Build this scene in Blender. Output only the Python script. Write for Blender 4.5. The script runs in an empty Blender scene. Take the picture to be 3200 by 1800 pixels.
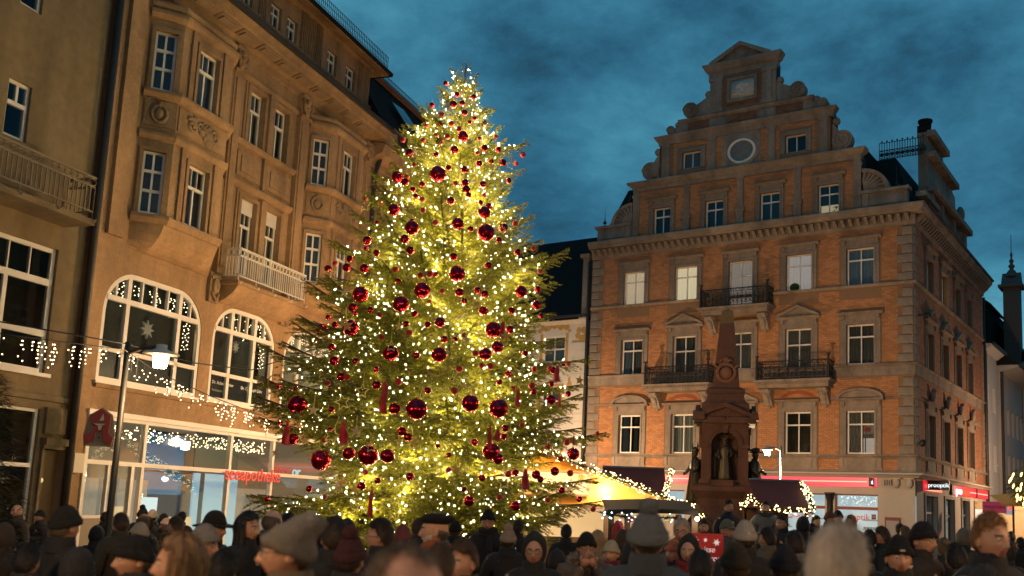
import bpy, bmesh, math, random
import numpy as np
from mathutils import Vector, Matrix, Euler
random.seed(7)
rng = np.random.default_rng(7)
SC = bpy.context.scene
COL = SC.collection
R = math.radians

# ------------------------------------------------------------------ camera
cam_d = bpy.data.cameras.new('camera')
cam = bpy.data.objects.new('camera', cam_d)
COL.objects.link(cam)
cam_d.sensor_width = 36.0
cam_d.lens = 34.76
cam_d.shift_x = -0.0844
cam_d.shift_y = 0.0750
cam_d.clip_start = 0.1
cam_d.clip_end = 2000
pitch, roll = R(8.2211), R(2.0846)
fw = Vector((0, math.cos(pitch), math.sin(pitch)))
r0 = Vector((1, 0, 0)); u0 = r0.cross(fw)
rr = math.cos(roll) * r0 + math.sin(roll) * u0
uu = -math.sin(roll) * r0 + math.cos(roll) * u0
m3 = Matrix((rr, uu, -fw)).transposed()
cam.matrix_world = Matrix.Translation((0, 0, 1.9)) @ m3.to_4x4()
cam_d.dof.use_dof = True
cam_d.dof.focus_distance = 22.0
cam_d.dof.aperture_fstop = 1.8
SC.camera = cam

# ------------------------------------------------------------------ sky
W = bpy.data.worlds.new("World"); SC.world = W; W.use_nodes = True
nt = W.node_tree; nt.nodes.clear()
def wn(t, **k):
    n = nt.nodes.new(t)
    for a, b in k.items(): setattr(n, a, b)
    return n
wo = wn('ShaderNodeOutputWorld'); bg = wn('ShaderNodeBackground')
tc = wn('ShaderNodeTexCoord'); mp = wn('ShaderNodeMapping')
mp.inputs['Scale'].default_value = (1.0, 1.0, 1.7)
mp.inputs['Location'].default_value = (6.299, 19.006, 8.366)
n1 = wn('ShaderNodeTexNoise'); n1.inputs['Scale'].default_value = 4.0; n1.inputs['Detail'].default_value = 7
n1.inputs['Roughness'].default_value = 0.63; n1.inputs['Distortion'].default_value = 0.12
n2 = wn('ShaderNodeTexNoise'); n2.inputs['Scale'].default_value = 1.25; n2.inputs['Detail'].default_value = 3
mix = wn('ShaderNodeMath', operation='MULTIPLY_ADD'); mix.inputs[1].default_value = 0.55
mul2 = wn('ShaderNodeMath', operation='MULTIPLY'); mul2.inputs[1].default_value = 0.45
cr = wn('ShaderNodeValToRGB')
el = cr.color_ramp.elements
el[0].position = 0.40; el[0].color = (0.013, 0.050, 0.086, 1)
el[1].position = 0.63; el[1].color = (0.110, 0.310, 0.395, 1)
for p, c in ((0.44, (0.017, 0.080, 0.138, 1)), (0.50, (0.028, 0.128, 0.205, 1)), (0.57, (0.046, 0.192, 0.275, 1))):
    e = el.new(p); e.color = c
nt.links.new(tc.outputs['Generated'], mp.inputs['Vector'])
nt.links.new(mp.outputs[0], n1.inputs['Vector']); nt.links.new(mp.outputs[0], n2.inputs['Vector'])
nt.links.new(n2.outputs[0], mul2.inputs[0])
nt.links.new(n1.outputs[0], mix.inputs[0]); nt.links.new(mul2.outputs[0], mix.inputs[2])
nt.links.new(mix.outputs[0], cr.inputs[0])
nt.links.new(cr.outputs[0], bg.inputs['Color'])
bg.inputs['Strength'].default_value = 1.36
nt.links.new(bg.outputs[0], wo.inputs['Surface'])

# ------------------------------------------------------------------ colour management
SC.view_settings.view_transform = 'Standard'
SC.view_settings.look = 'None'
SC.view_settings.exposure = 0.0
SC.view_settings.gamma = 1.0
SC.view_settings.use_curve_mapping = False
SC.cycles.use_denoising = True
SC.cycles.max_bounces = 6
SC.cycles.transparent_max_bounces = 12
SC.cycles.sample_clamp_indirect = 4.0
SC.cycles.sample_clamp_direct = 0.0
SC.cycles.caustics_reflective = False
SC.cycles.caustics_refractive = False

# ------------------------------------------------------------------ materials
MATS = {}
def mat(name, col, rough=0.7, metal=0.0, var=0.0, vscale=4.0, bump=0.0, bscale=40.0, emit=None, estr=1.0, island=0.0,
        objrand=0.0, spec=0.5, stain=0.0, sheen=0.0, trans=0.0, stretch=None):
    if name in MATS: return MATS[name]
    m = bpy.data.materials.new(name); m.use_nodes = True
    t = m.node_tree; b = t.nodes['Principled BSDF']
    b.inputs['Base Color'].default_value = (*col, 1)
    b.inputs['Roughness'].default_value = rough
    b.inputs['Metallic'].default_value = metal
    b.inputs['Specular IOR Level'].default_value = spec
    cur = None
    co = t.nodes.new('ShaderNodeTexCoord')
    vec = co.outputs['Object']
    if stretch:
        mpn = t.nodes.new('ShaderNodeMapping'); mpn.inputs['Scale'].default_value = stretch
        t.links.new(vec, mpn.inputs['Vector']); vec = mpn.outputs[0]
    if var or stain or island or objrand:
        hsv = t.nodes.new('ShaderNodeHueSaturation'); hsv.inputs['Color'].default_value = (*col, 1)
        acc = None
        def add(sock, lo, hi):
            nonlocal acc
            mr = t.nodes.new('ShaderNodeMapRange'); mr.inputs['To Min'].default_value = lo; mr.inputs['To Max'].default_value = hi
            t.links.new(sock, mr.inputs['Value'])
            if acc is None: acc = mr.outputs[0]
            else:
                mm = t.nodes.new('ShaderNodeMath'); mm.operation = 'MULTIPLY'
                t.links.new(acc, mm.inputs[0]); t.links.new(mr.outputs[0], mm.inputs[1]); acc = mm.outputs[0]
        if var:
            n = t.nodes.new('ShaderNodeTexNoise'); n.inputs['Scale'].default_value = vscale; n.inputs['Detail'].default_value = 9
            n.inputs['Roughness'].default_value = 0.72
            t.links.new(vec, n.inputs['Vector']); add(n.outputs[0], 1 - var * 1.6, 1 + var * 1.6)
        if stain:
            n = t.nodes.new('ShaderNodeTexNoise'); n.inputs['Scale'].default_value = 0.6; n.inputs['Detail'].default_value = 5
            mpn2 = t.nodes.new('ShaderNodeMapping'); mpn2.inputs['Scale'].default_value = (1.8, 1.8, 0.45)
            t.links.new(co.outputs['Object'], mpn2.inputs['Vector']); t.links.new(mpn2.outputs[0], n.inputs['Vector'])
            add(n.outputs[0], 1 - stain * 1.8, 1 + stain * 1.4)
        if island:
            g = t.nodes.new('ShaderNodeNewGeometry'); add(g.outputs['Random Per Island'], 1 - island, 1 + island)
        if objrand:
            g = t.nodes.new('ShaderNodeObjectInfo'); add(g.outputs['Random'], 1 - objrand, 1 + objrand)
        t.links.new(acc, hsv.inputs['Value'])
        t.links.new(hsv.outputs[0], b.inputs['Base Color'])
    if bump:
        n = t.nodes.new('ShaderNodeTexNoise'); n.inputs['Scale'].default_value = bscale; n.inputs['Detail'].default_value = 5
        t.links.new(vec, n.inputs['Vector'])
        bp = t.nodes.new('ShaderNodeBump'); bp.inputs['Strength'].default_value = bump; bp.inputs['Distance'].default_value = 0.02
        t.links.new(n.outputs[0], bp.inputs['Height']); t.links.new(bp.outputs[0], b.inputs['Normal'])
    if emit:
        b.inputs['Emission Color'].default_value = (*emit, 1); b.inputs['Emission Strength'].default_value = estr
    if sheen and False: b.inputs['Sheen Weight'].default_value = sheen
    if trans:
        tr = t.nodes.new('ShaderNodeBsdfTranslucent'); tr.inputs['Color'].default_value = (*col, 1)
        ms = t.nodes.new('ShaderNodeMixShader'); ms.inputs[0].default_value = trans
        out = t.nodes['Material Output']
        t.links.new(b.outputs[0], ms.inputs[1]); t.links.new(tr.outputs[0], ms.inputs[2]); t.links.new(ms.outputs[0], out.inputs['Surface'])
    MATS[name] = m
    return m
def glass_mat(name, tint, refl=0.8, rough=0.03):
    if name in MATS: return MATS[name]
    m = bpy.data.materials.new(name); m.use_nodes = True
    t = m.node_tree; t.nodes.clear()
    o = t.nodes.new('ShaderNodeOutputMaterial'); mx = t.nodes.new('ShaderNodeMixShader')
    tr = t.nodes.new('ShaderNodeBsdfTransparent'); tr.inputs['Color'].default_value = (*tint, 1)
    gl = t.nodes.new('ShaderNodeBsdfGlossy'); gl.inputs['Roughness'].default_value = rough
    gl.inputs['Color'].default_value = (0.9, 0.93, 0.95, 1)
    fr = t.nodes.new('ShaderNodeFresnel'); fr.inputs['IOR'].default_value = 1.5
    ge = t.nodes.new('ShaderNodeNewGeometry'); mr = t.nodes.new('ShaderNodeMapRange')      # same reflectance seen from either face
    mr.inputs['To Min'].default_value = 1.5; mr.inputs['To Max'].default_value = 1/1.5
    t.links.new(ge.outputs['Backfacing'], mr.inputs['Value']); t.links.new(mr.outputs[0], fr.inputs['IOR'])
    ad = t.nodes.new('ShaderNodeMath'); ad.operation = 'ADD'; ad.inputs[1].default_value = 0.0; ad.use_clamp = True; sc = t.nodes.new('ShaderNodeMath'); sc.operation = 'MULTIPLY'; sc.inputs[1].default_value = refl
    no = t.nodes.new('ShaderNodeTexNoise'); no.inputs['Scale'].default_value = 1.3
    bp = t.nodes.new('ShaderNodeBump'); bp.inputs['Strength'].default_value = 0.04; bp.inputs['Distance'].default_value = 0.05
    t.links.new(no.outputs[0], bp.inputs['Height']); t.links.new(bp.outputs[0], gl.inputs['Normal'])
    t.links.new(fr.outputs[0], sc.inputs[0]); t.links.new(sc.outputs[0], ad.inputs[0]); t.links.new(ad.outputs[0], mx.inputs[0])
    t.links.new(tr.outputs[0], mx.inputs[1]); t.links.new(gl.outputs[0], mx.inputs[2]); t.links.new(mx.outputs[0], o.inputs['Surface'])
    MATS[name] = m
    return m
def emit_mat(name, col, s, sample=True):
    if name in MATS: return MATS[name]
    m = bpy.data.materials.new(name); m.use_nodes = True
    t = m.node_tree; t.nodes.clear()
    o = t.nodes.new('ShaderNodeOutputMaterial'); e = t.nodes.new('ShaderNodeEmission')
    e.inputs['Color'].default_value = (*col, 1); e.inputs['Strength'].default_value = s
    t.links.new(e.outputs[0], o.inputs['Surface'])
    if not sample: m.cycles.emission_sampling = 'NONE'
    MATS[name] = m
    return m

M_TRIM = mat('grey_sandstone', (0.245, 0.19, 0.15), 0.9, var=0.36, vscale=4.0, bump=0.8, bscale=14, stain=0.5)
M_BRICK = mat('orange_brick', (0.40, 0.178, 0.075), 0.85, var=0.16, vscale=2.2, bump=0.3, bscale=60, island=0.12, objrand=0.14, stain=0.16)
M_BRICKD = mat('orange_brick_mass', (0.40, 0.178, 0.075), 0.85, var=0.16, vscale=2.2, bump=0.3, bscale=60, island=0.2, stain=0.16)
M_MORTAR = mat('mortar', (0.22, 0.125, 0.07), 0.95, var=0.1)
M_REDBRICK = mat('red_brick', (0.26, 0.075, 0.04), 0.85, var=0.15, island=0.2)
M_DARKBRICK = mat('dark_red_brick', (0.20, 0.085, 0.045), 0.85, var=0.15, island=0.25)
M_SAND = mat('ochre_sandstone', (0.325, 0.20, 0.106), 0.92, var=0.34, vscale=5.5, bump=0.9, bscale=22, stain=0.5)
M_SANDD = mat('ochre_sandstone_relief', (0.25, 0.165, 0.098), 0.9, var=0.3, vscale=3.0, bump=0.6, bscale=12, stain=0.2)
M_RENDER = mat('dull_ochre_render', (0.20, 0.145, 0.080), 0.92, var=0.25, vscale=5, bump=0.5, bscale=30, stain=0.4)
M_WHITE = mat('white_paint', (0.70, 0.66, 0.62), 0.5, var=0.05, vscale=5, bump=0.05)
M_DARKROOM = mat('dark_room', (0.018, 0.020, 0.022), 0.9)
M_IRON = mat('black_iron', (0.018, 0.017, 0.017), 0.5, metal=0.3, var=0.2)
M_WIRON = mat('white_iron', (0.62, 0.58, 0.53), 0.5, var=0.08)
M_SLATE = mat('dark_slate', (0.012, 0.011, 0.011), 0.9, spec=0.12, var=0.25, vscale=6, bump=0.3)
M_GLASS = glass_mat('window_glass', (0.75, 0.8, 0.82))
M_SHOPGLASS = glass_mat('shop_glass', (0.9, 0.92, 0.92), refl=1.3)
M_CURT = mat('grey_curtain', (0.20, 0.19, 0.175), 0.9, var=0.1)
M_NET = mat('net_curtain', (0.42, 0.39, 0.35), 0.95, var=0.08)
M_COPPER = mat('dark_gutter', (0.05, 0.045, 0.04), 0.55, metal=0.4, var=0.2)
M_PORPH = mat('red_sandstone', (0.072, 0.033, 0.026), 0.9, var=0.4, vscale=4, bump=0.8, bscale=14, stain=0.5)
M_BRONZE = mat('bronze', (0.055, 0.048, 0.034), 0.5, metal=0.55, var=0.3, vscale=5, bump=0.3, bscale=20)
M_WHOUSE = mat('white_plaster', (0.62, 0.56, 0.50), 0.9, var=0.06, vscale=1.5, bump=0.15, stain=0.1)
M_OCHREPAINT = mat('ochre_mural_paint', (0.45, 0.27, 0.09), 0.9, var=0.2, vscale=5)

# ------------------------------------------------------------------ mesh builder
class MB:
    def __init__(s, M=None):
        s.v = []; s.f = []; s.mi = []; s.M = M or Matrix.Identity(4); s.cur = 0
    def _add(s, pts, faces):
        o = len(s.v)
        for p in pts:
            q = s.M @ Vector(p); s.v.append((q.x, q.y, q.z))
        for f in faces:
            s.f.append([i + o for i in f]); s.mi.append(s.cur)
    def box(s, x0, x1, y0, y1, z0, z1):
        s._add([(x0,y0,z0),(x1,y0,z0),(x1,y1,z0),(x0,y1,z0),(x0,y0,z1),(x1,y0,z1),(x1,y1,z1),(x0,y1,z1)],
               [(0,3,2,1),(4,5,6,7),(0,1,5,4),(1,2,6,5),(2,3,7,6),(3,0,4,7)])
        return s
    def chamfer(s, x0, x1, y0, y1, z0, z1, c):
        # box whose front (-y) edges are chamfered
        s._add([(x0,y1,z0),(x1,y1,z0),(x1,y1,z1),(x0,y1,z1),(x0,y0+c,z0),(x1,y0+c,z0),(x1,y0+c,z1),(x0,y0+c,z1),
                (x0+c,y0,z0+c),(x1-c,y0,z0+c),(x1-c,y0,z1-c),(x0+c,y0,z1-c)],
               [(0,1,5,4),(1,2,6,5),(2,3,7,6),(3,0,4,7),(4,5,9,8),(5,6,10,9),(6,7,11,10),(7,4,8,11),(8,9,10,11),(3,2,1,0)])
        return s
    def quad(s, a, b, c, d): s._add([a, b, c, d], [(0, 1, 2, 3)]); return s
    def tri(s, a, b, c): s._add([a, b, c], [(0, 1, 2)]); return s
    def ext_x(s, prof, x0, x1):       # profile of (y,z) points swept along x
        n = len(prof)
        s._add([(x0, y, z) for y, z in prof] + [(x1, y, z) for y, z in prof],
               [(i, (i + 1) % n, n + (i + 1) % n, n + i) for i in range(n)] + [tuple(range(n))[::-1], tuple(range(n, 2 * n))])
        return s
    def ext_y(s, poly, y0, y1):       # outline of (x,z) points extruded along y
        n = len(poly)
        s._add([(x, y0, z) for x, z in poly] + [(x, y1, z) for x, z in poly],
               [(i, n + i, n + (i + 1) % n, (i + 1) % n) for i in range(n)] + [tuple(range(n)), tuple(range(n, 2 * n))[::-1]])
        return s
    def ext_z(s, poly, z0, z1):
        n = len(poly)
        s._add([(x, y, z0) for x, y in poly] + [(x, y, z1) for x, y in poly],
               [(i, (i + 1) % n, n + (i + 1) % n, n + i) for i in range(n)] + [tuple(range(n))[::-1], tuple(range(n, 2 * n))])
        return s
    def rings(s, rs, closed=True, caps=True):   # loft through rings of equal length
        n = len(rs[0]); pts = [p for r in rs for p in r]; fs = []
        for k in range(len(rs) - 1):
            for i in range(n if closed else n - 1):
                j = (i + 1) % n
                fs.append((k*n+i, k*n+j, (k+1)*n+j, (k+1)*n+i))
        if caps and closed:
            fs.append(tuple(range(n))[::-1]); fs.append(tuple(range((len(rs)-1)*n, len(rs)*n)))
        s._add(pts, fs); return s
    def tube(s, pts, r, n=6, caps=True):
        pts = [Vector(p) for p in pts]; rs = []
        rad = r if isinstance(r, (list, tuple)) else [r] * len(pts)
        prev = None
        for i, p in enumerate(pts):
            d = (pts[min(i+1, len(pts)-1)] - pts[max(i-1, 0)])
            if d.length < 1e-9: d = Vector((0, 0, 1))
            d.normalize()
            if prev is None:
                a = Vector((0, 0, 1)) if abs(d.z) < 0.9 else Vector((1, 0, 0))
                x = d.cross(a).normalized()
            else:
                x = (prev - d * prev.dot(d))
                x = x.normalized() if x.length > 1e-6 else d.orthogonal().normalized()
            prev = x; y = d.cross(x)
            rs.append([tuple(p + (x * math.cos(t) + y * math.sin(t)) * rad[i]) for t in [2*math.pi*k/n for k in range(n)]])
        return s.rings(rs, caps=caps)
    def lathe(s, prof, c=(0, 0, 0), n=16):
        return s.rings([[(c[0] + r*math.cos(2*math.pi*k/n), c[1] + r*math.sin(2*math.pi*k/n), c[2] + z) for k in range(n)] for r, z in prof])
    def ball(s, c, r, nu=12, nv=8, sc=(1, 1, 1)):
        prof = []
        rs = []
        for j in range(nv + 1):
            a = -math.pi/2 + math.pi*j/nv
            q = max(math.cos(a), 0.002)
            rs.append([(c[0]+r*sc[0]*q*math.cos(2*math.pi*k/nu), c[1]+r*sc[1]*q*math.sin(2*math.pi*k/nu), c[2]+r*sc[2]*math.sin(a)) for k in range(nu)])
        return s.rings(rs)
    def mesh(s, name, mats=(), smooth=False, sharp=None):
        me = bpy.data.meshes.new(name); me.from_pydata(s.v, [], s.f)
        for m in (mats if isinstance(mats, (list, tuple)) else [mats]): me.materials.append(m)
        if len(set(s.mi)) > 1: me.polygons.foreach_set('material_index', s.mi)
        if smooth: me.polygons.foreach_set('use_smooth', [True] * len(s.f))
        me.update()
        if sharp is not None:
            try: me.set_sharp_from_angle(angle=R(sharp))
            except Exception: pass
        return me
def place(name, me, parent=None, loc=(0, 0, 0), rot=(0, 0, 0), scale=None, label=None, cat=None, group=None, kind=None):
    o = bpy.data.objects.new(name, me); COL.objects.link(o)
    o.location = loc; o.rotation_euler = rot
    if scale is not None: o.scale = scale if isinstance(scale, (tuple, list)) else (scale,) * 3
    if parent: o.parent = parent
    if label: o['label'] = label
    if cat: o['category'] = cat
    if group: o['group'] = group
    if kind: o['kind'] = kind
    return o
def thing(name, label, cat, loc=(0, 0, 0), rz=0.0, group=None):
    return place(name, None, None, loc, (0, 0, rz), None, label, cat, group)
def set_mat(o, slot, m):
    o.material_slots[slot].link = 'OBJECT'; o.material_slots[slot].material = m
def text(name, body, size, m, parent, loc, rot, ext=0.01, align='LEFT', shear=0.0, sx=1.0, label=None):
    c = bpy.data.curves.new(name, 'FONT'); c.body = body; c.size = size; c.extrude = ext; c.align_x = align; c.shear = shear
    c.materials.append(m)
    o = bpy.data.objects.new(name, c); COL.objects.link(o); o.parent = parent; o.location = loc; o.rotation_euler = rot
    o.scale = (sx, 1, 1)
    if label: o['label'] = label
    return o
def place_split(name, mb, mats, parent, gap=0.012, kind=None, smooth=False):
    """one object for every group of touching solids in the builder"""
    n = len(mb.v); par = list(range(n))
    def find(a):
        while par[a] != a: par[a] = par[par[a]]; a = par[a]
        return a
    for f in mb.f:
        r_ = find(f[0])
        for i in f[1:]: par[find(i)] = r_
    V = np.array(mb.v); roots = np.array([find(i) for i in range(n)]); ids = np.unique(roots)
    bx = [(V[roots == i].min(0) - gap, V[roots == i].max(0) + gap) for i in ids]
    cl = list(range(len(ids)))
    def fc(a):
        while cl[a] != a: cl[a] = cl[cl[a]]; a = cl[a]
        return a
    for i in range(len(ids)):
        for j in range(i):
            if (bx[i][0] <= bx[j][1]).all() and (bx[j][0] <= bx[i][1]).all(): cl[fc(i)] = fc(j)
    lut = {r_: fc(k) for k, r_ in enumerate(ids)}
    by = {}
    for f, m_ in zip(mb.f, mb.mi): by.setdefault(lut[roots[f[0]]], []).append((f, m_))
    for k, fs in by.items():
        used = sorted({i for f, _ in fs for i in f}); ix = {i: q for q, i in enumerate(used)}
        b = MB(); b.v = [mb.v[i] for i in used]; b.f = [[ix[i] for i in f] for f, _ in fs]; b.mi = [m_ for _, m_ in fs]
        place(name, b.mesh(name, mats, smooth), parent, kind=kind)
FRONT = (R(90), 0, 0)      # text standing on a facade that faces local -y
def point_light(name, parent, loc, energy, col, rad=0.1):
    l = bpy.data.lights.new(name, 'POINT'); l.energy = energy; l.color = col; l.shadow_soft_size = rad
    o = bpy.data.objects.new(name, l); COL.objects.link(o); o.parent = parent; o.location = loc
    return o
# facade wall with openings: front plane y=0, outside towards -y, holes = (u0,u1,z0,z1[,arch radius])
def wall(mb, u0, u1, z0, z1, holes=(), depth=0.3, y=0.0):
    us = sorted({u0, u1, *[h[0] for h in holes], *[h[1] for h in holes]}); us = [u for u in us if u0 <= u <= u1]
    zs = sorted({z0, z1, *[h[2] for h in holes], *[h[3] for h in holes]}); zs = [z for z in zs if z0 <= z <= z1]
    for a, b in zip(us, us[1:]):
        for c, d in zip(zs, zs[1:]):
            mu, mz = (a+b)/2, (c+d)/2
            if any(h[0] < mu < h[1] and h[2] < mz < h[3] for h in holes): continue
            mb.quad((a,y,c),(b,y,c),(b,y,d),(a,y,d))
    for h in holes:
        a, b, c, d = h[:4]
        r = h[4] if len(h) > 4 else 0
        if r:
            n = 8
            L = [(a + r - r*math.sin(t), d - r + r*math.cos(t)) for t in [math.pi/2*(1 - k/n) for k in range(n+1)]]
            Rr = [(a + b - x, z) for x, z in L][::-1]
            for pts, cx in ((L, a), (Rr, b)):
                for p, q in zip(pts, pts[1:]): mb.tri((p[0],y,p[1]), (q[0],y,q[1]), (cx,y,d))
            path = [(a, c)] + L + Rr + [(b, c)]
        else: path = [(a, c), (a, d), (b, d), (b, c)]
        path = path + [path[0]]
        for p, q in zip(path, path[1:]):
            mb.quad((p[0],y,p[1]), (p[0],y+depth,p[1]), (q[0],y+depth,q[1]), (q[0],y,q[1]))
# windows ---------------------------------------------------------------
_win = {}
def window(parent, M, w, h, rows, fr=0.075, bar=0.05, curtain=None, cm=None, glass=None, fm=None, name='window', thin=0.03, depth=0.07):
    """rows: list of (height share, columns) from the bottom; M places the opening's bottom-left corner, y going inwards.
       window (frame) > pane..., curtain"""
    key = (round(w, 2), round(h, 2), tuple(rows), fr, bar, thin)
    if key not in _win:
        mb = MB(); d = depth
        mb.box(0, fr, 0, d, 0, h); mb.box(w-fr, w, 0, d, 0, h); mb.box(fr, w-fr, 0, d, 0, fr); mb.box(fr, w-fr, 0, d, h-fr, h)
        iz0, iz1 = fr, h-fr; H = iz1-iz0; z = iz0; panes = []
        for k, (sh, nc) in enumerate(rows):
            z2 = z + H*sh
            if k < len(rows)-1: mb.box(fr, w-fr, -0.015, d, z2-bar*0.7, z2+bar*0.7)
            zt = z2 - (bar*0.7 if k < len(rows)-1 else 0); zb = z + (bar*0.7 if k else 0)
            cw = (w-2*fr)/nc
            b2 = bar if nc == 2 else thin
            for c in range(1, nc): mb.box(fr+c*cw-b2/2, fr+c*cw+b2/2, 0.003, d-0.003, zb, zt)
            for c in range(nc):
                a = fr + c*cw + (b2/2 if c else 0); b = fr + (c+1)*cw - (b2/2 if c < nc-1 else 0)
                pm = MB(); pm.box(a, b, d*0.45, d*0.45+0.008, zb, zt); panes.append(pm.mesh('pane', M_GLASS))
            z = z2
        me = mb.mesh(name, M_WHITE)
        cme = None
        cb = MB(); n = max(8, int(w/0.05))
        top = [(x*w/n, 0.16 + 0.028*math.sin(x*1.9) + 0.012*math.sin(x*0.7)) for x in range(n+1)]
        for (a, ya), (b, yb) in zip(top, top[1:]): cb.quad((a,ya,0.02),(b,yb,0.02),(b,yb,h-0.02),(a,ya,h-0.02))
        cme = cb.mesh('curtain', M_CURT, smooth=True)
        _win[key] = (me, panes, cme)
    me, panes, cme = _win[key]
    o = place(name, me, parent); o.matrix_local = M
    if fm: set_mat(o, 0, fm)
    for p in panes:
        q = place('pane', p, o)
        q.location = (0, random.uniform(-0.002, 0.002), 0); q.rotation_euler = (random.uniform(-.002, .002), 0, random.uniform(-.002, .002))
        if glass: set_mat(q, 0, glass)
    if curtain:
        q = place('curtain', cme, o); set_mat(q, 0, cm or M_CURT)
    return o
def T(x, y, z, rz=0.0): return Matrix.Translation((x, y, z)) @ Matrix.Rotation(rz, 4, 'Z')
def poly_offset(pts, d):
    """open polyline in plan (points along the facade, outside on the right-hand -y side) pushed outwards by d"""
    out = []
    for i, p in enumerate(pts):
        p = Vector(p)
        ns = []
        if i > 0: t = (p - Vector(pts[i-1])).normalized(); ns.append(Vector((t.y, -t.x)))
        if i < len(pts)-1: t = (Vector(pts[i+1]) - p).normalized(); ns.append(Vector((t.y, -t.x)))
        n = sum(ns, Vector((0, 0)))
        n = n / n.length
        c = n.dot(ns[0])
        q = p + n * d / c
        if i in (0, len(pts)-1): q = Vector((p.x, p.y)) + Vector((0, 0)) + (ns[0]*d)
        out.append((q.x, q.y))
    return out
def ledge(mb, pts, prof):
    """moulding swept along a plan polyline: prof = list of (out, z), closed against the wall"""
    rings_ = []
    offs = [poly_offset(pts, o) for o, z in prof]
    for i in range(len(pts)):
        rings_.append([(offs[k][i][0], offs[k][i][1], prof[k][1]) for k in range(len(prof))])
    mb.rings(rings_, closed=True, caps=True)
def pieces(name, me, parent, locs, rots=None):
    for i, l in enumerate(locs):
        place(name, me, parent, l, rots[i] if rots else (0, 0, 0))
# --------------------------------------------------------------- ground
g = MB(); g.quad((-400,-60,0),(400,-60,0),(400,700,0),(-400,700,0))
M_GROUND = mat('cobble_ground', (0.075, 0.068, 0.06), 0.6, var=0.2, vscale=8, bump=0.6, bscale=9)
place('ground', g.mesh('ground', M_GROUND), kind='structure')
# ================================================================== brick corner building
WB = 17.44
BB = thing('brick_building', 'tall orange brick corner building with stepped stone gable and iron balconies', 'building',
           (-0.5034, 53.6057, 0), math.atan2(-0.52084, 0.85366))
SIDE = Matrix.Translation((WB, 0, 0)) @ Matrix.Rotation(R(90), 4, 'Z')    # facade coordinates of the side street wall
SD = 17.0
bays = [2.66, 5.77, 8.85, 11.93, 14.97]
W1 = [(c-.66, c+.66, 4.80, 6.82) for c in bays]
W2 = [(bays[0]-.66, bays[0]+.66, 8.97, 10.88), (bays[1]-.66, bays[1]+.66, 8.32, 10.90), (bays[2]-.66, bays[2]+.66, 9.0, 10.9),
      (bays[3]-.66, bays[3]+.66, 8.32, 10.90), (bays[4]-.66, bays[4]+.66, 9.0, 10.92)]
W3 = [(c-.66, c+.66, 12.78, 14.62) for c in bays]; W3[2] = (bays[2]-.66, bays[2]+.66, 12.12, 14.6)
gx = [4.26, 7.32, 10.38, 13.41]
W4 = [(c-.53, c+.53, 16.42, 18.0) for c in gx]
W5 = [(5.38, 6.49, 19.95, 20.88), (11.16, 12.27, 19.92, 20.84)]
SW = [(1.5,3.5),(4.0,6.0),(6.4,8.4),(8.85,10.85),(11.3,13.3),(13.78,15.77)]
W0 = [(a, b, 0.35, 2.94) for a, b in SW]
side_c = [3.05, 6.35, 9.6, 12.75]
S1 = [(c-.75, c+.75, 4.85, 6.85) for c in side_c]
S2 = [(c-.7, c+.7, 9.0, 10.85) for c in side_c]
S3 = [(c-.75, c+.75, 12.85, 14.5) for c in side_c]
S0 = [(1.6,4.0,0.3,3.0), (5.7,7.8,0.05,2.95), (9.7,11.7,0.3,2.98), (13.2,15.2,0.3,2.9)]
# mortar wall behind the bricks
mb = MB(); wall(mb, 0, WB, 3.95, 16.4, W1+W2+W3, 0.32)
wall(mb, 2.47, 15.03, 16.4, 19.5, W4, 0.3); wall(mb, 4.0, 13.6, 19.5, 21.9, W5, 0.3)
wall(mb, 5.2, 12.6, 21.9, 22.7); wall(mb, 6.95, 10.65, 22.7, 25.0)
mb.M = SIDE; wall(mb, 0, SD, 3.95, 16.4, S1+S2+S3, 0.32)
place('wall', mb.mesh('wall', M_MORTAR), BB)
# ground floor render
mb = MB(); wall(mb, 0, WB, 0, 3.95, W0, 0.3, y=-0.04); mb.M = SIDE; wall(mb, 0, SD, 0, 3.95, S0, 0.3, y=-0.04)
M_SHOPSTONE = mat('shop_front_plaster', (0.42, 0.36, 0.31), 0.85, var=0.05, bump=0.2, bscale=40, stain=0.08)
place('shop_front', mb.mesh('shop_front', M_SHOPSTONE), BB)
# back volume, gable backs
mb = MB(); mb.box(0.02, WB-0.75, 0.75, SD, 3.5, 16.3); mb.box(2.6, 14.9, 0.6, 1.2, 16.3, 19.4); mb.box(4.1, 13.5, 0.6, 1.2, 19.4, 21.8)
mb.box(5.25, 12.55, 0.1, 0.7, 21.8, 22.7); mb.box(7.0, 10.6, 0.1, 0.7, 22.7, 25.0)
mb.box(0.0, 0.02, 0.05, SD, 0, 16.3); mb.box(0.02, WB-.1, SD-.1, SD, 0, 16.3)
mb.box(0, 2.45, .35, .75, 3.9, 16.4) ; mb.box(2.47,2.6,0,0.6,16.4,19.5); mb.box(14.9,15.03,0,.6,16.4,19.5); mb.box(4.0,4.1,0,.6,19.5,21.9); mb.box(13.5,13.6,0,.6,19.5,21.9)
place('interior', mb.mesh('interior', M_DARKROOM), BB)
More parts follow.
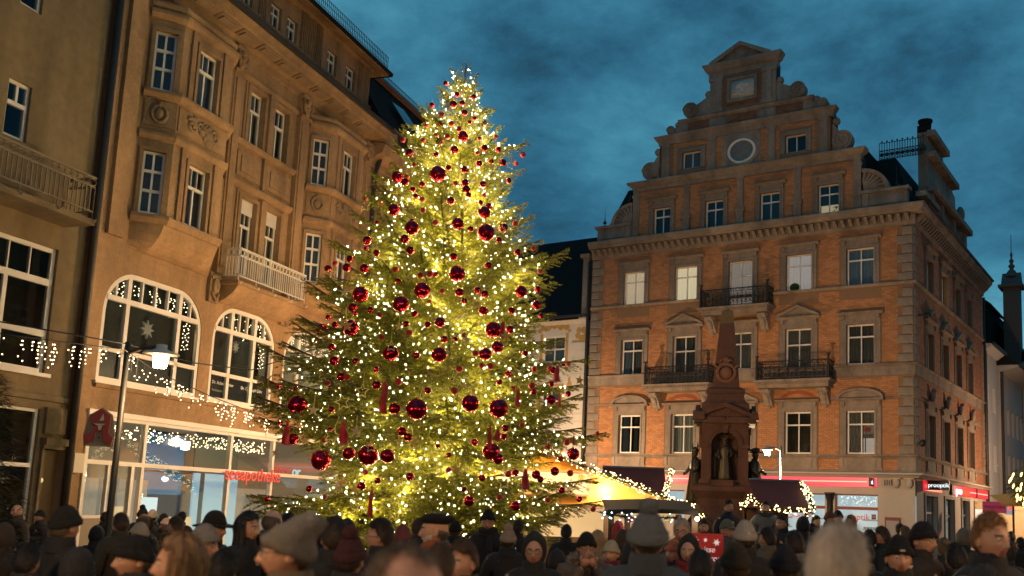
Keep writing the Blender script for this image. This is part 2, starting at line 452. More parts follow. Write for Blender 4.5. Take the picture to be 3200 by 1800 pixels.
# ---------------------------------------------------------------- bricks
surr = []   # stone surrounds cut out of the brickwork: (u0,u1,z0,z1)
surr += [(c-1.02, c+1.02, 3.95, 7.5) for c in bays]
surr += [(c-1.0, c+1.0, 8.3, 11.6) for c in bays]
surr += [(c-1.0, c+1.0, 12.1, 15.15) for c in bays]
def bricks(reg, holes, c=0.095, L=0.262, j=0.012):
    u0, u1, z0, z1 = reg; out = []; k = 0; z = z0
    while z + c <= z1 + 1e-6:
        zc = z + c/2
        iv = [(u0, u1)]
        for h in holes:
            if h[2] < zc < h[3]:
                n = []
                for a, b in iv:
                    if h[1] <= a or h[0] >= b: n.append((a, b)); continue
                    if h[0] > a: n.append((a, h[0]))
                    if h[1] < b: n.append((h[1], b))
                iv = n
        for a, b in iv:
            st = math.floor(a/L)*L - (L/2 if k % 2 else 0)
            while st < b:
                p, q = max(st, a), min(st+L, b)
                if q - p > 0.05: out.append((p + j/2, q - j/2, z + j/2, z + c - j/2))
                st += L
        z += c; k += 1
    return out
B_all = []
reg_f = [((0.74, 16.72, 3.98, 4.60), surr), ((0.74, 16.72, 4.74, 7.36), surr), ((0.74, 16.72, 7.44, 8.42), surr), ((0.74, 16.72, 8.98, 12.66), surr),
         ((0.74, 16.72, 12.84, 15.5), surr)]
pil = [5.73, 8.78, 11.85]
h4 = [(c-.82, c+.82, 16.3, 18.55) for c in gx] + [(c-.17, c+.17, 16.3, 19.1) for c in pil] + [(c-.28, c+.28, 16.3, 17.4) for c in pil]
reg_f.append(((2.86, 14.7, 16.42, 19.05), h4))
h5 = [(c-.85, c+.85, 19.6, 21.2) for c in (5.93, 11.71)] + [(7.75, 9.85, 19.5, 21.5), (6.95, 7.35, 19.5, 21.6), (10.25, 10.65, 19.5, 21.6)]
reg_f.append(((4.85, 12.75, 19.55, 21.45), h5))
for rg, hs in reg_f: B_all += bricks(rg, hs)
full = [b for b in B_all if b[1]-b[0] > 0.24 and b[3] < 7.3]
full.sort(key=lambda b: (17.44-b[0])**2*0.6 + (b[2]-4.6)**2*3)
singles = set(full[:300])
one = MB(); one.chamfer(0, 0.25, -0.014, 0, 0, 0.083, 0.004); one = one.mesh('brick', M_BRICK)
for b in singles: place('brick', one, BB, (b[0], random.uniform(-.002, .002), b[2]))
mb = MB()
for b in B_all:
    if b in singles: continue
    y = -0.012 + random.uniform(-.003, .002)
    mb._add([(b[0],y,b[2]),(b[1],y,b[2]),(b[1],y,b[3]),(b[0],y,b[3]),(b[0],0,b[2]),(b[1],0,b[2]),(b[1],0,b[3]),(b[0],0,b[3])],
            [(0,1,2,3),(1,0,4,5),(2,1,5,6),(3,2,6,7),(0,3,7,4)])
place('brick', mb.mesh('brick_mass', M_BRICKD), BB, kind='stuff')
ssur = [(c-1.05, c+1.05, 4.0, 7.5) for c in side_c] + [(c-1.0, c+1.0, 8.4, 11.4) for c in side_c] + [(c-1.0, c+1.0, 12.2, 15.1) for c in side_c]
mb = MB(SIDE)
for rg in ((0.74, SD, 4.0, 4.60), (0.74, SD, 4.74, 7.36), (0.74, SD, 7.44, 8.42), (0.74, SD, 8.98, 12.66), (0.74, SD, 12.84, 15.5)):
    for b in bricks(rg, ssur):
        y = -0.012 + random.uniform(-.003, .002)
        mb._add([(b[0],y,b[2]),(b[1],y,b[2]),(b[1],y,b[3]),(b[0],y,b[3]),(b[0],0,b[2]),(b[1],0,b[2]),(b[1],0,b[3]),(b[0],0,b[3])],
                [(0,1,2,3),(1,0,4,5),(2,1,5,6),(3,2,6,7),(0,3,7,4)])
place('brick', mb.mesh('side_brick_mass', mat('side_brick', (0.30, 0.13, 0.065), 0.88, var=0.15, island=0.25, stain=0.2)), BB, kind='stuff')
mb = MB()
for b in bricks((5.2, 12.6, 21.95, 22.55), [(6.95, 8.0, 21, 23), (9.6, 10.65, 21, 23), (5.2, 5.7, 21, 23), (12.1, 12.6, 21, 23)]) + bricks((7.75, 9.85, 22.95, 24.75), [(7.95, 9.65, 23.15, 24.5)]):
    mb._add([(b[0],-.012,b[2]),(b[1],-.012,b[2]),(b[1],-.012,b[3]),(b[0],-.012,b[3]),(b[0],0,b[2]),(b[1],0,b[2]),(b[1],0,b[3]),(b[0],0,b[3])],
            [(0,1,2,3),(1,0,4,5),(2,1,5,6),(3,2,6,7),(0,3,7,4)])
place('brick', mb.mesh('gable_brick_mass', M_DARKBRICK), BB, kind='stuff')
# ---------------------------------------------------------------- quoins
qm = {}
for L in (0.73, 0.50):
    q = MB(); q.chamfer(0, L, -0.07, 0.0, 0.012, 0.428, 0.035); qm[L] = q.mesh('quoin', M_TRIM)
for base, n in ((4.77, 6), (7.44, 2), (8.98, 8), (12.80, 6)):
    for k in range(n):
        z = base + k*0.44; L = 0.73 if k % 2 == 0 else 0.50
        place('quoin', qm[L], BB, (0, 0, z)); place('quoin', qm[L], BB, (WB-L, 0, z))
        o = place('quoin', qm[L], BB); o.matrix_local = SIDE @ T(0.0, 0, z)
        o = place('quoin', qm[L], BB); o.matrix_local = SIDE @ T(SD-L, 0, z)
# ---------------------------------------------------------------- ledges and cornices, front and side in one sweep
path = [(0, 0), (WB, 0)]
def both(name, prof, m=M_TRIM, p=((0, 0), (WB, 0), (WB, SD))):
    mb = MB(); ledge(mb, list(p), prof); return place(name, mb.mesh(name, m), BB)
both('shop_cornice', [(0.02,3.72),(0.16,3.72),(0.30,3.82),(0.42,3.86),(0.42,3.93),(0.06,3.99),(0.02,3.99)], M_SHOPSTONE)
both('plinth_band', [(0.0,3.99),(0.10,3.99),(0.10,4.03),(0.07,4.05),(0.0,4.05)])
both('sill_ledge', [(0.0,4.61),(0.06,4.61),(0.12,4.68),(0.17,4.70),(0.17,4.76),(0.0,4.78)])
both('string_course', [(0.0,7.37),(0.07,7.37),(0.09,7.40),(0.09,7.43),(0.0,7.445)])
both('frieze_band', [(0.0,8.44),(0.05,8.44),(0.05,8.86),(0.12,8.90),(0.16,8.92),(0.16,8.97),(0.0,8.99)])
both('upper_ledge', [(0.0,12.66),(0.06,12.66),(0.12,12.72),(0.14,12.74),(0.14,12.79),(0.0,12.81)])
both('main_cornice', [(0.0,15.48),(0.10,15.50),(0.12,15.60),(0.14,15.64),(0.14,15.98),(0.48,16.00),(0.52,16.08),(0.60,16.14),(0.64,16.30),(0.64,16.36),(0.0,16.42)])
q = MB(); q.ext_x([(-0.14,15.94),(-0.14,15.66),(-0.22,15.66),(-0.26,15.72),(-0.42,15.84),(-0.46,15.94)], -0.085, 0.085); q.M = Matrix.Identity(4)
mod = q.mesh('modillion', M_TRIM)
n = 46
for k in range(n): place('modillion', mod, BB, (0.2 + (WB-0.4)*k/(n-1), 0, 0))
for k in range(40):
    o = place('modillion', mod, BB); o.matrix_local = SIDE @ T(0.3 + (SD-.6)*k/39, 0, 0)
# stone panels under the first-floor windows with brackets
pm = MB(); pm.box(-1.0, 1.0, -0.05, 0, 4.05, 4.61); pm.box(-0.72, 0.72, -0.075, -0.05, 4.13, 4.53)
pm.box(-0.98,-0.80,-0.10,-0.05,4.2,4.61); pm.box(0.80,0.98,-0.10,-0.05,4.2,4.61)
pmm = pm.mesh('sill_panel', M_TRIM)
for c in bays: place('sill_panel', pmm, BB, (c, 0, 0))
for c in side_c: o = place('sill_panel', pmm, BB); o.matrix_local = SIDE @ T(c, 0, 0)
mb = MB(); mb.box(0, 0.76, -0.045, 0, 4.05, 4.61); mb.box(WB-.8, WB+.045, -0.045, 0, 4.05, 4.61); mb.box(WB, WB+.045, 0, .8, 4.05, 4.61)
place_split('corner_panel', mb, M_TRIM, BB)
# ---------------------------------------------------------------- window surrounds
def surround(w, h, out=0.30, kind='flat', bracket=True):
    """stone casing round an opening centred on u=0 whose bottom is z=0"""
    mb = MB(); a = w/2
    for s in (-1, 1):
        x0, x1 = (a, a+out) if s > 0 else (-a-out, -a)
        mb.box(x0, x1, -0.055, 0, -0.05, h+out*0.8)
        xi0, xi1 = (a, a+0.09) if s > 0 else (-a-0.09, -a)
        mb.box(xi0, xi1, -0.085, -0.055, -0.05, h+0.09)
    mb.box(-a, a, -0.055, 0, h, h+out*0.8); mb.box(-a, a, -0.085, -0.055, h, h+0.09)
    t = h + out*0.8
    if kind in ('flat', 'tri', 'seg'):
        mb.box(-a-out, a+out, -0.07, 0, t, t+0.20)
        for s in (-1, 1):
            c = s*(a+out*0.55); mb.box(c-.10, c+.10, -0.15, -0.07, t-0.02, t+0.20)
        mb.ext_x([(0,t+.20),(-.12,t+.20),(-.18,t+.24),(-.26,t+.27),(-.26,t+.32),(0,t+.36)], -a-out-.16, a+out+.16)
    if kind == 'tri':
        b = a+out+.16; z = t+.33
        mb.ext_y([(-b,z),(b,z),(0,z+.50)], -0.10, 0.0)
        for s in (-1, 1):
            mb.ext_y([(s*b,z+.0),(s*b*0.86,z+.0),(0,z+.43),(0,z+.56),(s*b,z+.06)], -0.27, -0.10)
    if kind == 'seg':
        b = a+out+.16; z = t+.33; n = 14; hh = .46
        arc = [(b*math.cos(math.pi*k/n), z + hh*math.sin(math.pi*k/n)) for k in range(n+1)]
        inn = [(b*.86*math.cos(math.pi*k/n), z + hh*.80*math.sin(math.pi*k/n)) for k in range(n+1)]
        mb.ext_y(arc, -0.09, 0.0)
        for k in range(n): mb.ext_y([arc[k], arc[k+1], inn[k+1], inn[k]], -0.25, -0.09)
    if kind == 'plain': pass
    return mb.mesh('window_surround', M_TRIM)
sk = {}
def put_surround(u, z, w, h, kind, side=False, out=0.30):
    k = (round(w,2), round(h,2), kind, out)
    if k not in sk: sk[k] = surround(w, h, out, kind)
    o = place('window_surround', sk[k], BB)
    o.matrix_local = (SIDE if side else Matrix.Identity(4)) @ T(u, 0, z)
for c, k in zip(bays, ('seg', 'flat', 'tri', 'flat', 'seg')): put_surround(c, 4.80, 1.32, 2.02, k)
for (a, b, z0, z1), k in zip(W2, ('flat', 'tri', 'flat', 'tri', 'flat')): put_surround((a+b)/2, z0, 1.32, z1-z0, k)
for (a, b, z0, z1) in W3: put_surround((a+b)/2, z0, 1.32, z1-z0, 'flat', out=0.24)
for (a, b, z0, z1) in W4: put_surround((a+b)/2, z0, 1.06, z1-z0, 'flat', out=0.20)
for (a, b, z0, z1) in W5: put_surround((a+b)/2, z0, b-a, z1-z0, 'plain', out=0.24)
for (a, b, z0, z1) in S1: put_surround((a+b)/2, z0, 1.5, z1-z0, 'flat', True)
for (a, b, z0, z1) in S2: put_surround((a+b)/2, z0, 1.4, z1-z0, 'tri', True)
for (a, b, z0, z1) in S3: put_surround((a+b)/2, z0, 1.5, z1-z0, 'flat', True, 0.22)
# little carved crests over the side windows
cm_ = MB(); cm_.ball((0,-.15,0), .28, 10, 8, (1,.5,1.1)); cm_.ball((0,-.2,.3), .13, 8, 6)
cme = cm_.mesh('crest', M_TRIM, True)
for c in side_c: o = place('crest', cme, BB); o.matrix_local = SIDE @ T(c, 0, 7.72)
# relieving arches of red brick above the flat entablatures
vm = MB(); vm.box(-.055, .055, -0.03, 0, 0, .17); vme = vm.mesh('brick', M_REDBRICK)
for c in (bays[1], bays[3]):
    for k in range(-9, 10):
        t = k*0.085
        place('brick', vme, BB, (c + 1.05*math.sin(t)*0.98, -.008, 7.50 + .40*(math.cos(t)*1.9-1.45)), (0, t*1.0, 0))
# ---------------------------------------------------------------- windows
cross = ((0.70, 2), (0.30, 2))
M_LIT = mat('lit_curtain', (0.5, 0.45, 0.36), 0.9, emit=(1.0, 0.66, 0.38), estr=0.62)
M_LIT2 = mat('brightly_lit_curtain', (0.5, 0.47, 0.4), 0.9, emit=(1.0, 0.74, 0.42), estr=0.85)
M_LIT3 = mat('dimly_lit_curtain', (0.45, 0.41, 0.37), 0.9, emit=(1.0, 0.72, 0.56), estr=0.26)
M_LITW = mat('pale_blind', (0.55, 0.5, 0.48), 0.9, emit=(1.0, 0.78, 0.68), estr=0.36)
M_BLUEC = mat('blue_grey_curtain', (0.27, 0.29, 0.32), 0.9, var=0.1)
M_DARKC = mat('dark_slat_curtain', (0.13, 0.125, 0.115), 0.9, var=0.1)
M_BEIGEC = mat('beige_blind', (0.30, 0.28, 0.235), 0.9)
def bw(o_, cm=None): return window(BB, T(o_[0], 0.16, o_[2]), o_[1]-o_[0], o_[3]-o_[2], cross, curtain=cm is not None, cm=cm)
for o_, c in zip(W1, (None, M_BEIGEC, M_BEIGEC, None, M_CURT)): bw(o_, c)
for o_, c in zip(W2, (M_DARKC, M_DARKC, M_CURT, M_CURT, M_DARKC)): bw(o_, c)
for o_, c in zip(W3, (M_LIT, M_LIT2, M_LIT3, M_LITW, M_BLUEC)): bw(o_, c)
for o_, c in zip(W4, (None, None, None, None)): bw(o_, c)
for o_, c in zip(W5, (M_CURT, None)): window(BB, T(o_[0], 0.16, o_[2]), o_[1]-o_[0], o_[3]-o_[2], ((1.0, 2),), curtain=c is not None, cm=c)
# half-lit gable window: lit lower blind with a pot plant
mb = MB(); mb.box(W4[3][0]+.08, W4[3][1]-.08, 0.30, 0.31, 16.45, 17.0)
place('blind', mb.mesh('blind', mat('lit_room', (.4,.35,.25), .9, emit=(1,.72,.38), estr=.55)), BB)
# poster and blind in the first-floor corner window, green cushion in the second-floor one
mb = MB(); mb.box(15.02, 15.58, 0.30, 0.31, 5.75, 6.15); place('poster', mb.mesh('poster', mat('poster_paper', (.45,.4,.4), .8, var=.3, vscale=9)), BB)
mb = MB(); mb.ball((15.2,.29,5.95), .17, 12, 8, (1,.1,.75)); place('poster', mb.mesh('poster_badge', mat('poster_red', (.45,.05,.06), .6)), BB)
mb = MB(); mb.box(15.02, 15.58, 0.30, 0.31, 4.85, 5.55); place('blind', mb.mesh('lower_blind', M_LITW), BB)
mb = MB(); mb.ball((11.62, .26, 13.02), .22, 10, 8, (1.2,.3,1)); place('cushion', mb.mesh('cushion', mat('green_cushion', (.12,.16,.02), .9)), BB)
mb = MB()
for k in range(40):
    a = random.uniform(0, 6.3); r_ = random.uniform(.05, .22); z = 16.5 + random.uniform(0, .5); x = 13.72 + r_*math.cos(a)
    mb.tri((x, .27+.05*math.sin(a), z), (x+.06, .27, z+.03), (x+.02, .25, z+.08))
place('pot_plant', mb.mesh('pot_plant', mat('leaf', (.02,.04,.012), .7)), BB)
for L, c in ((S1, None), (S2, None), (S3, None)):
    for k, o_ in enumerate(L):
        lit = (L is S3 and k == 1)
        window(BB, SIDE @ T(o_[0], 0.2, o_[2]), o_[1]-o_[0], o_[3]-o_[2], cross, curtain=lit, cm=mat('yellow_lit_curtain', (.5,.45,.3), .9, emit=(1,.68,.30), estr=1.1) if lit else None)
# oval window in the gable
mb = MB(); n = 32; ro, ri = .78, .64; cz = 20.43; cx = 8.80
ring = lambda r, y, sx=1: [(cx + r*sx*math.cos(2*math.pi*k/n), y, cz + r*.86*math.sin(2*math.pi*k/n)) for k in range(n)]
mb.rings([ring(1.02, 0), ring(1.02, -.07), ring(.84, -.10), ring(.80, -.02)], caps=False)
place('oval_surround', mb.mesh('oval_surround', M_TRIM), BB)
mb = MB(); mb.rings([ring(.80, -.02), ring(.76, -.10), ring(.66, -.10), ring(.64, -.02)], caps=False)
ow = place('oval_window', mb.mesh('oval_window', M_WHITE, True), BB)
mb = MB(); mb._add(ring(.655, -.04), [tuple(range(n))]); place('pane', mb.mesh('oval_pane', M_GLASS), ow)
mb = MB(); mb._add([(cx + .655*math.cos(t), -.022, cz + .56*math.sin(t)) for t in [math.pi/2 + math.pi*k/16 for k in range(17)]], [tuple(range(17))]); place('curtain', mb.mesh('oval_curtain', M_CURT), ow)
mb = MB(); mb._add(ring(.66, -.012), [tuple(range(n))]); place('dark_backing', mb.mesh('dark_backing', M_DARKROOM), ow)
# ---------------------------------------------------------------- gable masonry
P = path
def cor(name, u0, u1, prof): mb = MB(); ledge(mb, [(u0,0.3),(u0,0),(u1,0),(u1,0.3)], prof); place(name, mb.mesh(name, M_TRIM), BB)
cor('gable_cornice', 2.55, 14.95, [(0,19.05),(0.08,19.06),(.10,19.25),(.20,19.30),(.36,19.44),(.36,19.54),(0,19.60)])
cor('gable_cornice', 4.05, 13.55, [(0,21.45),(0.08,21.46),(.10,21.6),(.26,21.80),(.30,21.92),(0,21.98)])
cor('gable_cornice', 5.3, 12.5, [(0,22.50),(.06,22.51),(.16,22.62),(.18,22.70),(0,22.75)])
cor('gable_cornice', 6.95, 10.65, [(0,24.72),(.06,24.74),(.08,24.98),(.20,25.05),(.34,25.30),(.36,25.40),(0,25.45)])
mb = MB()
for c in pil:
    mb.box(c-.165, c+.165, -.08, 0, 17.42, 18.95); mb.box(c-.21, c+.21, -.11, 0, 18.95, 19.05); mb.box(c-.23, c+.23, -.12, 0, 17.28, 17.42)
    for k in (-1, 0, 1): mb.box(c+k*.1-.025, c+k*.1+.025, -.10, -.08, 17.5, 18.9)
    mb.box(c-.20, c+.20, -.14, 0, 16.55, 17.28); mb.box(c-.27, c+.27, -.19, 0, 17.16, 17.28); mb.box(c-.25, c+.25, -.17, 0, 16.42, 16.55)
for a, b in ((2.47, 2.85), (14.65, 15.03)):
    mb.box(a, b, -.06, 0, 16.42, 19.05); mb.box(a-.05, b+.05, -.10, 0, 18.72, 18.86); mb.box(a-.04, b+.04, -.1, 0, 16.42, 16.62)
for c in (4.42, 7.15, 10.45, 13.18):
    mb.box(c-.20, c+.20, -.07, 0, 19.62, 21.35); mb.box(c-.25, c+.25, -.1, 0, 21.3, 21.45); mb.box(c-.25, c+.25, -.1, 0, 19.6, 19.75)
    for k in (-1, 1): mb.box(c+k*.1-.03, c+k*.1+.03, -.09, -.07, 19.8, 21.25)
mb.box(7.75, 9.85, -.03, 0, 19.6, 21.45)
for c in (7.45, 10.15):
    mb.box(c-.5, c+.5, -.04, 0, 21.95, 22.5); mb.box(c-.42, c-.08, -.09, -.04, 22.0, 22.45); mb.box(c+.08, c+.42, -.09, -.04, 22.0, 22.45)
for c in (5.45, 12.35): mb.box(c-.25, c+.25, -.05, 0, 21.95, 22.5)
for c in (7.32, 10.28):
    mb.box(c-.37, c+.37, -.06, 0, 22.75, 24.72); mb.box(c-.14, c+.34 if c < 8 else c+.14, -.12, -.06, 22.95, 24.5); mb.box(c-.42, c+.42, -.13, 0, 24.5, 24.72); mb.box(c-.42, c+.42, -.13, 0, 22.75, 22.98)
place_split('pilaster', mb, M_TRIM, BB)
# pediment
mb = MB(); mb.ext_y([(7.1,25.42),(10.3,25.42),(8.72,26.30)], -.12, .3)
for s, xa in ((-1, 7.0), (1, 10.42)): mb.ext_y([(xa,25.42),(xa-s*.35,25.42),(8.72,26.16),(8.72,26.36),(xa,25.5)], -.34, -.12)
place('pediment', mb.mesh('pediment', M_TRIM), BB)
# eagle panel
mb = MB()
for (a, b, c, d) in ((7.95,9.65,23.15,23.30),(7.95,9.65,24.35,24.50),(7.95,8.12,23.30,24.35),(9.48,9.65,23.30,24.35)): mb.box(a, b, -.12, 0, c, d)
pf = place('relief_panel', mb.mesh('relief_panel', M_TRIM), BB)
mb = MB(); mb.box(8.12, 9.48, -.03, -.005, 23.30, 24.35)
M_PALE = mat('pale_relief_stone', (0.55, 0.49, 0.44), .85, var=.2, vscale=6, bump=.4)
for s in (-1, 1):
    for k in range(7):
        t = R(20 + k*16); L_ = .55 - .03*abs(k-3)
        x0, z0 = 8.80 + s*.06, 23.88
        x1, z1 = x0 + s*L_*math.cos(t), z0 + L_*math.sin(t)*.75 - .02
        mb.tube([(x0,-.05,z0),((x0+x1)/2+s*.03,-.07,(z0+z1)/2-.03),(x1,-.05,z1)], [.05,.055,.02], 5)
    for k in range(4): mb.tube([(8.8,-.05,23.75),(8.8+s*(.12+.11*k),-.06,23.62-.03*k),(8.8+s*(.2+.12*k),-.05,23.42+.05*k)], [.04,.045,.015], 5)
mb.ball((8.80,-.06,23.82), .16, 10, 8, (.8,.5,1.3)); mb.ball((8.80,-.09,24.08), .07, 8, 6); mb.tube([(8.8,-.1,24.1),(8.72,-.14,24.06)], [.03,.008], 5)
place('eagle_relief', mb.mesh('eagle_relief', M_PALE, True), pf)
# scrolls at the steps of the gable
def scroll(s, x0, z0, w, h, vr):
    """sweeping stone scroll on side s (-1 left, 1 right) whose inner foot is (x0,z0)"""
    mb = MB(); n = 14; pts = [(x0, z0)]
    xo = x0 + s*w
    arc = []
    for k in range(n+1):
        t = k/n; arc.append((x0 + s*(w-vr*0.6)*(t**0.75) , z0 + h*(1-t)**1.45 + vr*1.5*t))
    mb.ext_y([(x0, z0)] + arc + [(x0 + s*(w-vr*.6), z0)], 0.0, 0.35)
    cxs, czs = xo - s*vr, z0 + vr
    disc = [(cxs + vr*math.cos(2*math.pi*k/24), czs + vr*math.sin(2*math.pi*k/24)) for k in range(24)]
    mb.ext_y(disc, -.10, .38)
    sp = []
    for k in range(40):
        t = k/39; a = t*4.6*math.pi; q = vr*(0.9*(1-t)+.1)
        sp.append((cxs + s*q*math.cos(a), -.11, czs + q*math.sin(a)))
    mb.tube(sp, .05, 5)
    mb.ball((x0 + s*.16, .15, z0 + h + .12), .2, 12, 8)
    mb.ball((cxs, -.1, czs), .09, 8, 6)
    return mb.mesh('scroll', M_TRIM)
for a in ((-1,6.95,22.76,1.55,1.05,.42),(1,10.65,22.76,1.55,1.05,.42),(-1,4.0,19.62,1.0,1.45,.5),(1,13.6,19.62,1.0,1.45,.5),(-1,5.2,21.98,.75,.42,.24),(1,12.6,21.98,.75,.42,.24)):
    place('scroll', scroll(*a), BB)
# parapets with shell quadrants
mb = MB()
for a, b, s in ((0.25, 2.45, -1), (15.05, 17.2, 1)):
    mb.box(a, b, -.05, .35, 16.42, 17.22); mb.box(a-.12, b+.12 if s > 0 else b, -.18, .4, 17.22, 17.36)
    mb.box(a+.5 if s > 0 else a+.15, b-.15 if s > 0 else b-.5, -.08, -.05, 16.6, 17.05)
    c = b-.2 if s < 0 else a+.2
    mb.box(c-.16, c+.16, -.12, -.05, 16.5, 17.2)
place_split('parapet', mb, M_TRIM, BB)
for c, s in ((2.42, -1), (15.08, 1)):
    mb = MB(); n = 14
    rs = []
    for k in range(n+1):
        t = math.pi/2*k/n
        rs.append((c + s*1.28*math.cos(t), 17.36 + 1.12*math.sin(t)))
    mb.ext_y([(c, 17.36)] + rs, .12, .4)
    for k in range(n): mb.ext_y([rs[k], rs[k+1], (c + (rs[k+1][0]-c)*.86, 17.36+(rs[k+1][1]-17.36)*.86), (c+(rs[k][0]-c)*.86, 17.36+(rs[k][1]-17.36)*.86)], -.12, .12)
    for k in range(7):
        t = math.pi/2*(k+.5)/7
        mb.tube([(c+s*.1, .08, 17.4), (c+s*.55*math.cos(t), -.02, 17.38+.5*math.sin(t)), (c+s*1.08*math.cos(t), .06, 17.38+.94*math.sin(t))], [.03, .07, .10], 6)
    place('shell_ornament', mb.mesh('shell_ornament', M_TRIM), BB)
# finials
fm_ = MB(); fm_.lathe([(.02,0),(.02,.25),(.11,.32),(.15,.42),(.05,.52),(.035,.62),(.02,.95),(.004,1.5)], n=10)
fme = fm_.mesh('finial', M_IRON, True)
for x, y, z, s in ((2.1,.25,18.42,.75),(.55,.2,17.34,.75),(16.4,1.2,17.4,1.1)): place('finial', fme, BB, (x, y, z), scale=s)
# gable tier end blocks are slim: roof behind
mb = MB()
mb._add([(0.05,.4,16.42),(2.6,.4,16.42),(2.6,3.6,20.6),(0.05,3.6,20.6),(0.05,14,20.6),(2.6,14,20.6)], [(0,1,2,3),(3,2,5,4)])
mb._add([(14.9,.4,16.42),(17.35,.4,16.42),(17.35-1.5,3.2,20.0),(14.9,3.2,20.0),(14.9,14,20.0),(15.85,14,20.0),(17.35,SD-.4,16.42)], [(0,1,2,3),(3,2,5,4),(1,6,5,2)])
mb.box(2.6, 14.9, 1.2, 14, 16.3, 20.0)
place('roof', mb.mesh('roof', M_SLATE), BB)
# roof railing
mb = MB(); zt = 20.0
x0, x1, y0 = 15.0, 17.3, 3.3
for z in (.06, .52, .92): mb.tube([(x0,y0,zt+z),(x1-.1,y0,zt+z)], .022, 5)
for k in range(18):
    x = x0 + (x1-.1-x0)*k/17
    mb.tube([(x,y0,zt),(x,y0,zt+.95)], .018, 4)
    if k % 2: mb.ball((x, y0, zt+1.0), .05, 6, 5); mb.ball((x,y0,zt+.3), .12, 6, 4, (1,.4,1)); mb.tube([(x+.14*math.cos(t),y0,zt+.3+.2*math.sin(t)) for t in [k2*math.pi/6 for k2 in range(13)]], .015, 4)
place('roof_railing', mb.mesh('roof_railing', M_IRON), BB)
# side gable seen edge-on
mb = MB(SIDE)
mb.ext_y([(3.9,16.42),(13,16.42),(13,17.7),(12.2,18.0),(11.2,18.5),(10.5,18.6),(10.3,19.8),(9.0,20.1),(8.4,20.5),(7.6,20.7),(7.3,21.2),(6.3,21.4),(5.6,21.6),(3.9,21.4)], 0.15, 0.65)
place('side_gable', mb.mesh('side_gable', M_TRIM), BB)
mb = MB(SIDE)
for (a,b,z,h,o_) in ((3.7,12.9,18.2,.3,.45),(3.7,9.6,20.0,.28,.4),(3.7,7.2,21.1,.3,.4),(1.2,4.2,17.2,.25,.5)): mb.box(a, b, -o_+.15, .15, z, z+h)
for c in (4.2, 6.4, 9.2, 12.2): mb.box(c-.25, c+.25, -.05, .15, 16.42, 18.2)
mb.ball((11.0,-.0,19.0), .45, 10, 8, (1,.5,1))
place_split('side_gable_trim', mb, M_TRIM, BB)
mb = MB(SIDE); mb.box(4.2, 5.2, .2, .75, 21.3, 21.9); mb.lathe([(.30,0),(.33,.3),(.38,.33),(.38,.42),(.28,.43)], (4.7,.45,21.9), 12)
place('chimney', mb.mesh('chimney', M_SLATE), BB)
# ---------------------------------------------------------------- balconies
def spiral(cx, cz, r, turns, a0, s, y=0, n=26):
    return [(cx + s*r*(1-.85*t)*math.cos(a0 + turns*2*math.pi*t), y, cz + r*(1-.85*t)*math.sin(a0 + turns*2*math.pi*t)) for t in [k/(n-1) for k in range(n)]]
def rail_panel(mb, w, h=.92):
    """ironwork filling u 0..w at y=0"""
    for z in (.05, .74): mb.box(0, w, -.014, .014, z, z+.03)
    mb.box(0, w, -.03, .03, h-.05, h)
    n = max(2, int(w/.42)); c = w/n
    for k in range(n):
        x = k*c
        mb.box(x-.01, x+.01, -.012, .012, 0, h)
        m_ = x + c/2
        for s in (-1, 1):
            mb.tube(spiral(m_ + s*c*.22, .28, .16, 1.6, 1.2, s), .017, 4)
            mb.tube(spiral(m_ + s*c*.18, .58, .11, 1.4, -1.2, s), .015, 4)
            mb.tube(spiral(m_ + s*c*.24, .83, .065, 1.2, 0, s, n=14), .012, 4)
        mb.tube([(m_, 0, .05), (m_+.03, 0, .4), (m_, 0, .76)], .014, 4)
        mb.ball((m_, 0, .44), .05, 6, 5, (1, .4, 1.6))
    mb.box(w-.01, w+.01, -.012, .012, 0, h)
def railing_mesh(hw, d):
    mb = MB(); mb.M = T(-hw, -d, 0); rail_panel(mb, 2*hw)
    for s in (-1, 1):
        mb.M = T(s*hw, -d, 0, R(90)); rail_panel(mb, d)
    mb.M = Matrix.Identity(4)
    for s in (-1, 1):
        mb.box(s*hw-.045, s*hw+.045, -d-.045, -d+.045, 0, 1.0)
        mb.lathe([(.03,0),(.06,.05),(.03,.1),(.10,.16),(.12,.2),(.02,.22)], (s*hw, -d, 1.0), 8)
    return mb.mesh('railing', M_IRON)
hw, dp = 1.78, 0.88
rail = railing_mesh(hw, dp)
sl = MB(); sl.box(-hw-.14, hw+.14, -dp-.16, 0, -.10, 0.0); sl.box(-hw-.05, hw+.05, -dp-.08, 0, -.20, -.10)
sl.box(-hw+.02, hw-.02, -dp+.05, 0, -.36, -.20)
for k in range(24): x = -hw + 2*hw*k/23; sl.box(x-.035, x+.035, -dp-.13, -dp-.06, -.20, -.105)
slm = sl.mesh('balcony', M_TRIM)
cb = MB(); n = 10
prof = [(0,-.36),(-.72,-.36),(-.80,-.44),(-.78,-.56),(-.62,-.66),(-.46,-.78),(-.36,-.92),(-.30,-1.04),(-.18,-1.16),(-.06,-1.20),(0,-1.2)]
cb.ext_x(prof, -.2, .2)
for x in (-.21, .21):
    cb.tube([(x, -.6 + .17*(1-.8*t)*math.cos(9*t), -.55 + .17*(1-.8*t)*math.sin(9*t)) for t in [k/17 for k in range(18)]], .03, 5)
for k in range(5): cb.ball((0, -.62+.1*k, -.66-.11*k), .15-.012*k, 8, 6, (1, .7, .8))
cb.ball((0,-.1,-1.2), .11, 8, 6)
cbm = cb.mesh('console', M_TRIM)
for c, z in ((bays[1], 8.28), (bays[3], 8.28), (bays[2], 12.08)):
    b_ = place('balcony', slm, BB, (c, 0, z))
    place('railing', rail, b_)
    for s in (-1, 1): place('console', cbm, b_, (s*1.42, 0, 0))
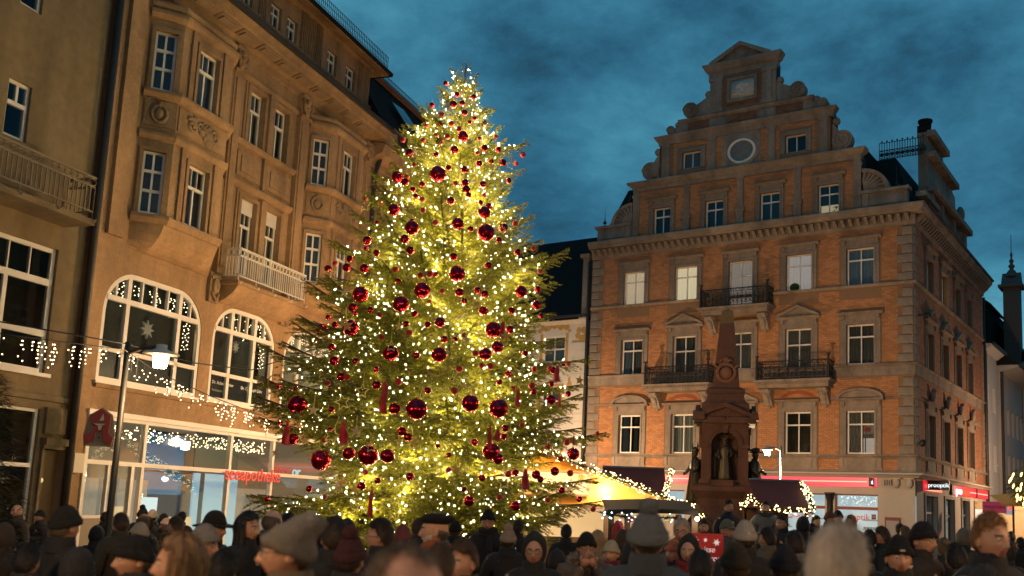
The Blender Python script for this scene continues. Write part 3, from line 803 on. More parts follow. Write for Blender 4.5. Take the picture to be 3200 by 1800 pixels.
mb = MB(); mb.lathe([(.05,0),(.1,.06),(.06,.15),(.12,.25),(.05,.33),(.05,.36),(.07,.4),(.03,.44)], (bays[1]+hw, -dp, 9.48), 8); mb.tube([(bays[1]+hw,-dp,9.8),(bays[1]+hw-.1,-dp,9.95)], .04, 5)
place('balcony_figure', mb.mesh('balcony_figure', M_BRONZE, True), BB)
# ---------------------------------------------------------------- shops on the ground floor
M_SHOPGLOW = mat('shop_back_wall', (.6,.65,.65), .9, emit=(.66,.88,.95), estr=.55)
M_SHOPLAMP = emit_mat('shop_tube', (.8,.97,1.0), 2.0)
M_REDF = mat('red_frame', (.22,.035,.02), .5)
sh = MB(); sh.box(1.2, 16.2, 2.6, 2.65, 0, 3.2); place('shop_room', sh.mesh('shop_room', M_SHOPGLOW), BB)
sh = MB(); sh.box(1.2, 16.2, .4, 2.6, 3.15, 3.2); sh.box(1.2, 16.2, .3, 2.6, 0.02, 0.05); place('shop_ceiling', sh.mesh('shop_ceiling', mat('shop_ceiling', (.6,.62,.6), .9)), BB)
sh = MB()
for k in range(7): x = 2.2 + k*2.2; sh.box(x-.18, x+.18, 1.0, 2.2, 3.08, 3.13)
place_split('ceiling_light', sh, M_SHOPLAMP, BB)
sh = MB()
for k in range(6):
    x = 2.0 + k*2.45; sh.box(x, x+1.5, 2.0, 2.4, .05, 1.1); sh.box(x+.1, x+1.4, 2.35, 2.58, 1.3, 1.35); sh.box(x+.1, x+1.4, 2.35, 2.58, 1.75, 1.8)
    for q in range(8): sh.box(x+.15+q*.15, x+.25+q*.15, 2.4, 2.5, 1.36, 1.45)
place_split('shelf', sh, mat('shelf_white', (.5,.5,.48), .6), BB, gap=.06)
for a, b in SW:
    window(BB, T(a, 0.10, 0.35), b-a, 2.59, ((0.765, 1), (0.235, 1)), fr=.055, bar=.10, fm=M_REDF, glass=M_SHOPGLASS, name='shop_window')
cp = MB(); cp.lathe([(.19,0),(.19,.12),(.15,.16),(.145,2.3),(.17,2.36),(.2,2.45),(.24,2.6),(.26,2.62),(.26,2.7)], (13.54,-.06,.3), 14)
place('iron_column', cp.mesh('iron_column', M_IRON, True), BB)
# fascia with neon
M_FASC = mat('red_fascia', (.55,.03,.05), .4, emit=(1.0,.12,.16), estr=.8)
M_NEON = emit_mat('neon_tube', (1.0,.62,.36), 1.6)
sg = MB(); sg.box(0.9, 15.75, -.14, -.05, 3.28, 3.70); fasc = place('shop_fascia', sg.mesh('shop_fascia', M_FASC), BB)
sg = MB(); sg.box(0.95, 15.3, -.155, -.14, 3.50, 3.535); place('neon_tube', sg.mesh('neon_tube', M_NEON), fasc)
sg = MB(); sg.box(11.0, 13.4, -.15, -.14, 3.345, 3.36); sg.box(5.0, 6.4, -.15, -.14, 3.345, 3.36); place_split('cable', sg, M_IRON, fasc)
M_SIGNW = emit_mat('white_sign_light', (.85,.97,1.0), 1.6)
sb = MB(); sb.box(15.55, 15.63, -.75, -.08, 3.30, 3.68); bs = place('projecting_sign', sb.mesh('projecting_sign', M_IRON), BB)
text('lettering', 'ok', .3, M_SIGNW, bs, (15.64, -.66, 3.40), (R(90), 0, R(90)), .004)
text('lettering', 'ok', .3, M_SIGNW, bs, (15.54, -.16, 3.40), (R(90), 0, R(-90)), .004)
M_LETTER_RED = mat('red_vinyl', (.5,.02,.03), .5, emit=(.8,.03,.05), estr=.25)
M_LETTER_W = mat('white_vinyl', (.8,.82,.82), .5, emit=(.8,.95,1), estr=.5)
M_LETTER_G = mat('grey_vinyl', (.45,.48,.5), .5)
text('lettering', 'pro', .40, M_LETTER_G, BB, (13.98, .09, 1.78), FRONT, .004)
text('lettering', 'optik', .40, M_LETTER_RED, BB, (14.52, .09, 1.78), FRONT, .004)
text('lettering', 'prooptik.', .30, M_LETTER_RED, BB, (11.55, .09, 1.80), FRONT, .004)
text('lettering', 'BOSS', .27, M_LETTER_W, BB, (11.75, .09, 2.52), FRONT, .004)
text('lettering', 'HUGO BOSS', .09, M_LETTER_W, BB, (11.77, .09, 2.42), FRONT, .003)
lm = MB(); lm.box(15.44, 15.64, .085, .092, 1.82, 2.05); place('badge', lm.mesh('badge', mat('black_badge', (.02,.02,.02), .5)), BB)
lm = MB(); lm.ball((15.54,.083,1.94), .06, 10, 6, (1,.1,1)); place('badge', lm.mesh('badge_mark', M_LETTER_RED), BB)
# window fairy lights inside the optician's
fl = MB()
for k in range(90):
    t = random.random(); x = 13.95 + 1.65*random.random(); z = 2.86 - .32*random.random()*(1 if random.random()<.6 else 2.0)*abs(math.sin(x*5)); fl.ball((x, .22, z), .011, 5, 4)
place('fairy_lights', fl.mesh('fairy_lights', emit_mat('fairy_white', (1,.93,.85), 4.0, False)), BB, kind='stuff')
# notice case, vases and corbels at the corner pier
nb = MB(); nb.box(16.1, 16.78, -.12, -.04, .6, 1.95); nc = place('notice_case', nb.mesh('notice_case', mat('notice_frame', (.16,.03,.03), .6)), BB)
nb = MB(); nb.box(16.16, 16.72, -.135, -.12, .66, 1.8); place('notice_sheet', nb.mesh('notice_sheet', mat('notice_paper', (.28,.26,.25), .7, var=.15, vscale=20)), nc)
nb = MB()
for k in range(4): nb.box(16.05+k*.1, 16.1+k*.1, -.16, -.04, 3.38, 3.62)
for c in (16.62, 17.2): nb.ball((c,-.13,3.5), .2, 10, 8, (.8,.5,1.2)); nb.box(c-.22, c+.22, -.2, -.04, 3.66, 3.72)
place_split('corbel', nb, M_SHOPSTONE, BB)
# side street shop
for (a, b, c, d) in S0:
    window(BB, SIDE @ T(a, .14, c), b-a, d-c, ((0.72, 1), (0.28, 1)), fr=.06, bar=.07, fm=mat('grey_frame', (.10,.095,.09), .5), glass=M_SHOPGLASS, name='shop_window')
    rb = MB(SIDE); rb.box(a, b, .9, .95, c, d)
    place('shop_room', rb.mesh('side_shop_room', mat('side_shop_glow', (.5,.6,.6), .9, emit=(.60,.82,.86), estr=.38 if a not in (5.7,13.2) else .04)) if a not in (5.7, 13.2) else rb.mesh('side_dark_room', M_DARKROOM), BB)
    sr = MB(SIDE); sr.box(a-.14, a, -.10, -.04, c-.1, d+.14); sr.box(b, b+.14, -.10, -.04, c-.1, d+.14); sr.box(a, b, -.10, -.04, d, d+.14)
    place_split('shop_surround', sr, mat('grey_shop_paint', (.22,.2,.18), .8), BB)
sg = MB(SIDE); sg.box(7.4, 16.8, -.16, -.05, 3.22, 3.68); f2 = place('shop_fascia', sg.mesh('side_fascia', mat('red_fascia_side', (.6,.02,.03), .4, emit=(1,.02,.03), estr=.75)), BB)
sg = MB(SIDE); sg.box(10.9, 16.6, -.18, -.16, 3.43, 3.475); place('neon_tube', sg.mesh('side_neon', M_NEON), f2)
sg = MB(SIDE); sg.box(13.2, 13.45, -.2, -.04, 3.2, 3.7); sg.box(6.9, 7.4, -.17, -.04, 3.2, 3.7); place_split('fascia_divider', sg, M_IRON, f2)
sg = MB(SIDE); sg.box(1.2, 4.9, -.10, -.05, 3.22, 3.68); place('shop_fascia', sg.mesh('side_fascia_panel', MATS['red_fascia_side']), BB)
q = text('lettering', 'pro', .56, M_SIGNW, BB, (0,0,0), (0,0,0), .03, sx=1.75); q.matrix_local = SIDE @ T(7.5, -.24, 3.26) @ Matrix.Rotation(R(90),4,'X') @ Matrix.Diagonal((1.75,1,1,1))
q = text('lettering', 'optik', .56, emit_mat('red_letter_light', (1,.10,.05), 1.5), BB, (0,0,0), (0,0,0), .03); q.matrix_local = SIDE @ T(9.25, -.24, 3.26) @ Matrix.Rotation(R(90),4,'X') @ Matrix.Diagonal((1.5,1,1,1))
# projecting illuminated sign of the optician on the corner, seen flat from the square
ps = MB(); ps.box(0, 1.02, -.05, .05, 0, .44); pso = place('projecting_sign', ps.mesh('corner_sign', M_IRON), BB)
pso.matrix_local = T(WB+.05, 1.9, 3.27, R(0))
text('lettering', 'prooptik', .27, M_SIGNW, pso, (.07, -.054, .13), FRONT, .004)
# drain pipe and pale pilaster strip at the left edge
mb = MB(); mb.tube([(-.16,-.12,.2),(-.16,-.12,15.4)], .075, 8); place('drainpipe', mb.mesh('drainpipe', M_COPPER, True), BB)
mb = MB(); mb.box(-.62, -.26, -.04, .5, 12.5, 15.7); mb.box(-.78, -.2, -.12, .5, 15.7, 15.9); mb.box(-.62,-.26,.5,9,12.5,15.7); place('fire_wall', mb.mesh('fire_wall', M_TRIM), BB)
mb = MB(SIDE); mb.tube([(SD-.1,-.12,.2),(SD-.1,-.12,15.4)], .08, 8); place('drainpipe', mb.mesh('side_drainpipe', M_COPPER, True), BB)
mb = MB(SIDE); mb.tube([(.3,-.68,16.40),(SD,-.68,16.40)], .07, 6); place('gutter', mb.mesh('gutter', M_COPPER, True), BB)
mb = MB(SIDE); mb.tube([(.5,-.05,11.25),(.5,-.45,11.25)], .04, 6); mb.ball((.5,-.5,11.22), .13, 8, 6, (1,1.4,1)); place('wall_camera', mb.mesh('wall_camera', M_IRON), BB)
mb = MB(); mb.tube([(WB+.02,.1,5.3),(WB+.25,.1,5.3)], .03, 6); mb.ball((WB+.32,.1,5.3), .17, 10, 8); place('alarm_bell', mb.mesh('alarm_bell', M_IRON), BB)
# ================================================================== sandstone building on the left
ANG = math.atan2(0.96450, 0.26407)
SB = thing('sandstone_building', 'ochre sandstone building with two bay windows and arched windows above the pharmacy', 'building',
           (-10.128, 26.974, 0), ANG)
ARCH = [(-4.83, -1.32, 4.36, 7.02, 1.0), (-0.85, 2.05, 4.36, 7.0, .95), (2.52, 5.95, 4.36, 7.0, 1.0)]
SHOP = [(-4.83, 6.3, 0.05, 3.60)]
FL = [(-.22, .50, 11.78, 13.35), (.98, 1.72, 11.78, 13.35), (-.22, .50, 8.0, 10.15), (.98, 1.72, 8.0, 10.15)]
BAYS = [(-4.30, -1.22), (2.93, 5.95)]
XR = 14.5
mb = MB()
holes = ARCH + SHOP + FL
wall(mb, -5.32, XR, 0, 14.9, holes, .28)
mb.quad((-5.32,0,0),(-5.32,.6,0),(-5.32,.6,15),(-5.32,0,15))
place('wall', mb.mesh('wall', M_SAND), SB)
mb = MB(); mb.box(-5.3, XR, .75, 9, 4.1, 14.9); mb.box(-5.3, -4.9, .3, 6, 0, 4.1); mb.box(6.4, XR, .3, 6, 0, 4.1)
place('interior', mb.mesh('interior', M_DARKROOM), SB)
# attic storey
AT = [(-1.9+d, -1.35+d, 15.85, 16.62) for d in (0.0,)] + [(-.55,-.05,15.85,16.6), (.85,1.4,15.85,16.6), (1.72,2.27,15.85,16.6), (4.08,4.68,15.85,16.66), (5.30,5.92,15.85,16.66)]
mb = MB(); wall(mb, -5.3, 6.95, 14.9, 17.4, AT, .2, y=.3); mb.quad((6.95,.3,14.9),(6.95,4,14.9),(6.95,4,17.4),(6.95,.3,17.4)); mb.box(-5.3,6.9,.8,4,15.3,17.35)
place('attic_wall', mb.mesh('attic_wall', M_SAND), SB)
for a, b, c, d in AT: window(SB, T(a, .40, c), b-a, d-c, ((.62, 2), (.38, 2)), fr=.05, bar=.035)
mb = MB()
for c in (-1.0, .4, 2.62, 3.05, 3.5, 6.3, 6.62):
    mb.box(c-.16, c+.16, .24, .30, 15.4, 17.2)
    for k in (-1, 0, 1): mb.box(c+k*.09-.02, c+k*.09+.02, .20, .24, 15.5, 17.1)
ledge(mb, [(-5.3,.3),(6.95,.3),(6.95,4)], [(0,15.72),(.08,15.74),(.08,15.82),(0,15.84)])
ledge(mb, [(-5.3,.3),(6.95,.3),(6.95,4)], [(0,17.1),(.06,17.12),(.10,17.22),(0,17.25)])
place_split('attic_pilaster', mb, M_SAND, SB)
mb = MB(); ledge(mb, [(-5.6,.3),(6.95,.3),(6.95,5)], [(0,17.26),(.25,17.2),(.48,17.13),(.5,17.22),(0,17.45)]); place('eaves', mb.mesh('eaves', M_SAND), SB)
mb = MB(); ledge(mb, [(-5.6,.3),(6.95,.3),(6.95,5)], [(.46,17.2),(.58,17.13),(.60,17.26),(.46,17.30)])
mb._add([(-5.6,-.28,17.27),(7.5,-.28,17.27),(6.9,3.5,20.0),(-5.6,3.5,20.0),(7.5,5,17.27)], [(0,1,2,3),(1,4,2)])
place('roof', mb.mesh('roof', M_SLATE), SB)
mb = MB()
for z in (.02, .2, .38): mb.tube([(-5.5,-.18,17.4+z),(7.3,-.18,17.4+z)], .014, 4)
for k in range(110): mb.tube([(-5.5+12.8*k/109,-.18,17.35),(-5.5+12.8*k/109,-.18,17.81)], .012, 4)
place('snow_guard', mb.mesh('snow_guard', M_COPPER), SB)
# main cornice with coffered soffit
def crn(u0, u1, m, name):
    mb = MB(); ledge(mb, [(u0,0),(u1,0),(u1,.6)], [(0,14.12),(.08,14.15),(.10,14.32),(.20,14.40),(.56,14.52),(.60,14.55),(.63,14.66),(.70,14.74),(.72,14.82),(0,14.95)]); place(name, mb.mesh(name, m), SB)
crn(-5.32, 6.4, M_SAND, 'main_cornice')
mb = MB(); mb.M = Matrix.Identity(4)
mb.ext_x([(-.70,14.76),(-.80,14.76),(-.82,14.87),(-.70,14.90),(0,14.99),(0,14.95)], -5.32, 7.1); place('gutter', mb.mesh('gutter', M_COPPER), SB)
cf = MB()
cf._add([(-.38,-.24,14.42),(.38,-.24,14.42),(.38,-.54,14.52),(-.38,-.54,14.52),(-.38,-.24,14.385),(.38,-.24,14.385),(.38,-.54,14.485),(-.38,-.54,14.485)], [(0,1,5,4),(1,2,6,5),(2,3,7,6),(3,0,4,7),(4,5,6,7)])
cf._add([(-.26,-.30,14.43),(.26,-.30,14.43),(.26,-.48,14.49),(-.26,-.48,14.49),(-.26,-.30,14.37),(.26,-.30,14.37),(.26,-.48,14.43),(-.26,-.48,14.43)], [(0,1,5,4),(1,2,6,5),(2,3,7,6),(3,0,4,7),(4,5,6,7)])
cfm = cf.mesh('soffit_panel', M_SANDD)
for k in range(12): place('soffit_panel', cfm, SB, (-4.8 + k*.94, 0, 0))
# pilasters between the bays
def pilaster(c, w, z0, z1):
    mb = MB(); mb.box(c-w/2, c+w/2, -.16, 0, z0, z1); mb.box(c-w/2+.07, c+w/2-.07, -.20, -.16, z0+.2, z1-.9)
    mb.box(c-w/2-.05, c+w/2+.05, -.24, 0, z1-.12, z1); mb.box(c-w/2-.03, c+w/2+.03, -.22, 0, z1-.75, z1-.66)
    for k in range(5): mb.ball((c + random.uniform(-.08,.08), -.24, z1-.2-.1*k), .10, 8, 6, (1,.7,1))
    for s in (-1, 1): mb.tube([(c+s*(w/2-.05), -.2, z1-.15), (c+s*(w/2), -.27, z1-.35), (c+s*(w/2-.08), -.24, z1-.55)], .05, 6)
    return mb.mesh('pilaster', M_SAND)
for c, w in ((-.95, .38), (2.40, .46), (6.45, .44)): place('pilaster', pilaster(c, w, 7.75, 14.2), SB)
for c in (-4.78, 9.0, 10.4):
    mb = MB(); mb.box(c-.25, c+.25, -.10, 0, 7.75, 14.1); place('pilaster', mb.mesh('pilaster_plain', M_SAND), SB)
# masks below the pilasters
mk = MB(); mk.box(-.2,.2,-.10,0,6.95,7.75); mk.ball((0,-.12,7.4), .17, 10, 8, (.85,.6,1.3)); mk.ball((0,-.2,7.35), .05, 6, 5); mk.tube([(-.14,-.12,7.2),(0,-.16,7.0),(.14,-.12,7.2)], .05, 6); mk.tube([(-.17,-.1,7.6),(0,-.17,7.68),(.17,-.1,7.6)], .06, 6)
mkm = mk.mesh('carved_mask', M_SANDD)
for c in (-1.08, 2.3): place('carved_mask', mkm, SB, (c, 0, 0))
# centre field: casings, spandrels
mb = MB()
for a, b, c, d in FL:
    for x0, x1 in ((a-.12, a), (b, b+.12)): mb.box(x0, x1, -.07, 0, c, d+.1)
    mb.box(a, b, -.07, 0, d, d+.1)
    mb.box(a-.2, a-.12, -.04, 0, c, d+.2); mb.box(b+.12, b+.2, -.04, 0, c, d+.2)
mb.box(.62, .86, -.14, -.0, 11.75, 13.5); mb.box(.62, .86, -.14, 0, 8.0, 10.3)
place_split('window_casing', mb, M_SAND, SB)
mb = MB(); ledge(mb, [(-.75,0),(2.16,0)], [(0,11.55),(.10,11.57),(.16,11.66),(.16,11.72),(0,11.75)]); ledge(mb, [(-.75,0),(2.16,0)], [(0,10.35),(.06,10.37),(.14,10.48),(.14,10.55),(0,10.58)])
mb.box(-.55, .55, -.05, 0, 10.72, 11.42); mb.box(.85, 2.0, -.05, 0, 10.72, 11.42); mb.box(-.4,.4,-.08,-.05,10.84,11.3); mb.box(1.0,1.85,-.08,-.05,10.84,11.3); mb.box(.62,.78,-.10,0,10.6,11.55)
ledge(mb, [(-.75,0),(2.16,0)], [(0,13.5),(.08,13.52),(.12,13.62),(0,13.66)])
place_split('spandrel', mb, M_SAND, SB)
t3 = ((.66, 2), (.34, 3)); t2 = ((.36, 2), (.34, 2), (.30, 2))
def lw(M, w, h, rows, shutter=0): 
    o = window(SB, M, w, h, rows, fr=.06, bar=.05, thin=.022, curtain=random.random() < .5, cm=M_CURT)
    return o
for a, b, c, d in FL: lw(T(a, .12, c), b-a, d-c, t3)
sm = MB()
for k in range(9): sm.box(0, .72, 0, .03, k*.045, k*.045+.038)
smm = sm.mesh('roller_shutter', M_WHITE)
for a, b, c, d in FL[2:]: place('roller_shutter', smm, SB, (a, .08, d-.40))
# bay windows: three faces, floors two and three
def bay(a, b):
    p = .56
    fp = [(a,0),(a+p,-p),(b-p,-p),(b,0)]
    mb = MB()
    wc = (p*math.sqrt(2))
    faces = [((a,0), R(-45), wc), ((a+p,-p), 0, b-a-2*p), ((b-p,-p), R(45), wc)]
    fwid = b-a-2*p
    wf = .78
    for (x, y), rot, w in faces:
        mb.M = T(x, y, 0, rot)
        cw = wf if rot == 0 else .50
        c = w/2
        hl = [(c-cw/2, c+cw/2, 8.5, 10.05), (c-cw/2, c+cw/2, 11.62, 13.12)]
        wall(mb, 0, w, 8.30, 13.75, hl, .16)
        for h in hl:
            mb.box(h[0]-.09, h[0], -.05, 0, h[2]-.03, h[3]+.09); mb.box(h[1], h[1]+.09, -.05, 0, h[2]-.03, h[3]+.09); mb.box(h[0], h[1], -.05, 0, h[3], h[3]+.09)
            if rot == 0:
                mb.box(h[0]-.32, h[0]-.16, -.06, 0, h[2]-.03, h[3]+.3); mb.box(h[1]+.16, h[1]+.32, -.06, 0, h[2]-.03, h[3]+.3)
            lw(T(x, y, 0, rot) @ T(h[0], .09, h[2]), cw, h[3]-h[2], t3 if rot == 0 else t2)
        if rot <= 0: mb.box(.06, w-.06, -.03, 0, 10.68, 11.32)
    mb.M = Matrix.Identity(4)
    for z, o in ((8.36, .12), (11.46, .16), (10.42, .10), (13.5, .14)):
        ledge(mb, fp, [(0,z-.1),(o*.5,z-.08),(o,z+.02),(o,z+.10),(0,z+.14)])
    ledge(mb, fp, [(0,13.7),(.05,13.72),(.08,13.82),(-.2,13.92),(-.2,13.7)])
    mb.ext_z([fp[0], fp[1], fp[2], fp[3]], 13.7, 13.9)
    o = place('bay_window', mb.mesh('bay_window', M_SAND), SB)
    # bulging corbel under the bay
    mb = MB(); rs = []
    for z, s in ((8.32, 1.0), (8.18, .96), (8.0, .84), (7.82, .62), (7.68, .36), (7.60, .12)):
        q = p*s; rs.append([(a - .0, 0.02, z), (a + .0, -.001, z), (a+p*.9, -q, z), ((a+b)/2, -q*1.04, z), (b-p*.9, -q, z), (b, -.001, z), (b, .02, z)])
    mb.rings(rs); place('corbel', mb.mesh('bay_corbel', M_SAND, False), SB)
    mb = MB()
    for k in range(9):
        c = (a+b)/2; mb.ball((c + random.uniform(-.5,.5), -p-.03, 11.0 + random.uniform(-.26,.26)), random.uniform(.08,.15), 8, 6, (1,.5,1))
    for s in (-1, 1):
        c = (a+b)/2
        mb.tube(spiral(c + s*.45, 11.0, .2, 1.6, .5, s, y=-p-.04), .045, 5); mb.tube(spiral(c + s*.15, 11.1, .14, 1.4, 2, s, y=-p-.05), .04, 5)
    mb.M = T(a, 0, 0, R(-45)); mb.tube([(.4+.17*math.cos(t), -.04, 11.0+.22*math.sin(t)) for t in [k*math.pi/8 for k in range(17)]], .045, 5); mb.ball((.4,-.04,11.0), .11, 8, 6, (1,.5,1.3)); mb.ball((.4,-.05,11.24), .07, 6, 5)
    place_split('carved_relief', mb, M_SANDD, SB, gap=.05, smooth=True)
for a, b in BAYS: bay(a, b)
# string ledge over the arched storey, broken carvings
mb = MB(); ledge(mb, [(-1.2,0),(2.9,0)], [(0,7.62),(.08,7.64),(.12,7.72),(0,7.78)]); ledge(mb, [(5.95,0),(XR,0)], [(0,7.62),(.08,7.64),(.12,7.72),(0,7.78)])
ledge(mb, [(-4.85,0),(XR,0)], [(0,4.20),(.05,4.21),(.08,4.30),(0,4.36)])
place_split('string_course', mb, M_SAND, SB)
# white wrought-iron balcony between the bays
hb, db = 1.62, .62
mb = MB(); mb.box(.78-hb-.1, .78+hb+.1, -db-.08, 0, 7.48, 7.58); rs = []
for z, s in ((7.48, 1.0), (7.3, .8), (7.12, .42), (7.02, .1)):
    rs.append([(.78-hb, .02, z), (.78-hb*.98, -db*s, z), (.78+hb*.98, -db*s, z), (.78+hb, .02, z)])
mb.rings(rs); bl = place('balcony', mb.mesh('white_balcony_slab', M_SAND), SB)
mb = MB()
def wrail(mb, w, nb):
    for z in (.06, .60): mb.box(0, w, -.014, .014, z, z+.025)
    mb.box(0, w, -.025, .025, .80, .84)
    for k in range(nb+1): mb.box(w*k/nb-.011, w*k/nb+.011, -.011, .011, -.12 if k % 8 == 0 else .06, .62)
    n = max(3, int(w/.17))
    for k in range(n):
        c = w*(k+.5)/n
        mb.tube([(c + w/n*.62*math.cos(t), 0, .715 + .075*math.sin(t)) for t in [j*math.pi/6 for j in range(13)]], .013, 4)
    for k in range(0, nb+1, 8): mb.tube([(w*k/nb, -.01, -.1), (w*k/nb, -.07, -.16), (w*k/nb, -.12, -.1)], .018, 5)
mb.M = T(.78-hb, -db, 7.66); wrail(mb, 2*hb, 32)
mb.M = T(.78-hb, 0, 7.66, R(-90)); wrail(mb, db, 6)
mb.M = T(.78+hb, -db, 7.66, R(90)); wrail(mb, db, 6)
place('railing', mb.mesh('white_railing', M_WIRON), bl)
# arched windows: frame, glazing bars, panes
def arch_window(a, b, c, d, r, cols, up):
    mb = MB(); n = 10; f = .11
    L = [(a + r - r*math.sin(t), d - r + r*math.cos(t)) for t in [math.pi/2*(1-k/n) for k in range(n+1)]]
    Rr = [(a + b - x, z) for x, z in L][::-1]
    outer = [(a, c)] + L + Rr + [(b, c)]
    cx, cz = (a+b)/2, (c+d)/2
    ri = r - f
    Li = [(a + r - ri*math.sin(t), d - r + ri*math.cos(t)) for t in [math.pi/2*(1-k/n) for k in range(n+1)]]
    Ri = [(a + b - x, z) for x, z in Li][::-1]
    inner = [(a+f, c+f)] + Li + Ri + [(b-f, c+f)]
    m = len(outer)
    for k in range(m):
        k2 = (k+1) % m
        mb.ext_y([outer[k], outer[k2], inner[k2], inner[k]], .02, .12)
    zt, zl = 6.33, 5.12
    mb.box(a+f, b-f, .0, .12, zt-.06, zt+.06); mb.box(a+f, b-f, .01, .12, zl-.05, zl+.05)
    for u in cols: mb.box(u-.06, u+.06, .01, .12, c+f, d-.11)
    ztop = lambda u: d-.11 if a+r < u < b-r else d - r + math.sqrt(max((r-f)**2 - (a+r-u if u < a+r else u-b+r)**2, 0))
    for u in up: mb.box(u-.025, u+.025, .03, .11, zt+.06, ztop(u))
    mb.box(a-.05, b+.05, -.07, .12, c-.07, c)
    o = place('arched_window', mb.mesh('arched_window', M_WHITE), SB)
    xs = [a+f] + list(cols) + [b-f]
    for u0, u1 in zip(xs, xs[1:]):
        for z0, z1, dark in ((c+f, zl-.05, 1), (zl+.05, zt-.06, 0)):
            p = MB(); p.box(u0+.05, u1-.05, .07, .078, z0, z1); place('pane', p.mesh('pane', M_GLASS), o)
    xs = sorted([a+f] + list(cols) + list(up) + [b-f])
    for u0, u1 in zip(xs, xs[1:]):
        n_ = 5; top = [(u0 + (u1-u0)*k/n_, min(ztop(u0 + (u1-u0)*k/n_), d-.11)) for k in range(n_+1)]
        p = MB(); p.ext_y([(u0, zt+.06)] + top + [(u1, zt+.06)], .07, .078); place('pane', p.mesh('pane', M_GLASS), o)
    return o
M_BOARD = mat('dark_window_board', (0.012, 0.018, 0.018), .35)
AW = [arch_window(*ARCH[0], cols=(-4.03, -2.2), up=(-4.42, -3.57, -3.11, -2.65, -1.78)),
      arch_window(*ARCH[1], cols=(-.03, 1.05), up=(-.42, .33, .69, 1.5)),
      arch_window(*ARCH[2], cols=(3.36, 5.12), up=(2.95, 3.8, 4.24, 4.68, 5.5))]
# dark boards with the doctors' names, curtains of lights, paper stars
for k, (a, b, c, d, r) in enumerate(ARCH):
    p = MB(); p.box(a+.12, b-.12, .09, .11, 4.5, 5.06); place('name_board', p.mesh('name_board', M_BOARD), AW[k])
M_TXT = mat('pale_vinyl', (.6, .6, .56), .6, emit=(.7,.68,.6), estr=.12)
text('lettering', 'Dr. Christoph Göhr', .125, M_TXT, AW[1], (.66, .06, 4.83), FRONT, .002)
text('lettering', 'Dr. Achim Dilcher', .125, M_TXT, AW[1], (-.62, .06, 4.84), FRONT, .002)
text('lettering', 'Rechtsanwälte', .10, mat('dim_vinyl', (.25,.25,.23), .7), AW[1], (-.6, .06, 4.64), FRONT, .002)
M_WFAIRY = emit_mat('warm_fairy_light', (1.0, .70, .36), 9.0, False)
fl = MB()
for (a, b, c, d, r) in ARCH:
    for k in range(int((b-a)*7)):
        u = a + .2 + (b-a-.4)*(k+.5)/int((b-a)*7)
        if (k*7) % 5 == 0: continue
        ln = random.uniform(.15, .62); z = 6.85
        n_ = int(ln/.05)
        for q in range(n_):
            if random.random() < .6: fl.ball((u + .03*math.sin(q*2.2), .2, 6.80 - .05*q - random.uniform(0,.03) - (.12 if u < a+.5 or u > b-.5 else 0)), .014, 5, 4)
    for q in range(26): fl.ball((b-.35 + .12*math.sin(q*1.7), .2, 6.25-.028*q), .013, 5, 4)
place('icicle_lights', fl.mesh('icicle_lights', M_WFAIRY), SB, kind='stuff')
M_PSTAR = mat('paper_star', (.5,.45,.38), .9, emit=(.8,.62,.4), estr=.10)
st = MB()
for (cx, cz, s) in ((-3.05, 5.85, .24), (.5, 6.0, .17), (4.2, 5.55, .22)):
    pts = [(cx + s*(1 if k % 2 == 0 else .45)*math.sin(math.pi*k/8), cz + s*(1 if k % 2 == 0 else .45)*math.cos(math.pi*k/8)) for k in range(16)]
    st.ext_y(pts, .22, .27)
place_split('window_star', st, M_PSTAR, SB)
# room behind the arched windows: dim wall, third one lit
mb = MB(); mb.box(-4.9, 2.2, .7, .74, 4.2, 7.1); place('office_wall', mb.mesh('office_wall', mat('office_dim', (.06,.062,.055), .9)), SB)
mb = MB(); mb.box(2.4, 6.1, .7, .74, 4.2, 7.1); place('office_wall', mb.mesh('office_lit', mat('office_glow', (.3,.27,.2), .9, emit=(1,.72,.4), estr=.16)), SB)
mb = MB(); mb.box(4.75, 6.0, .66, .69, 4.9, 6.4); place('office_shelf', mb.mesh('office_shelf', mat('office_bright', (.3,.27,.2), .9, emit=(1,.72,.32), estr=.45)), SB)
# ---------------------------------------------------------------- pharmacy shop front
mb = MB(); f = .07
for x in (-4.83, -2.97, .43, 2.47, 6.2): mb.box(x-.05, x+.05, .02, .14, .05, 3.6)
mb.box(-4.83, 6.3, .0, .15, 3.5, 3.6); mb.box(-4.83, 6.3, .01, .14, 2.47, 2.57); mb.box(-4.83, 6.3, .0, .15, .05, .18)
mb.box(-4.95, 6.4, -.06, .0, 3.58, 3.70); mb.box(-4.93,-4.83,-.04,.05,.05,3.6)
mb.box(-3.35, -3.25, .02, .14, .05, 2.5); mb.box(-4.83, -3.3, .03, .13, 1.25, 1.32); mb.box(-4.1,-4.04,.03,.13,1.3,2.5)
shf = place('shop_front', mb.mesh('pharmacy_front', M_WHITE), SB)
for a, b in ((-4.78,-3.02),(-2.92,.38),(.48,2.42),(2.52,6.15)):
    for z0, z1 in ((2.57,3.5),(.18,2.47)):
        if a == -4.78 and z0 < 1:
            p = MB(); p.box(-4.78, -3.35, .06, .075, 1.32, 2.47); place('pane', p.mesh('shop_pane', M_SHOPGLASS), shf); continue
        p = MB(); p.box(a, b, .06, .075, z0, z1); place('pane', p.mesh('shop_pane', M_SHOPGLASS), shf)
p = MB(); p.box(-4.83, -3.35, .04, .10, .18, 1.25); place('panel', p.mesh('shop_panel', mat('grey_panel', (.26,.22,.17), .7, var=.05)), shf)
M_PHW = mat('pharmacy_wall', (.22,.215,.19), .9, emit=(1.0,.74,.42), estr=.10)  # walls glow by themselves in place of the shop's own lighting
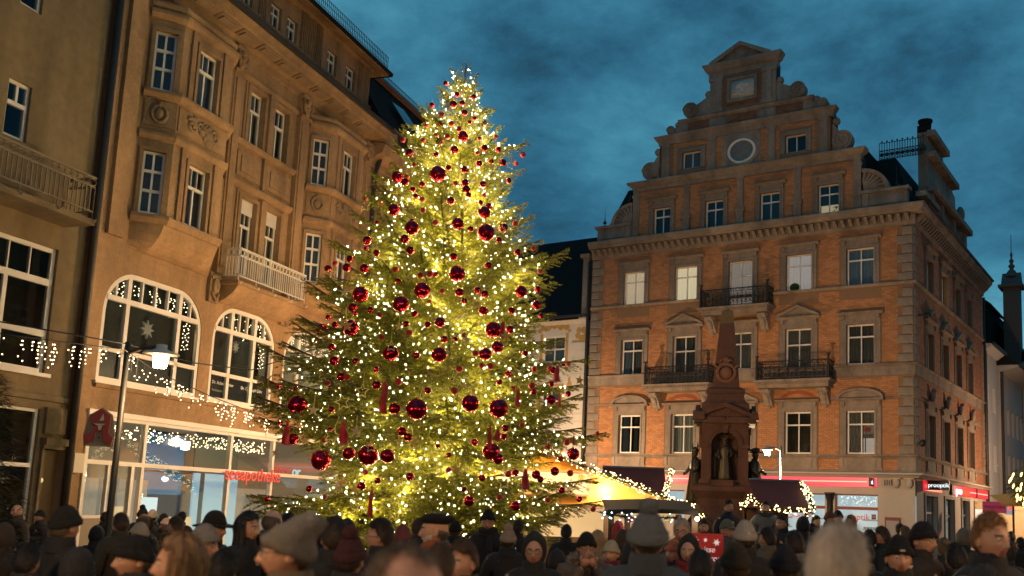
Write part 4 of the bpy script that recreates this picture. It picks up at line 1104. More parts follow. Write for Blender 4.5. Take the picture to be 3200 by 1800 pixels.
mb = MB(); mb.box(-4.8, .5, 3.0, 3.05, 0, 3.7); mb.box(2.4, 6.3, 3.0, 3.05, 0, 3.7); mb.box(-4.8, 6.3, .3, 3.05, 3.66, 3.69); mb.box(-4.8,6.3,.2,3.05,.01,.03); mb.box(6.3,6.33,.2,3.05,0,3.7); mb.box(-4.86,-4.83,.2,3.05,0,3.7)
place('shop_room', mb.mesh('pharmacy_room', M_PHW), SB)
mb = MB(); mb.box(.45, 2.45, 1.15, 1.2, 0, 2.46); place('door_screen', mb.mesh('door_screen', mat('blue_lit_screen', (.3,.45,.5), .8, emit=(.26,.56,.74), estr=.75)), SB)
mb = MB(); mb.box(.45,2.45,1.1,3,2.46,2.5); mb.box(.72,.78,1.05,1.15,0,2.46); mb.box(.45,2.45,1.2,1.23,2.5,3.66); place('door_frame', mb.mesh('door_frame', mat('blue_shade', (.10,.18,.22), .7)), SB)
mb = MB(); mb.lathe([(.03,0),(.13,-.05),(.12,-.22),(.05,-.24)], (1.05, 2.0, 3.35), 12); mb.box(.9,1.2,1.95,2.05,3.33,3.36)
place('mirrored_lamp', mb.mesh('mirrored_lamp', emit_mat('mirrored_lamp_glow', (1,.95,.85), 6.0)), SB)  # added inside the shop in place of a lamp's reflection in the glass
mb = MB()
for k in range(5):
    x = -2.7 + k*.62
    mb.box(x, x+.5, 2.5, 2.9, .3, 2.2)
mb.box(3.0, 5.8, 2.4, 2.9, .3, 2.1)
place_split('medicine_shelf', mb, mat('medicine_shelf', (.3,.28,.25), .8, var=.3, vscale=8, emit=(.9,.8,.6), estr=.22), SB)
mb = MB(); mb.box(-.9, .3, 1.0, 1.04, .3, 1.25); mb.box(-2.6,-1.9,1.2,1.24,.2,1.5); place_split('display_poster', mb, mat('poster_lit', (.5,.52,.5), .8, var=.3, vscale=3, emit=(1.0,.72,.35), estr=.6), SB)
mb = MB(); mb.box(-1.65,-1.0,1.1,1.14,.2,1.75); place('display_poster', mb.mesh('display_panel', mat('panel_lit', (.5,.55,.55), .8, emit=(.55,.9,1.0), estr=.9)), SB)
M_RLET = mat('red_sign_letters', (.5,.055,.045), .45, emit=(1.0,.14,.09), estr=.30)
text('lettering', 'seeapotheke', .52, M_RLET, SB, (.02, -.13, 2.30), FRONT, .02, sx=1.0, label='red three-dimensional shop letters reading seeapotheke')
text('lettering', 'labor', .52, M_RLET, SB, (4.55, 1.4, 2.55), FRONT, .02)
text('lettering', 'or', .52, emit_mat('pale_cyan_letters', (.6,.95,.95), .9), SB, (5.55, 1.3, 2.55), FRONT, .02)
# gothic A pharmacy emblem on a bracket
mb = MB()
A = [(-.34,.0),(-.14,.10),(-.10,.28),(.10,.28),(.14,.10),(.34,.0),(.36,.22),(.24,.34),(.26,.86),(.0,1.06),(-.26,.82),(-.24,.62),(-.10,.52),(-.24,.34),(-.40,.24)]
mb.ext_y([(-.40,.24),(-.34,.0),(-.14,.10),(-.10,.30),(-.10,.52),(-.24,.36)], -.06, .06)
mb.ext_y([(.10,.30),(.14,.10),(.34,.0),(.38,.22),(.24,.36),(.26,.86),(.10,.98)], -.06, .06)
mb.ext_y([(-.10,.40),(.10,.40),(.10,.56),(-.10,.56)], -.055, .055)
mb.ext_y([(-.26,.84),(-.24,.62),(-.14,.56),(.10,.72),(.10,.99),(.0,1.06)], -.058, .058)
em = place('pharmacy_emblem', mb.mesh('pharmacy_emblem', mat('emblem_red', (.26,.02,.03), .5)), SB); em.matrix_local = T(-5.22, -.62, 2.86, R(-55)) @ Matrix.Diagonal((.76,.76,.76,1))
mb = MB(); mb.ext_y([(-.38,-.03),(.38,-.03),(.41,.3),(.30,.90),(.02,1.10),(-.30,.88),(-.42,.28)], -.03, .03)
q = place('emblem_plate', mb.mesh('emblem_plate', mat('emblem_plate', (.22,.18,.14), .6)), em, (0, .075, 0))
mb = MB(); mb.ext_y([(-.02,.70),(.10,.72),(.06,.92)], -.068, -.06); mb.ext_y([(-.16,.62),(.14,.62),(.05,.57),(-.08,.57)], -.068, -.06); mb.ext_y([(-.02,.44),(.03,.44),(.06,.56),(-.05,.56)], -.068, -.06)
place('emblem_boat', mb.mesh('emblem_boat', mat('emblem_white', (.5,.45,.38), .6)), em)
mb = MB(); mb.box(-.02,.02,.03,.55,.8,.84); mb.box(-.02,.02,.03,.55,.2,.24); place('bracket', mb.mesh('bracket', M_IRON), em)
# fairy lights in the shop window heads
fl = MB()
for k in range(330):
    u = -3.9 + 6.3*random.random(); fl.ball((u, .28, 3.44 - .34*random.random()**.8), .013, 5, 4)
place('icicle_lights', fl.mesh('shop_icicles', M_WFAIRY), SB, kind='stuff')
# roof and drain beyond the attic
mb = MB(); mb._add([(6.96,-.5,14.95),(XR,-.5,14.95),(XR,1.25,17.85),(6.96,1.25,17.85),(XR,6,19.0),(6.96,6,19.0)], [(0,1,2,3),(3,2,5,4)]); place('roof', mb.mesh('mansard_roof', M_SLATE), SB)
mb = MB(); mb.ext_x([(1.15,17.75),(1.30,17.95),(1.10,18.0),(1.0,17.85)], 6.96, XR); place('roof_verge', mb.mesh('roof_verge', mat('copper_verge', (.13,.06,.045), .7)), SB)
mb = MB()
for z in (.02, .2, .38): mb.tube([(6.96,1.3,18.0+z),(XR,1.3,18.0+z)], .016, 4)
for k in range(60): mb.tube([(6.96+7.5*k/59,1.3,17.95),(6.96+7.5*k/59,1.3,18.42)], .014, 4)
place('snow_guard', mb.mesh('mansard_guard', M_COPPER), SB)
mb = MB(); mb._add([(8.75,.32,16.75),(10.1,.52,17.0),(10.6,.02,16.2),(9.2,-.2,15.85)], [(0,1,2,3)])
place('skylight', mb.mesh('skylight', mat('skylight_glass', (.06,.08,.09), .12, metal=.9)), SB)
mb = MB(); mb.tube([(8.0,-.75,14.85),(8.0,-.7,14.5),(7.7,-.45,14.25),(7.2,-.22,13.95),(7.0,-.14,13.3),(7.0,-.14,.3)], .085, 8); mb.box(7.75,8.25,-.95,-.55,14.5,14.95); mb.tube([(6.7,-.9,14.8),(8.1,-.8,14.8)], .05, 5)
place('drainpipe', mb.mesh('rain_drain', M_COPPER), SB)
mb = MB(); ledge(mb, [(6.75,0),(XR,0)], [(0,13.6),(.08,13.62),(.10,13.8),(.5,13.98),(.55,14.15),(.6,14.3),(0,14.4)]); mb.box(6.75,XR,-.5,0,14.4,15.0)
for k in range(4): mb.box(7.6+k*1.5, 8.7+k*1.5, -.05, 0, 8.2, 13.3); mb.box(7.75+k*1.5, 8.55+k*1.5, -.09, -.05, 8.4, 13.1)
place_split('extension_trim', mb, M_SAND, SB)
# ================================================================== neighbour on the far left
NB = thing('rendered_house', 'dull ochre rendered house with iron balcony at the far left edge', 'building', (-10.128, 26.974, 0), ANG)
HB = [(-8.6,-6.22,4.30,7.02), (-8.4,-6.2,0.1,3.55), (-6.05,-5.5,0.05,2.72), (-7.98,-7.40,9.0,10.22), (-9.6,-8.3,7.9,10.2), (-7.95,-7.4,11.85,13.1), (-12,-9.5,4.3,7.0), (-12,-9.2,.1,3.5)]
mb = MB(); wall(mb, -20, -5.5, 0, 16.5, HB, .25, y=.05); place('wall', mb.mesh('neighbour_wall', M_RENDER), NB)
mb = MB(); mb.box(-20,-5.35,.7,9,0,18); place('interior', mb.mesh('neighbour_interior', M_DARKROOM), NB)
mb = MB(); mb.tube([(-5.43,-.10,0.2),(-5.43,-.10,16.4)], .085, 10); place('drainpipe', mb.mesh('left_pipe', M_COPPER, True), NB)
mb = MB(); ledge(mb, [(-20,.05),(-5.5,.05)], [(0,15.4),(.2,15.5),(.5,15.9),(.6,16.2),(0,16.4)]); ledge(mb, [(-20,.05),(-5.5,.05)], [(0,3.72),(.05,3.74),(.05,3.84),(0,3.9)])
mb.box(-6.1,-5.55,-.03,.05,3.05,3.6)
place_split('cornice', mb, M_RENDER, NB)
for a, b, c, d in HB:
    if (a, c) == (-6.05, .05): continue
    rows = ((.30,2),(.44,2),(.26,4)) if (c == 4.3) else (((.66,1),(.34,1)) if c == .1 else ((.62,1),(.38,2)))
    window(NB, T(a, .12, c), b-a, d-c, rows, fr=.10 if c == 4.3 else .07, bar=.10 if c == 4.3 else .06)
mb = MB(); mb.box(-8.7,-6.15,-.06,.05,4.22,4.30); place('window_sill', mb.mesh('window_sill', M_WHITE), NB)
mb = MB(); mb.box(-6.03,-5.52,.16,.22,.05,2.7); dr = place('door', mb.mesh('door', mat('brown_door', (.17,.105,.05), .6, var=.2, vscale=3, stretch=(12,1,1))), NB)
mb = MB(); mb.box(-6.1,-6.05,-.02,.2,.05,2.75); mb.box(-5.52,-5.47,-.02,.2,.05,2.75); mb.box(-6.1,-5.47,-.05,.2,2.72,2.8); mb.box(-6.12,-5.45,-.12,.1,2.80,2.95)
place('door_frame', mb.mesh('house_door_frame', M_RENDER), NB)
mb = MB(); mb.ball((-5.95,.1,2.05), .06, 8, 6); place('lamp', mb.mesh('bell_lamp', mat('bell_lamp', (.6,.5,.2), .5, emit=(1,.75,.3), estr=.6)), NB)
mb = MB(); mb.box(-5.3,-5.02,-.12,-.0,2.25,2.68); place('meter_box', mb.mesh('meter_box', mat('cream_box', (.55,.5,.4), .6)), SB)
mb = MB(); mb.box(-5.32,-4.98,-.03,-.0,1.33,1.47); place('name_plate', mb.mesh('name_plate', mat('plate', (.5,.47,.4), .5)), SB)
mb = MB(); mb.box(-11,-6.15,-.75,.05,7.55,7.68); b3 = place('balcony', mb.mesh('left_balcony', M_RENDER), NB)
mb = MB(); mb.M = T(-11,-.7,7.78); wrail(mb, 4.8, 40); mb.M = T(-6.2,-.7,7.78,R(90)); wrail(mb, .7, 6); place('railing', mb.mesh('left_railing', mat('old_iron', (.22,.17,.11), .7, var=.2)), b3)
# ================================================================== white painted house behind the tree
WH = thing('white_house', 'white plastered house with painted ochre window ornaments and steep black roof', 'building', (-0.5034, 53.6057, 0), math.atan2(-0.52084, 0.85366))
wx = [-3.25, -6.0, -8.8, -11.6]
HW = []
for x in wx: HW += [(x, x+1.5, 9.9, 11.4), (x, x+1.3, 7.0, 8.4), (x, x+1.4, 4.3, 5.7)]
mb = MB(); wall(mb, -15, -.27, 0, 12.4, HW, .2, y=.2); mb.box(-15,-.3,.8,9,0,12.3); place('wall', mb.mesh('white_house_wall', M_WHOUSE), WH)
for a, b, c, d in HW: window(WH, T(a, .28, c), b-a, d-c, ((.5,2),(.5,2)), fr=.09, bar=.06, curtain=True, cm=mat('grey_window', (.12,.13,.135), .8))
mb = MB()
mb._add([(-15.2,-.15,12.35),(-.72,-.15,12.35),(-.72,5.5,18.6),(-15.2,5.5,18.6),(-.72,11,12.35),(-15.2,11,12.35),(-.72,-.15,12.2),(-15.2,-.15,12.2)], [(0,1,2,3),(3,2,4,5),(0,7,6,1),(1,4,2)]); place('roof', mb.mesh('black_roof', M_SLATE), WH)
mb = MB(); mb.tube([(-15,-.25,12.38),(-.2,-.25,12.38)], .09, 6); place('gutter', mb.mesh('white_gutter', M_COPPER), WH)
mb = MB(); ledge(mb, [(-15,.2),(-.25,.2)], [(0,12.0),(.1,12.05),(.25,12.2),(.25,12.3),(0,12.35)]); place('cornice', mb.mesh('white_cornice', M_WHOUSE), WH)
mb = MB()
for a, b, c, d in HW:
    for x0, x1 in ((a-.2,a-.02),(b+.02,b+.2)): mb.box(x0,x1,.185,.2,c-.1,d+.15)
    if c > 9:
        for k in range(11):
            t = k/10; x = a-.25+(b-a+.5)*t
            mb.ball((x,.2,d+.35+.28*math.sin(t*math.pi)+.1*math.sin(k*2.4)), .16+.05*math.sin(k*3), 8, 6, (1,.08,.9))
        mb.tube(spiral((a+b)/2-.4, d+.5, .25, 1.5, 0, 1, y=.19), .05, 5); mb.tube(spiral((a+b)/2+.4, d+.5, .25, 1.5, 0, -1, y=.19), .05, 5)
    else: mb.box(a-.2,b+.2,.185,.2,d+.12,d+.28)
for k in range(7): mb.ball((-.95+.1*k+.04*math.sin(k*4),.2,11.35+.3*math.sin(k*1.9)), .17, 8, 6, (1,.08,1.1))
mb.box(-1.3,-.35,.185,.2,11.0,11.08)
for k in range(5): mb.ball((-1.35+.12*math.sin(k*3),.2,8.9-.14*k), .14, 8, 6, (1,.08,1.1))
place_split('mural', mb, M_OCHREPAINT, WH)
mb = MB()
for k in range(24):
    for x in (-.28,): mb.box(x-.75-(.25 if k%2 else 0), x, .14, .2, .4+k*.44, .4+k*.44+.425)
place_split('quoin', mb, M_WHOUSE, WH, gap=.004)
# ================================================================== houses down the side street
def sframe(name, label): 
    o = thing(name, label, 'building'); o.matrix_world = BB.matrix_basis @ SIDE; return o
SC.view_layers[0].update()
def street_house(name, label, s0, s1, z, m, cols, floors, off=0.0, roofh=3.5, eave=.5):
    o = sframe(name, label)
    H_ = []
    for k in range(cols):
        c = s0 + (s1-s0)*(k+.5)/cols
        for fz in floors: H_.append((c-.5, c+.5, fz, fz+1.7))
    mb = MB(); wall(mb, s0, s1, 0, z, H_, .25, y=off); mb.quad((s0,off,0),(s0,off+8,0),(s0,off+8,z),(s0,off,z)); mb.box(s0+.05,s1,off+.7,off+8,0,z); place('wall', mb.mesh('street_wall', m), o)
    for h in H_: window(o, T(h[0], off+.15, h[2]), 1.0, 1.7, cross)
    mb = MB(); ledge(mb, [(s0,off),(s1,off)], [(0,z-.4),(.1,z-.38),(eave,z-.1),(eave,z),(0,z+.05)]); place('eaves', mb.mesh('street_eaves', m), o)
    mb = MB(); mb._add([(s0,off-eave-.05,z+.02),(s1,off-eave-.05,z+.02),(s1,off+4,z+roofh),(s0,off+4,z+roofh),(s0,off+8.5,z),(s1,off+8.5,z)], [(0,1,2,3),(3,2,5,4),(0,3,4)]); place('roof', mb.mesh('street_roof', M_SLATE), o)
    mb = MB(); mb.tube([(s0,off-eave-.1,z),(s1,off-eave-.1,z)], .1, 6); mb.tube([(s0+.1,off-.1,z-.4),(s0+.1,off-.1,0)], .09, 6); place('gutter', mb.mesh('street_gutter', M_COPPER), o)
    return o
M_GREYH = mat('greyish_plaster', (.36,.33,.31), .9, var=.06, stain=.15)
M_TANH = mat('tan_plaster', (.34,.29,.25), .9, var=.08, stain=.15)
street_house('white_house', 'narrow whitish house next beyond the brick building in the side street', 17.1, 21.6, 12.6, mat('cool_white_plaster', (.52,.50,.50), .9, var=.05, stain=.1), 2, (5.0, 8.6))
h2 = street_house('grey_house', 'pinkish grey house with deep pale eaves down the side street', 21.7, 31.0, 11.9, M_GREYH, 5, (4.6, 7.6), off=-.2, eave=1.1)
h3 = street_house('gabled_house', 'tall dark house with turret and spire down the side street', 31.1, 46.0, 13.5, M_TANH, 6, (4.6, 8.0, 11.0), off=-.3, roofh=6)
mb = MB(); mb.box(27.5, 36.0, 1.5, 9, 11.5, 17.2); mb._add([(27.2,1.2,17.2),(36,1.2,17.2),(36,5,20.2),(27.2,5,20.2),(27.2,9,17.2)], [(0,1,2,3),(0,3,4)]); place('rear_roof', mb.mesh('rear_roof', M_SLATE), h3)
mb = MB(); mb.box(30.6, 31.8, -.2, .9, 9.0, 19.0); mb.box(30.3, 32.1, -.5, 1.2, 19.0, 19.2); mb.ext_y([(30.4,19.2),(32.0,19.2),(31.2,20.2)], -.3, 1.0); mb.lathe([(.5,0),(.3,.4),(.12,.6),(.25,.8),(.1,1.0),(.18,1.2),(.06,1.4),(.1,1.7),(.03,1.9),(.02,3.2)], (31.2,.35,19.9), 10); place('turret', mb.mesh('turret', mat('dark_turret', (.09,.07,.06), .9)), h3)
# ================================================================== street lamps
M_LAMPW = emit_mat('lamp_glow', (1.0, .82, .58), 60.0, False)
M_POLE = mat('dark_green_pole', (.022,.022,.018), .5)
M_GALV = mat('galvanised_pole', (.32,.31,.30), .4, metal=.6)
def street_lamp(label, loc, h, side, energy, col, pm=None, pr=.052):
    o = thing('street_lamp', label, 'street lamp', loc)
    mb = MB(); mb.tube([(0,0,0),(0,0,1.0),(0,0,h+.15)], [pr*1.2,pr,pr*.8], 12); mb.lathe([(pr*1.9,0),(pr*1.8,.1),(pr*1.2,.2)], n=12); place('pole', mb.mesh('pole', pm or M_POLE, True), o)
    mb = MB(); mb.tube([(0,0,h-.02),(side*.28,0,h+.08),(side*.5,0,h+.08)], .03, 8); place('arm', mb.mesh('arm', pm or M_POLE, True), o)
    mb = MB(); mb.lathe([(.27,.0),(.25,.025),(.13,.06),(.08,.09),(.08,.15),(.02,.16)], (side*.52,0,h-.02), 20); place('shade', mb.mesh('shade', mat('lamp_shade', (.6,.56,.5), .5), True), o)
    mb = MB(); mb.lathe([(.02,-.20),(.09,-.195),(.115,-.02),(.11,.0)], (side*.52,0,h-.03), 16); place('lamp_glass', mb.mesh('lamp_glass', M_LAMPW, True), o)
    point_light('lamp_light', o, (side*.52,0,h-.34), energy, col, .16)
    return o
WARM = (1.0, .57, .25)
street_lamp('slender dark street lamp with glowing hanging head before the pharmacy', (-7.22,15,0), 4.0, 1, 170, WARM)
street_lamp('pale lit street lamp standing right of the red sandstone monument', (7.12,38,0), 4.35, -1, 2100, (1.0,.66,.36), M_GALV)
street_lamp('street lamp glowing through the boughs behind the decorated tree', (-2.9,27.2,0), 5.25, 1, 1500, WARM)
street_lamp('added street lamp unseen behind the tree, lighting the sandstone building', (-5.6,26.2,0), 4.6, 1, 1250, WARM)  # made-up lamp, added to light the sandstone facade from below
street_lamp('added unseen street lamp that brightens the white house front', (-2.9,48.0,0), 4.6, 1, 3200, (1.0,.66,.36), M_GALV)  # unseen lamp added to brighten the white house
street_lamp('street lamp further down the side street beyond the right border', (26.0,53.0,0), 4.8, -1, 2400, (1.0,.64,.36), M_GALV)
street_lamp('added street lamp out of view at left, lighting the near crowd', (-4.6,2.2,0), 4.0, 1, 430, WARM)  # added outside the view for warm light on the crowd's left side
street_lamp('added street lamp out of view at right, lighting the near crowd', (6.3,4.8,0), 4.0, -1, 380, WARM)  # matching lamp added outside the view for the crowd's right side
street_lamp('added street lamp out of view, lighting the backs of the crowd', (1.2,-4.5,0), 4.4, 1, 620, WARM)  # added behind the viewpoint to warm the backs of the heads
street_lamp('street lamp beyond the right border facing the sandstone building', (13.5,21.0,0), 5.0, -1, 1350, WARM)
# houses that close the square on its unseen sides
def plain_house(label, loc, rz, w, h):
    o = thing('plain_house', label, 'building', loc, rz); nc = int(w/3)
    H_ = [((k+.5)*w/nc-.6, (k+.5)*w/nc+.6, z, z+1.9) for k in range(nc) for z in (4.6, 8.2, 11.8) if z+2 < h]
    mb = MB(); wall(mb, 0, w, 0, h, H_, .25); mb.box(0, w, .6, 9, 0, h); mb._add([(0,-.4,h),(w,-.4,h),(w,4.5,h+4.5),(0,4.5,h+4.5),(w,9,h),(0,9,h)], [(0,1,2,3),(3,2,4,5),(1,4,2),(0,3,5)]); place('wall', mb.mesh('plain_wall', M_SAND), o)
    for a in H_: window(o, T(a[0], .12, a[2]), 1.2, 1.9, ((.68,2),(.32,2)))
plain_house('broad plain house closing the near side of the square', (32,-16,0), R(180), 64, 14)
plain_house('plain house on the right-hand side of the square', (34.5,62,0), R(-91), 78, 15)
# ================================================================== monument
MO = thing('monument', 'red sandstone fountain monument with obelisk, gabled niches and bronze statues', 'monument', (4.53, 34.6, 0), R(-8))
mb = MB(); b = .80
def sq(r, z): return [(-r,-r,z),(r,-r,z),(r,r,z),(-r,r,z)]
mb.rings([sq(2.2,0),sq(2.2,.5)]); mb.rings([sq(1.25,.5),sq(1.2,1.6),sq(1.1,1.75),sq(1.0,1.95),sq(.95,2.05)])
mb.rings([sq(.92,2.05),sq(.92,2.35),sq(1.12,2.6),sq(1.14,2.75),sq(.95,2.82)])
place('plinth', mb.mesh('plinth', M_PORPH), MO)
body = MB()
for k in range(4):
    body.M = Matrix.Rotation(R(90*k), 4, 'Z')
    wall(body, -b, b, 2.8, 4.95, [(-.46,.46,2.98,4.62,.46)], .38, y=-b)
    body.box(-b-.04,-.50,-b-.06,-b,2.85,3.0); body.box(.50,b+.04,-b-.06,-b,2.85,3.0)
    body.box(-b-.03,-.52,-b-.05,-b,4.08,4.18); body.box(.52,b+.03,-b-.05,-b,4.08,4.18)
    body.box(-.46,.46,-b+.36,-b+.40,2.9,4.7)
    n = 14
    for j in range(n):
        t0, t1 = math.pi*j/n, math.pi*(j+1)/n
        for r0_, r1_, y_ in ((.47,.56,.03),(.56,.62,.055)):
            body.ext_y([(r0_*math.cos(t0),4.16+r0_*math.sin(t0)),(r1_*math.cos(t0),4.16+r1_*math.sin(t0)),(r1_*math.cos(t1),4.16+r1_*math.sin(t1)),(r0_*math.cos(t1),4.16+r0_*math.sin(t1))], -b-y_, -b)
    body.ext_y([(-.12,4.86),(-.08,4.58),(.08,4.58),(.12,4.86)], -b-.09, -b)
    # gabled cornice
    body.ext_y([(-b-.2,5.0),(b+.2,5.0),(b+.2,5.12),(0,5.52),(-b-.2,5.12)], -b-.10, -.02)
    for s in (-1, 1): body.ext_y([(s*(b+.26),5.06),(s*(b+.26),5.18),(0,5.62),(0,5.46)], -b-.24, -b-.10)
    body.box(-b-.24, b+.24, -b-.22, -b-.02, 4.92, 5.02)
    body.ext_y([(b+.02,5.0),(b+.34,5.02),(b+.30,5.28),(b+.1,5.34)], -b-.30, -b+.1)
    body.box(-.40,.40,-b-.1,-b,2.55,2.95)
body.M = Matrix.Identity(4)
place('body', body.mesh('monument_body', M_PORPH), MO)
mb = MB(); mb.rings([sq(.84,5.2),sq(.80,5.62),sq(.72,5.66),sq(.66,5.74),sq(.62,5.95),sq(.66,6.0),sq(.66,6.12),sq(.52,6.2)])
place('upper_base', mb.mesh('upper_base', M_PORPH), MO)
mb = MB(); mb.rings([sq(.475,6.18),sq(.245,8.52)]); mb.rings([sq(.40,6.3),sq(.40,6.301)], caps=False)
place('obelisk', mb.mesh('obelisk', M_PORPH), MO)
mb = MB(); mb.rings([sq(.244,8.52),sq(.205,8.97),sq(.02,9.05)]); place('obelisk_top', mb.mesh('obelisk_top', mat('mossy_stone', (.10,.075,.04), .9, var=.3)), MO)
mb = MB()
for k in range(22):
    t = 2*math.pi*k/22; mb.ball((.31*math.cos(t), -.46, 6.72+.31*math.sin(t)), .075, 7, 5, (1,.7,1))
mb.ball((0,-.44,6.72), .22, 12, 8, (1,.35,1)); 
for s in (-1,1): mb.tube([(0,-.42,7.05),(s*.14,-.44,7.2),(s*.2,-.4,7.12)], .05, 5); mb.tube([(s*.3,-.46,6.9),(s*.42,-.46,7.02)], .05, 5)
mb.ball((0,-.40,7.2), .10, 8, 6, (1.2,.8,1)); 
place('wreath_relief', mb.mesh('wreath_relief', mat('dark_relief', (.13,.06,.04), .85, var=.2), True), MO)
def robed(label_name, crown, loc, rz, seed=0, cloak=1.0, kneel=False):
    r_ = random.Random(seed); mb = MB(); n = 18
    rs = []
    for z, rx, ry, fold in ((0,.30,.26,.05),(.12,.32,.27,.06),(.5,.27,.23,.05),(.85,.24,.19,.03),(1.05,.22,.16,.015),(1.25,.25,.16,.01),(1.38,.22,.14,.0),(1.45,.10,.09,0),(1.52,.07,.07,0)):
        rs.append([((rx*cloak + fold*math.sin(7*t+seed))*math.cos(t), (ry*cloak + fold*math.sin(7*t+seed))*math.sin(t), z) for t in [2*math.pi*k/n for k in range(n)]])
    mb.rings(rs)
    mb.ball((0,-.02,1.63), .105, 12, 10, (.85,.98,1.2)); mb.ball((0,-.13,1.62), .022, 6, 5, (.8,1,1.6)); mb.ball((0,-.07,1.53), .075, 8, 6, (1,.9,1.1))
    for s in (-1, 1): mb.tube([(s*.22,0,1.34),(s*.30,-.08,1.12),(s*.24,-.26,1.02 if s > 0 else .95)], [.075,.065,.045], 8); mb.ball((s*.24,-.28,1.02 if s > 0 else .95), .05, 6, 5)
    if crown == 'crown':
        mb.lathe([(.10,0),(.12,.03),(.13,.10)], (0,-.02,1.70), 14)
        for k in range(8): t = 2*math.pi*k/8; mb.tube([(.12*math.cos(t),-.02+.12*math.sin(t),1.78),(.13*math.cos(t),-.02+.13*math.sin(t),1.90)], [.03,.006], 5)
        mb.tube([(0,-.02,1.8),(0,-.02,1.98)], .02, 5); mb.box(-.05,.05,-.03,-.01,1.91,1.94)
        mb.tube([(-.24,-.28,.9),(-.40,-.32,1.1)], .025, 5); mb.tube([(-.42,-.3,.1),(-.40,-.30,1.15)], .018, 5)
    elif crown == 'hat':
        mb.lathe([(.30,0),(.24,-.02),(.13,.01),(.12,.12),(.02,.15)], (0,-.05,1.72), 14); mb.ext_y([(-.05,1.72),(-.48,1.78),(-.1,1.82)], -.08, .06)
        for s in (-1,1): mb.tube([(s*.1,.24,1.4),(s*.3,.36,.8),(s*.34,.42,.02)], [.10,.16,.12], 8)
        mb.tube([(-.3,-.1,.7),(-.55,-.1,.45),(-.62,-.1,.15)], [.07,.06,.03], 6)
    else:
        mb.ball((0,-.02,1.72), .125, 10, 8); 
        for s in (-1,1): mb.tube([(s*.10,-.02,1.75),(s*.2,-.02,1.86),(s*.18,-.02,2.0)], [.035,.028,.006], 6)
        for s in (-1, 1): mb.tube([(s*.12,.22,1.4),(s*.35,.42,.9),(s*.32,.5,.05)], [.10,.16,.10], 8)
        mb.tube([(.3,-.2,-.4),(.28,-.25,1.5)], .022, 6)
    me = mb.mesh('statue', M_BRONZE, True)
    return place('statue', me, MO, loc, (0,0,rz))
robed('king', 'crown', (0,-.62,2.98), 0, 1, .86).scale = (.80,.80,.80)
robed('hat', 'hat', (1.02,-.08,2.18), R(62), 3, 1.05).scale = (1.06,)*3
robed('horn', 'horn', (-1.02,-.08,2.18), R(-62), 5, 1.0).scale = (1.06,)*3
mb = MB()
for s in (-1, 1): mb.box(s*1.1-.42, s*1.1+.42, -.45, .45, 1.9, 2.18)
mb.box(-.3,.3,-1.1,-.8,2.78,2.98); place('statue_base', mb.mesh('statue_base', M_PORPH), MO)
# ================================================================== market stalls
M_YEL = mat('yellow_tarpaulin', (.62,.29,.035), .7, var=.04)
M_DRED = mat('dark_red_roof', (.050,.008,.009), .7, var=.1)
M_SIGN = mat('cream_sign', (.75,.68,.52), .5)
M_WOOD = mat('dark_wood', (.10,.055,.03), .7, var=.25, stretch=(1,1,8), vscale=5)
M_GBULB = emit_mat('garland_bulb', (1.0, .66, .28), 12.0, False)
M_CBULB = emit_mat('cool_bulb', (.55,.95,1.0), 9.0, False)
M_NEEDLE_D = mat('garland_needles', (.035,.06,.018), .75, island=.4)
def garland(label, pts, r=.13, dens=190, bulbs=60, bm=None, name='garland'):
    pts = [Vector(p) for p in pts]; o = thing(name, label, 'garland', pts[0])
    mb = MB(); fl = MB(); O = pts[0]; r_ = random.Random(len(label))
    segs = list(zip(pts, pts[1:])); tot = sum((b-a).length for a, b in segs)
    def at(t):
        d = t*tot
        for a, b in segs:
            l = (b-a).length
            if d <= l: return a.lerp(b, d/l), (b-a).normalized()
            d -= l
        return pts[-1], (segs[-1][1]-segs[-1][0]).normalized()
    for k in range(int(dens*tot)):
        p, d = at(r_.random()); v = Vector((r_.gauss(0,1), r_.gauss(0,1), r_.gauss(0,1))).normalized()
        q = p - O; e = q + v*r*r_.uniform(.7,1.25) ; w = d.cross(v)
        w = w.normalized()*.016 if w.length > 1e-3 else Vector((.016,0,0))
        mb.tri(tuple(q-w), tuple(q+w), tuple(e))
    place('needles', mb.mesh('garland_needles', M_NEEDLE_D), o, kind='stuff')
    for k in range(int(bulbs*tot)):
        p, d = at(r_.random()); v = Vector((r_.gauss(0,1), r_.gauss(0,1)-.5, r_.gauss(0,1)+.2)).normalized()
        fl.ball(tuple(p - O + v*r*.95), .0145, 6, 4)
    place('bulbs', fl.mesh('garland_bulbs', bm or M_GBULB), o, kind='stuff')
    return o
# cheese stall, its lit yellow gable towards the square
CS = thing('cheese_stall', 'cheese stall with lit yellow gable and cream Die Käserie sign', 'market stall', (-.9, 30.2, 0), R(6))
mb = MB(); wg = 4.3
mb.ext_y([(-5.6,1.95),(3.85,1.95),(-.9,3.52)], -.04, .04); place('gable', mb.mesh('stall_gable', M_YEL), CS)
mb = MB(); mb._add([(-5.8,-.3,1.93),(-.9,-.3,3.57),(-.9,3.4,3.57),(-5.8,3.4,1.93),(4.0,-.3,1.93),(4.0,3.4,1.93)], [(0,1,2,3),(1,4,5,2)]); place('roof', mb.mesh('stall_roof', M_YEL), CS)
mb = MB(); mb.box(-1.9,.75,-.22,-.14,2.28,2.92); sg_ = place('sign', mb.mesh('stall_sign', M_SIGN), CS)
mb = MB()
for (a,b,c,d) in ((-1.97,.82,2.92,2.98),(-1.97,.82,2.22,2.28),(-1.97,-1.9,2.28,2.92),(.75,.82,2.28,2.92)): mb.box(a,b,-.26,-.12,c,d)
place('sign_frame', mb.mesh('stall_sign_frame', mat('pale_wood', (.45,.28,.12), .6)), sg_)
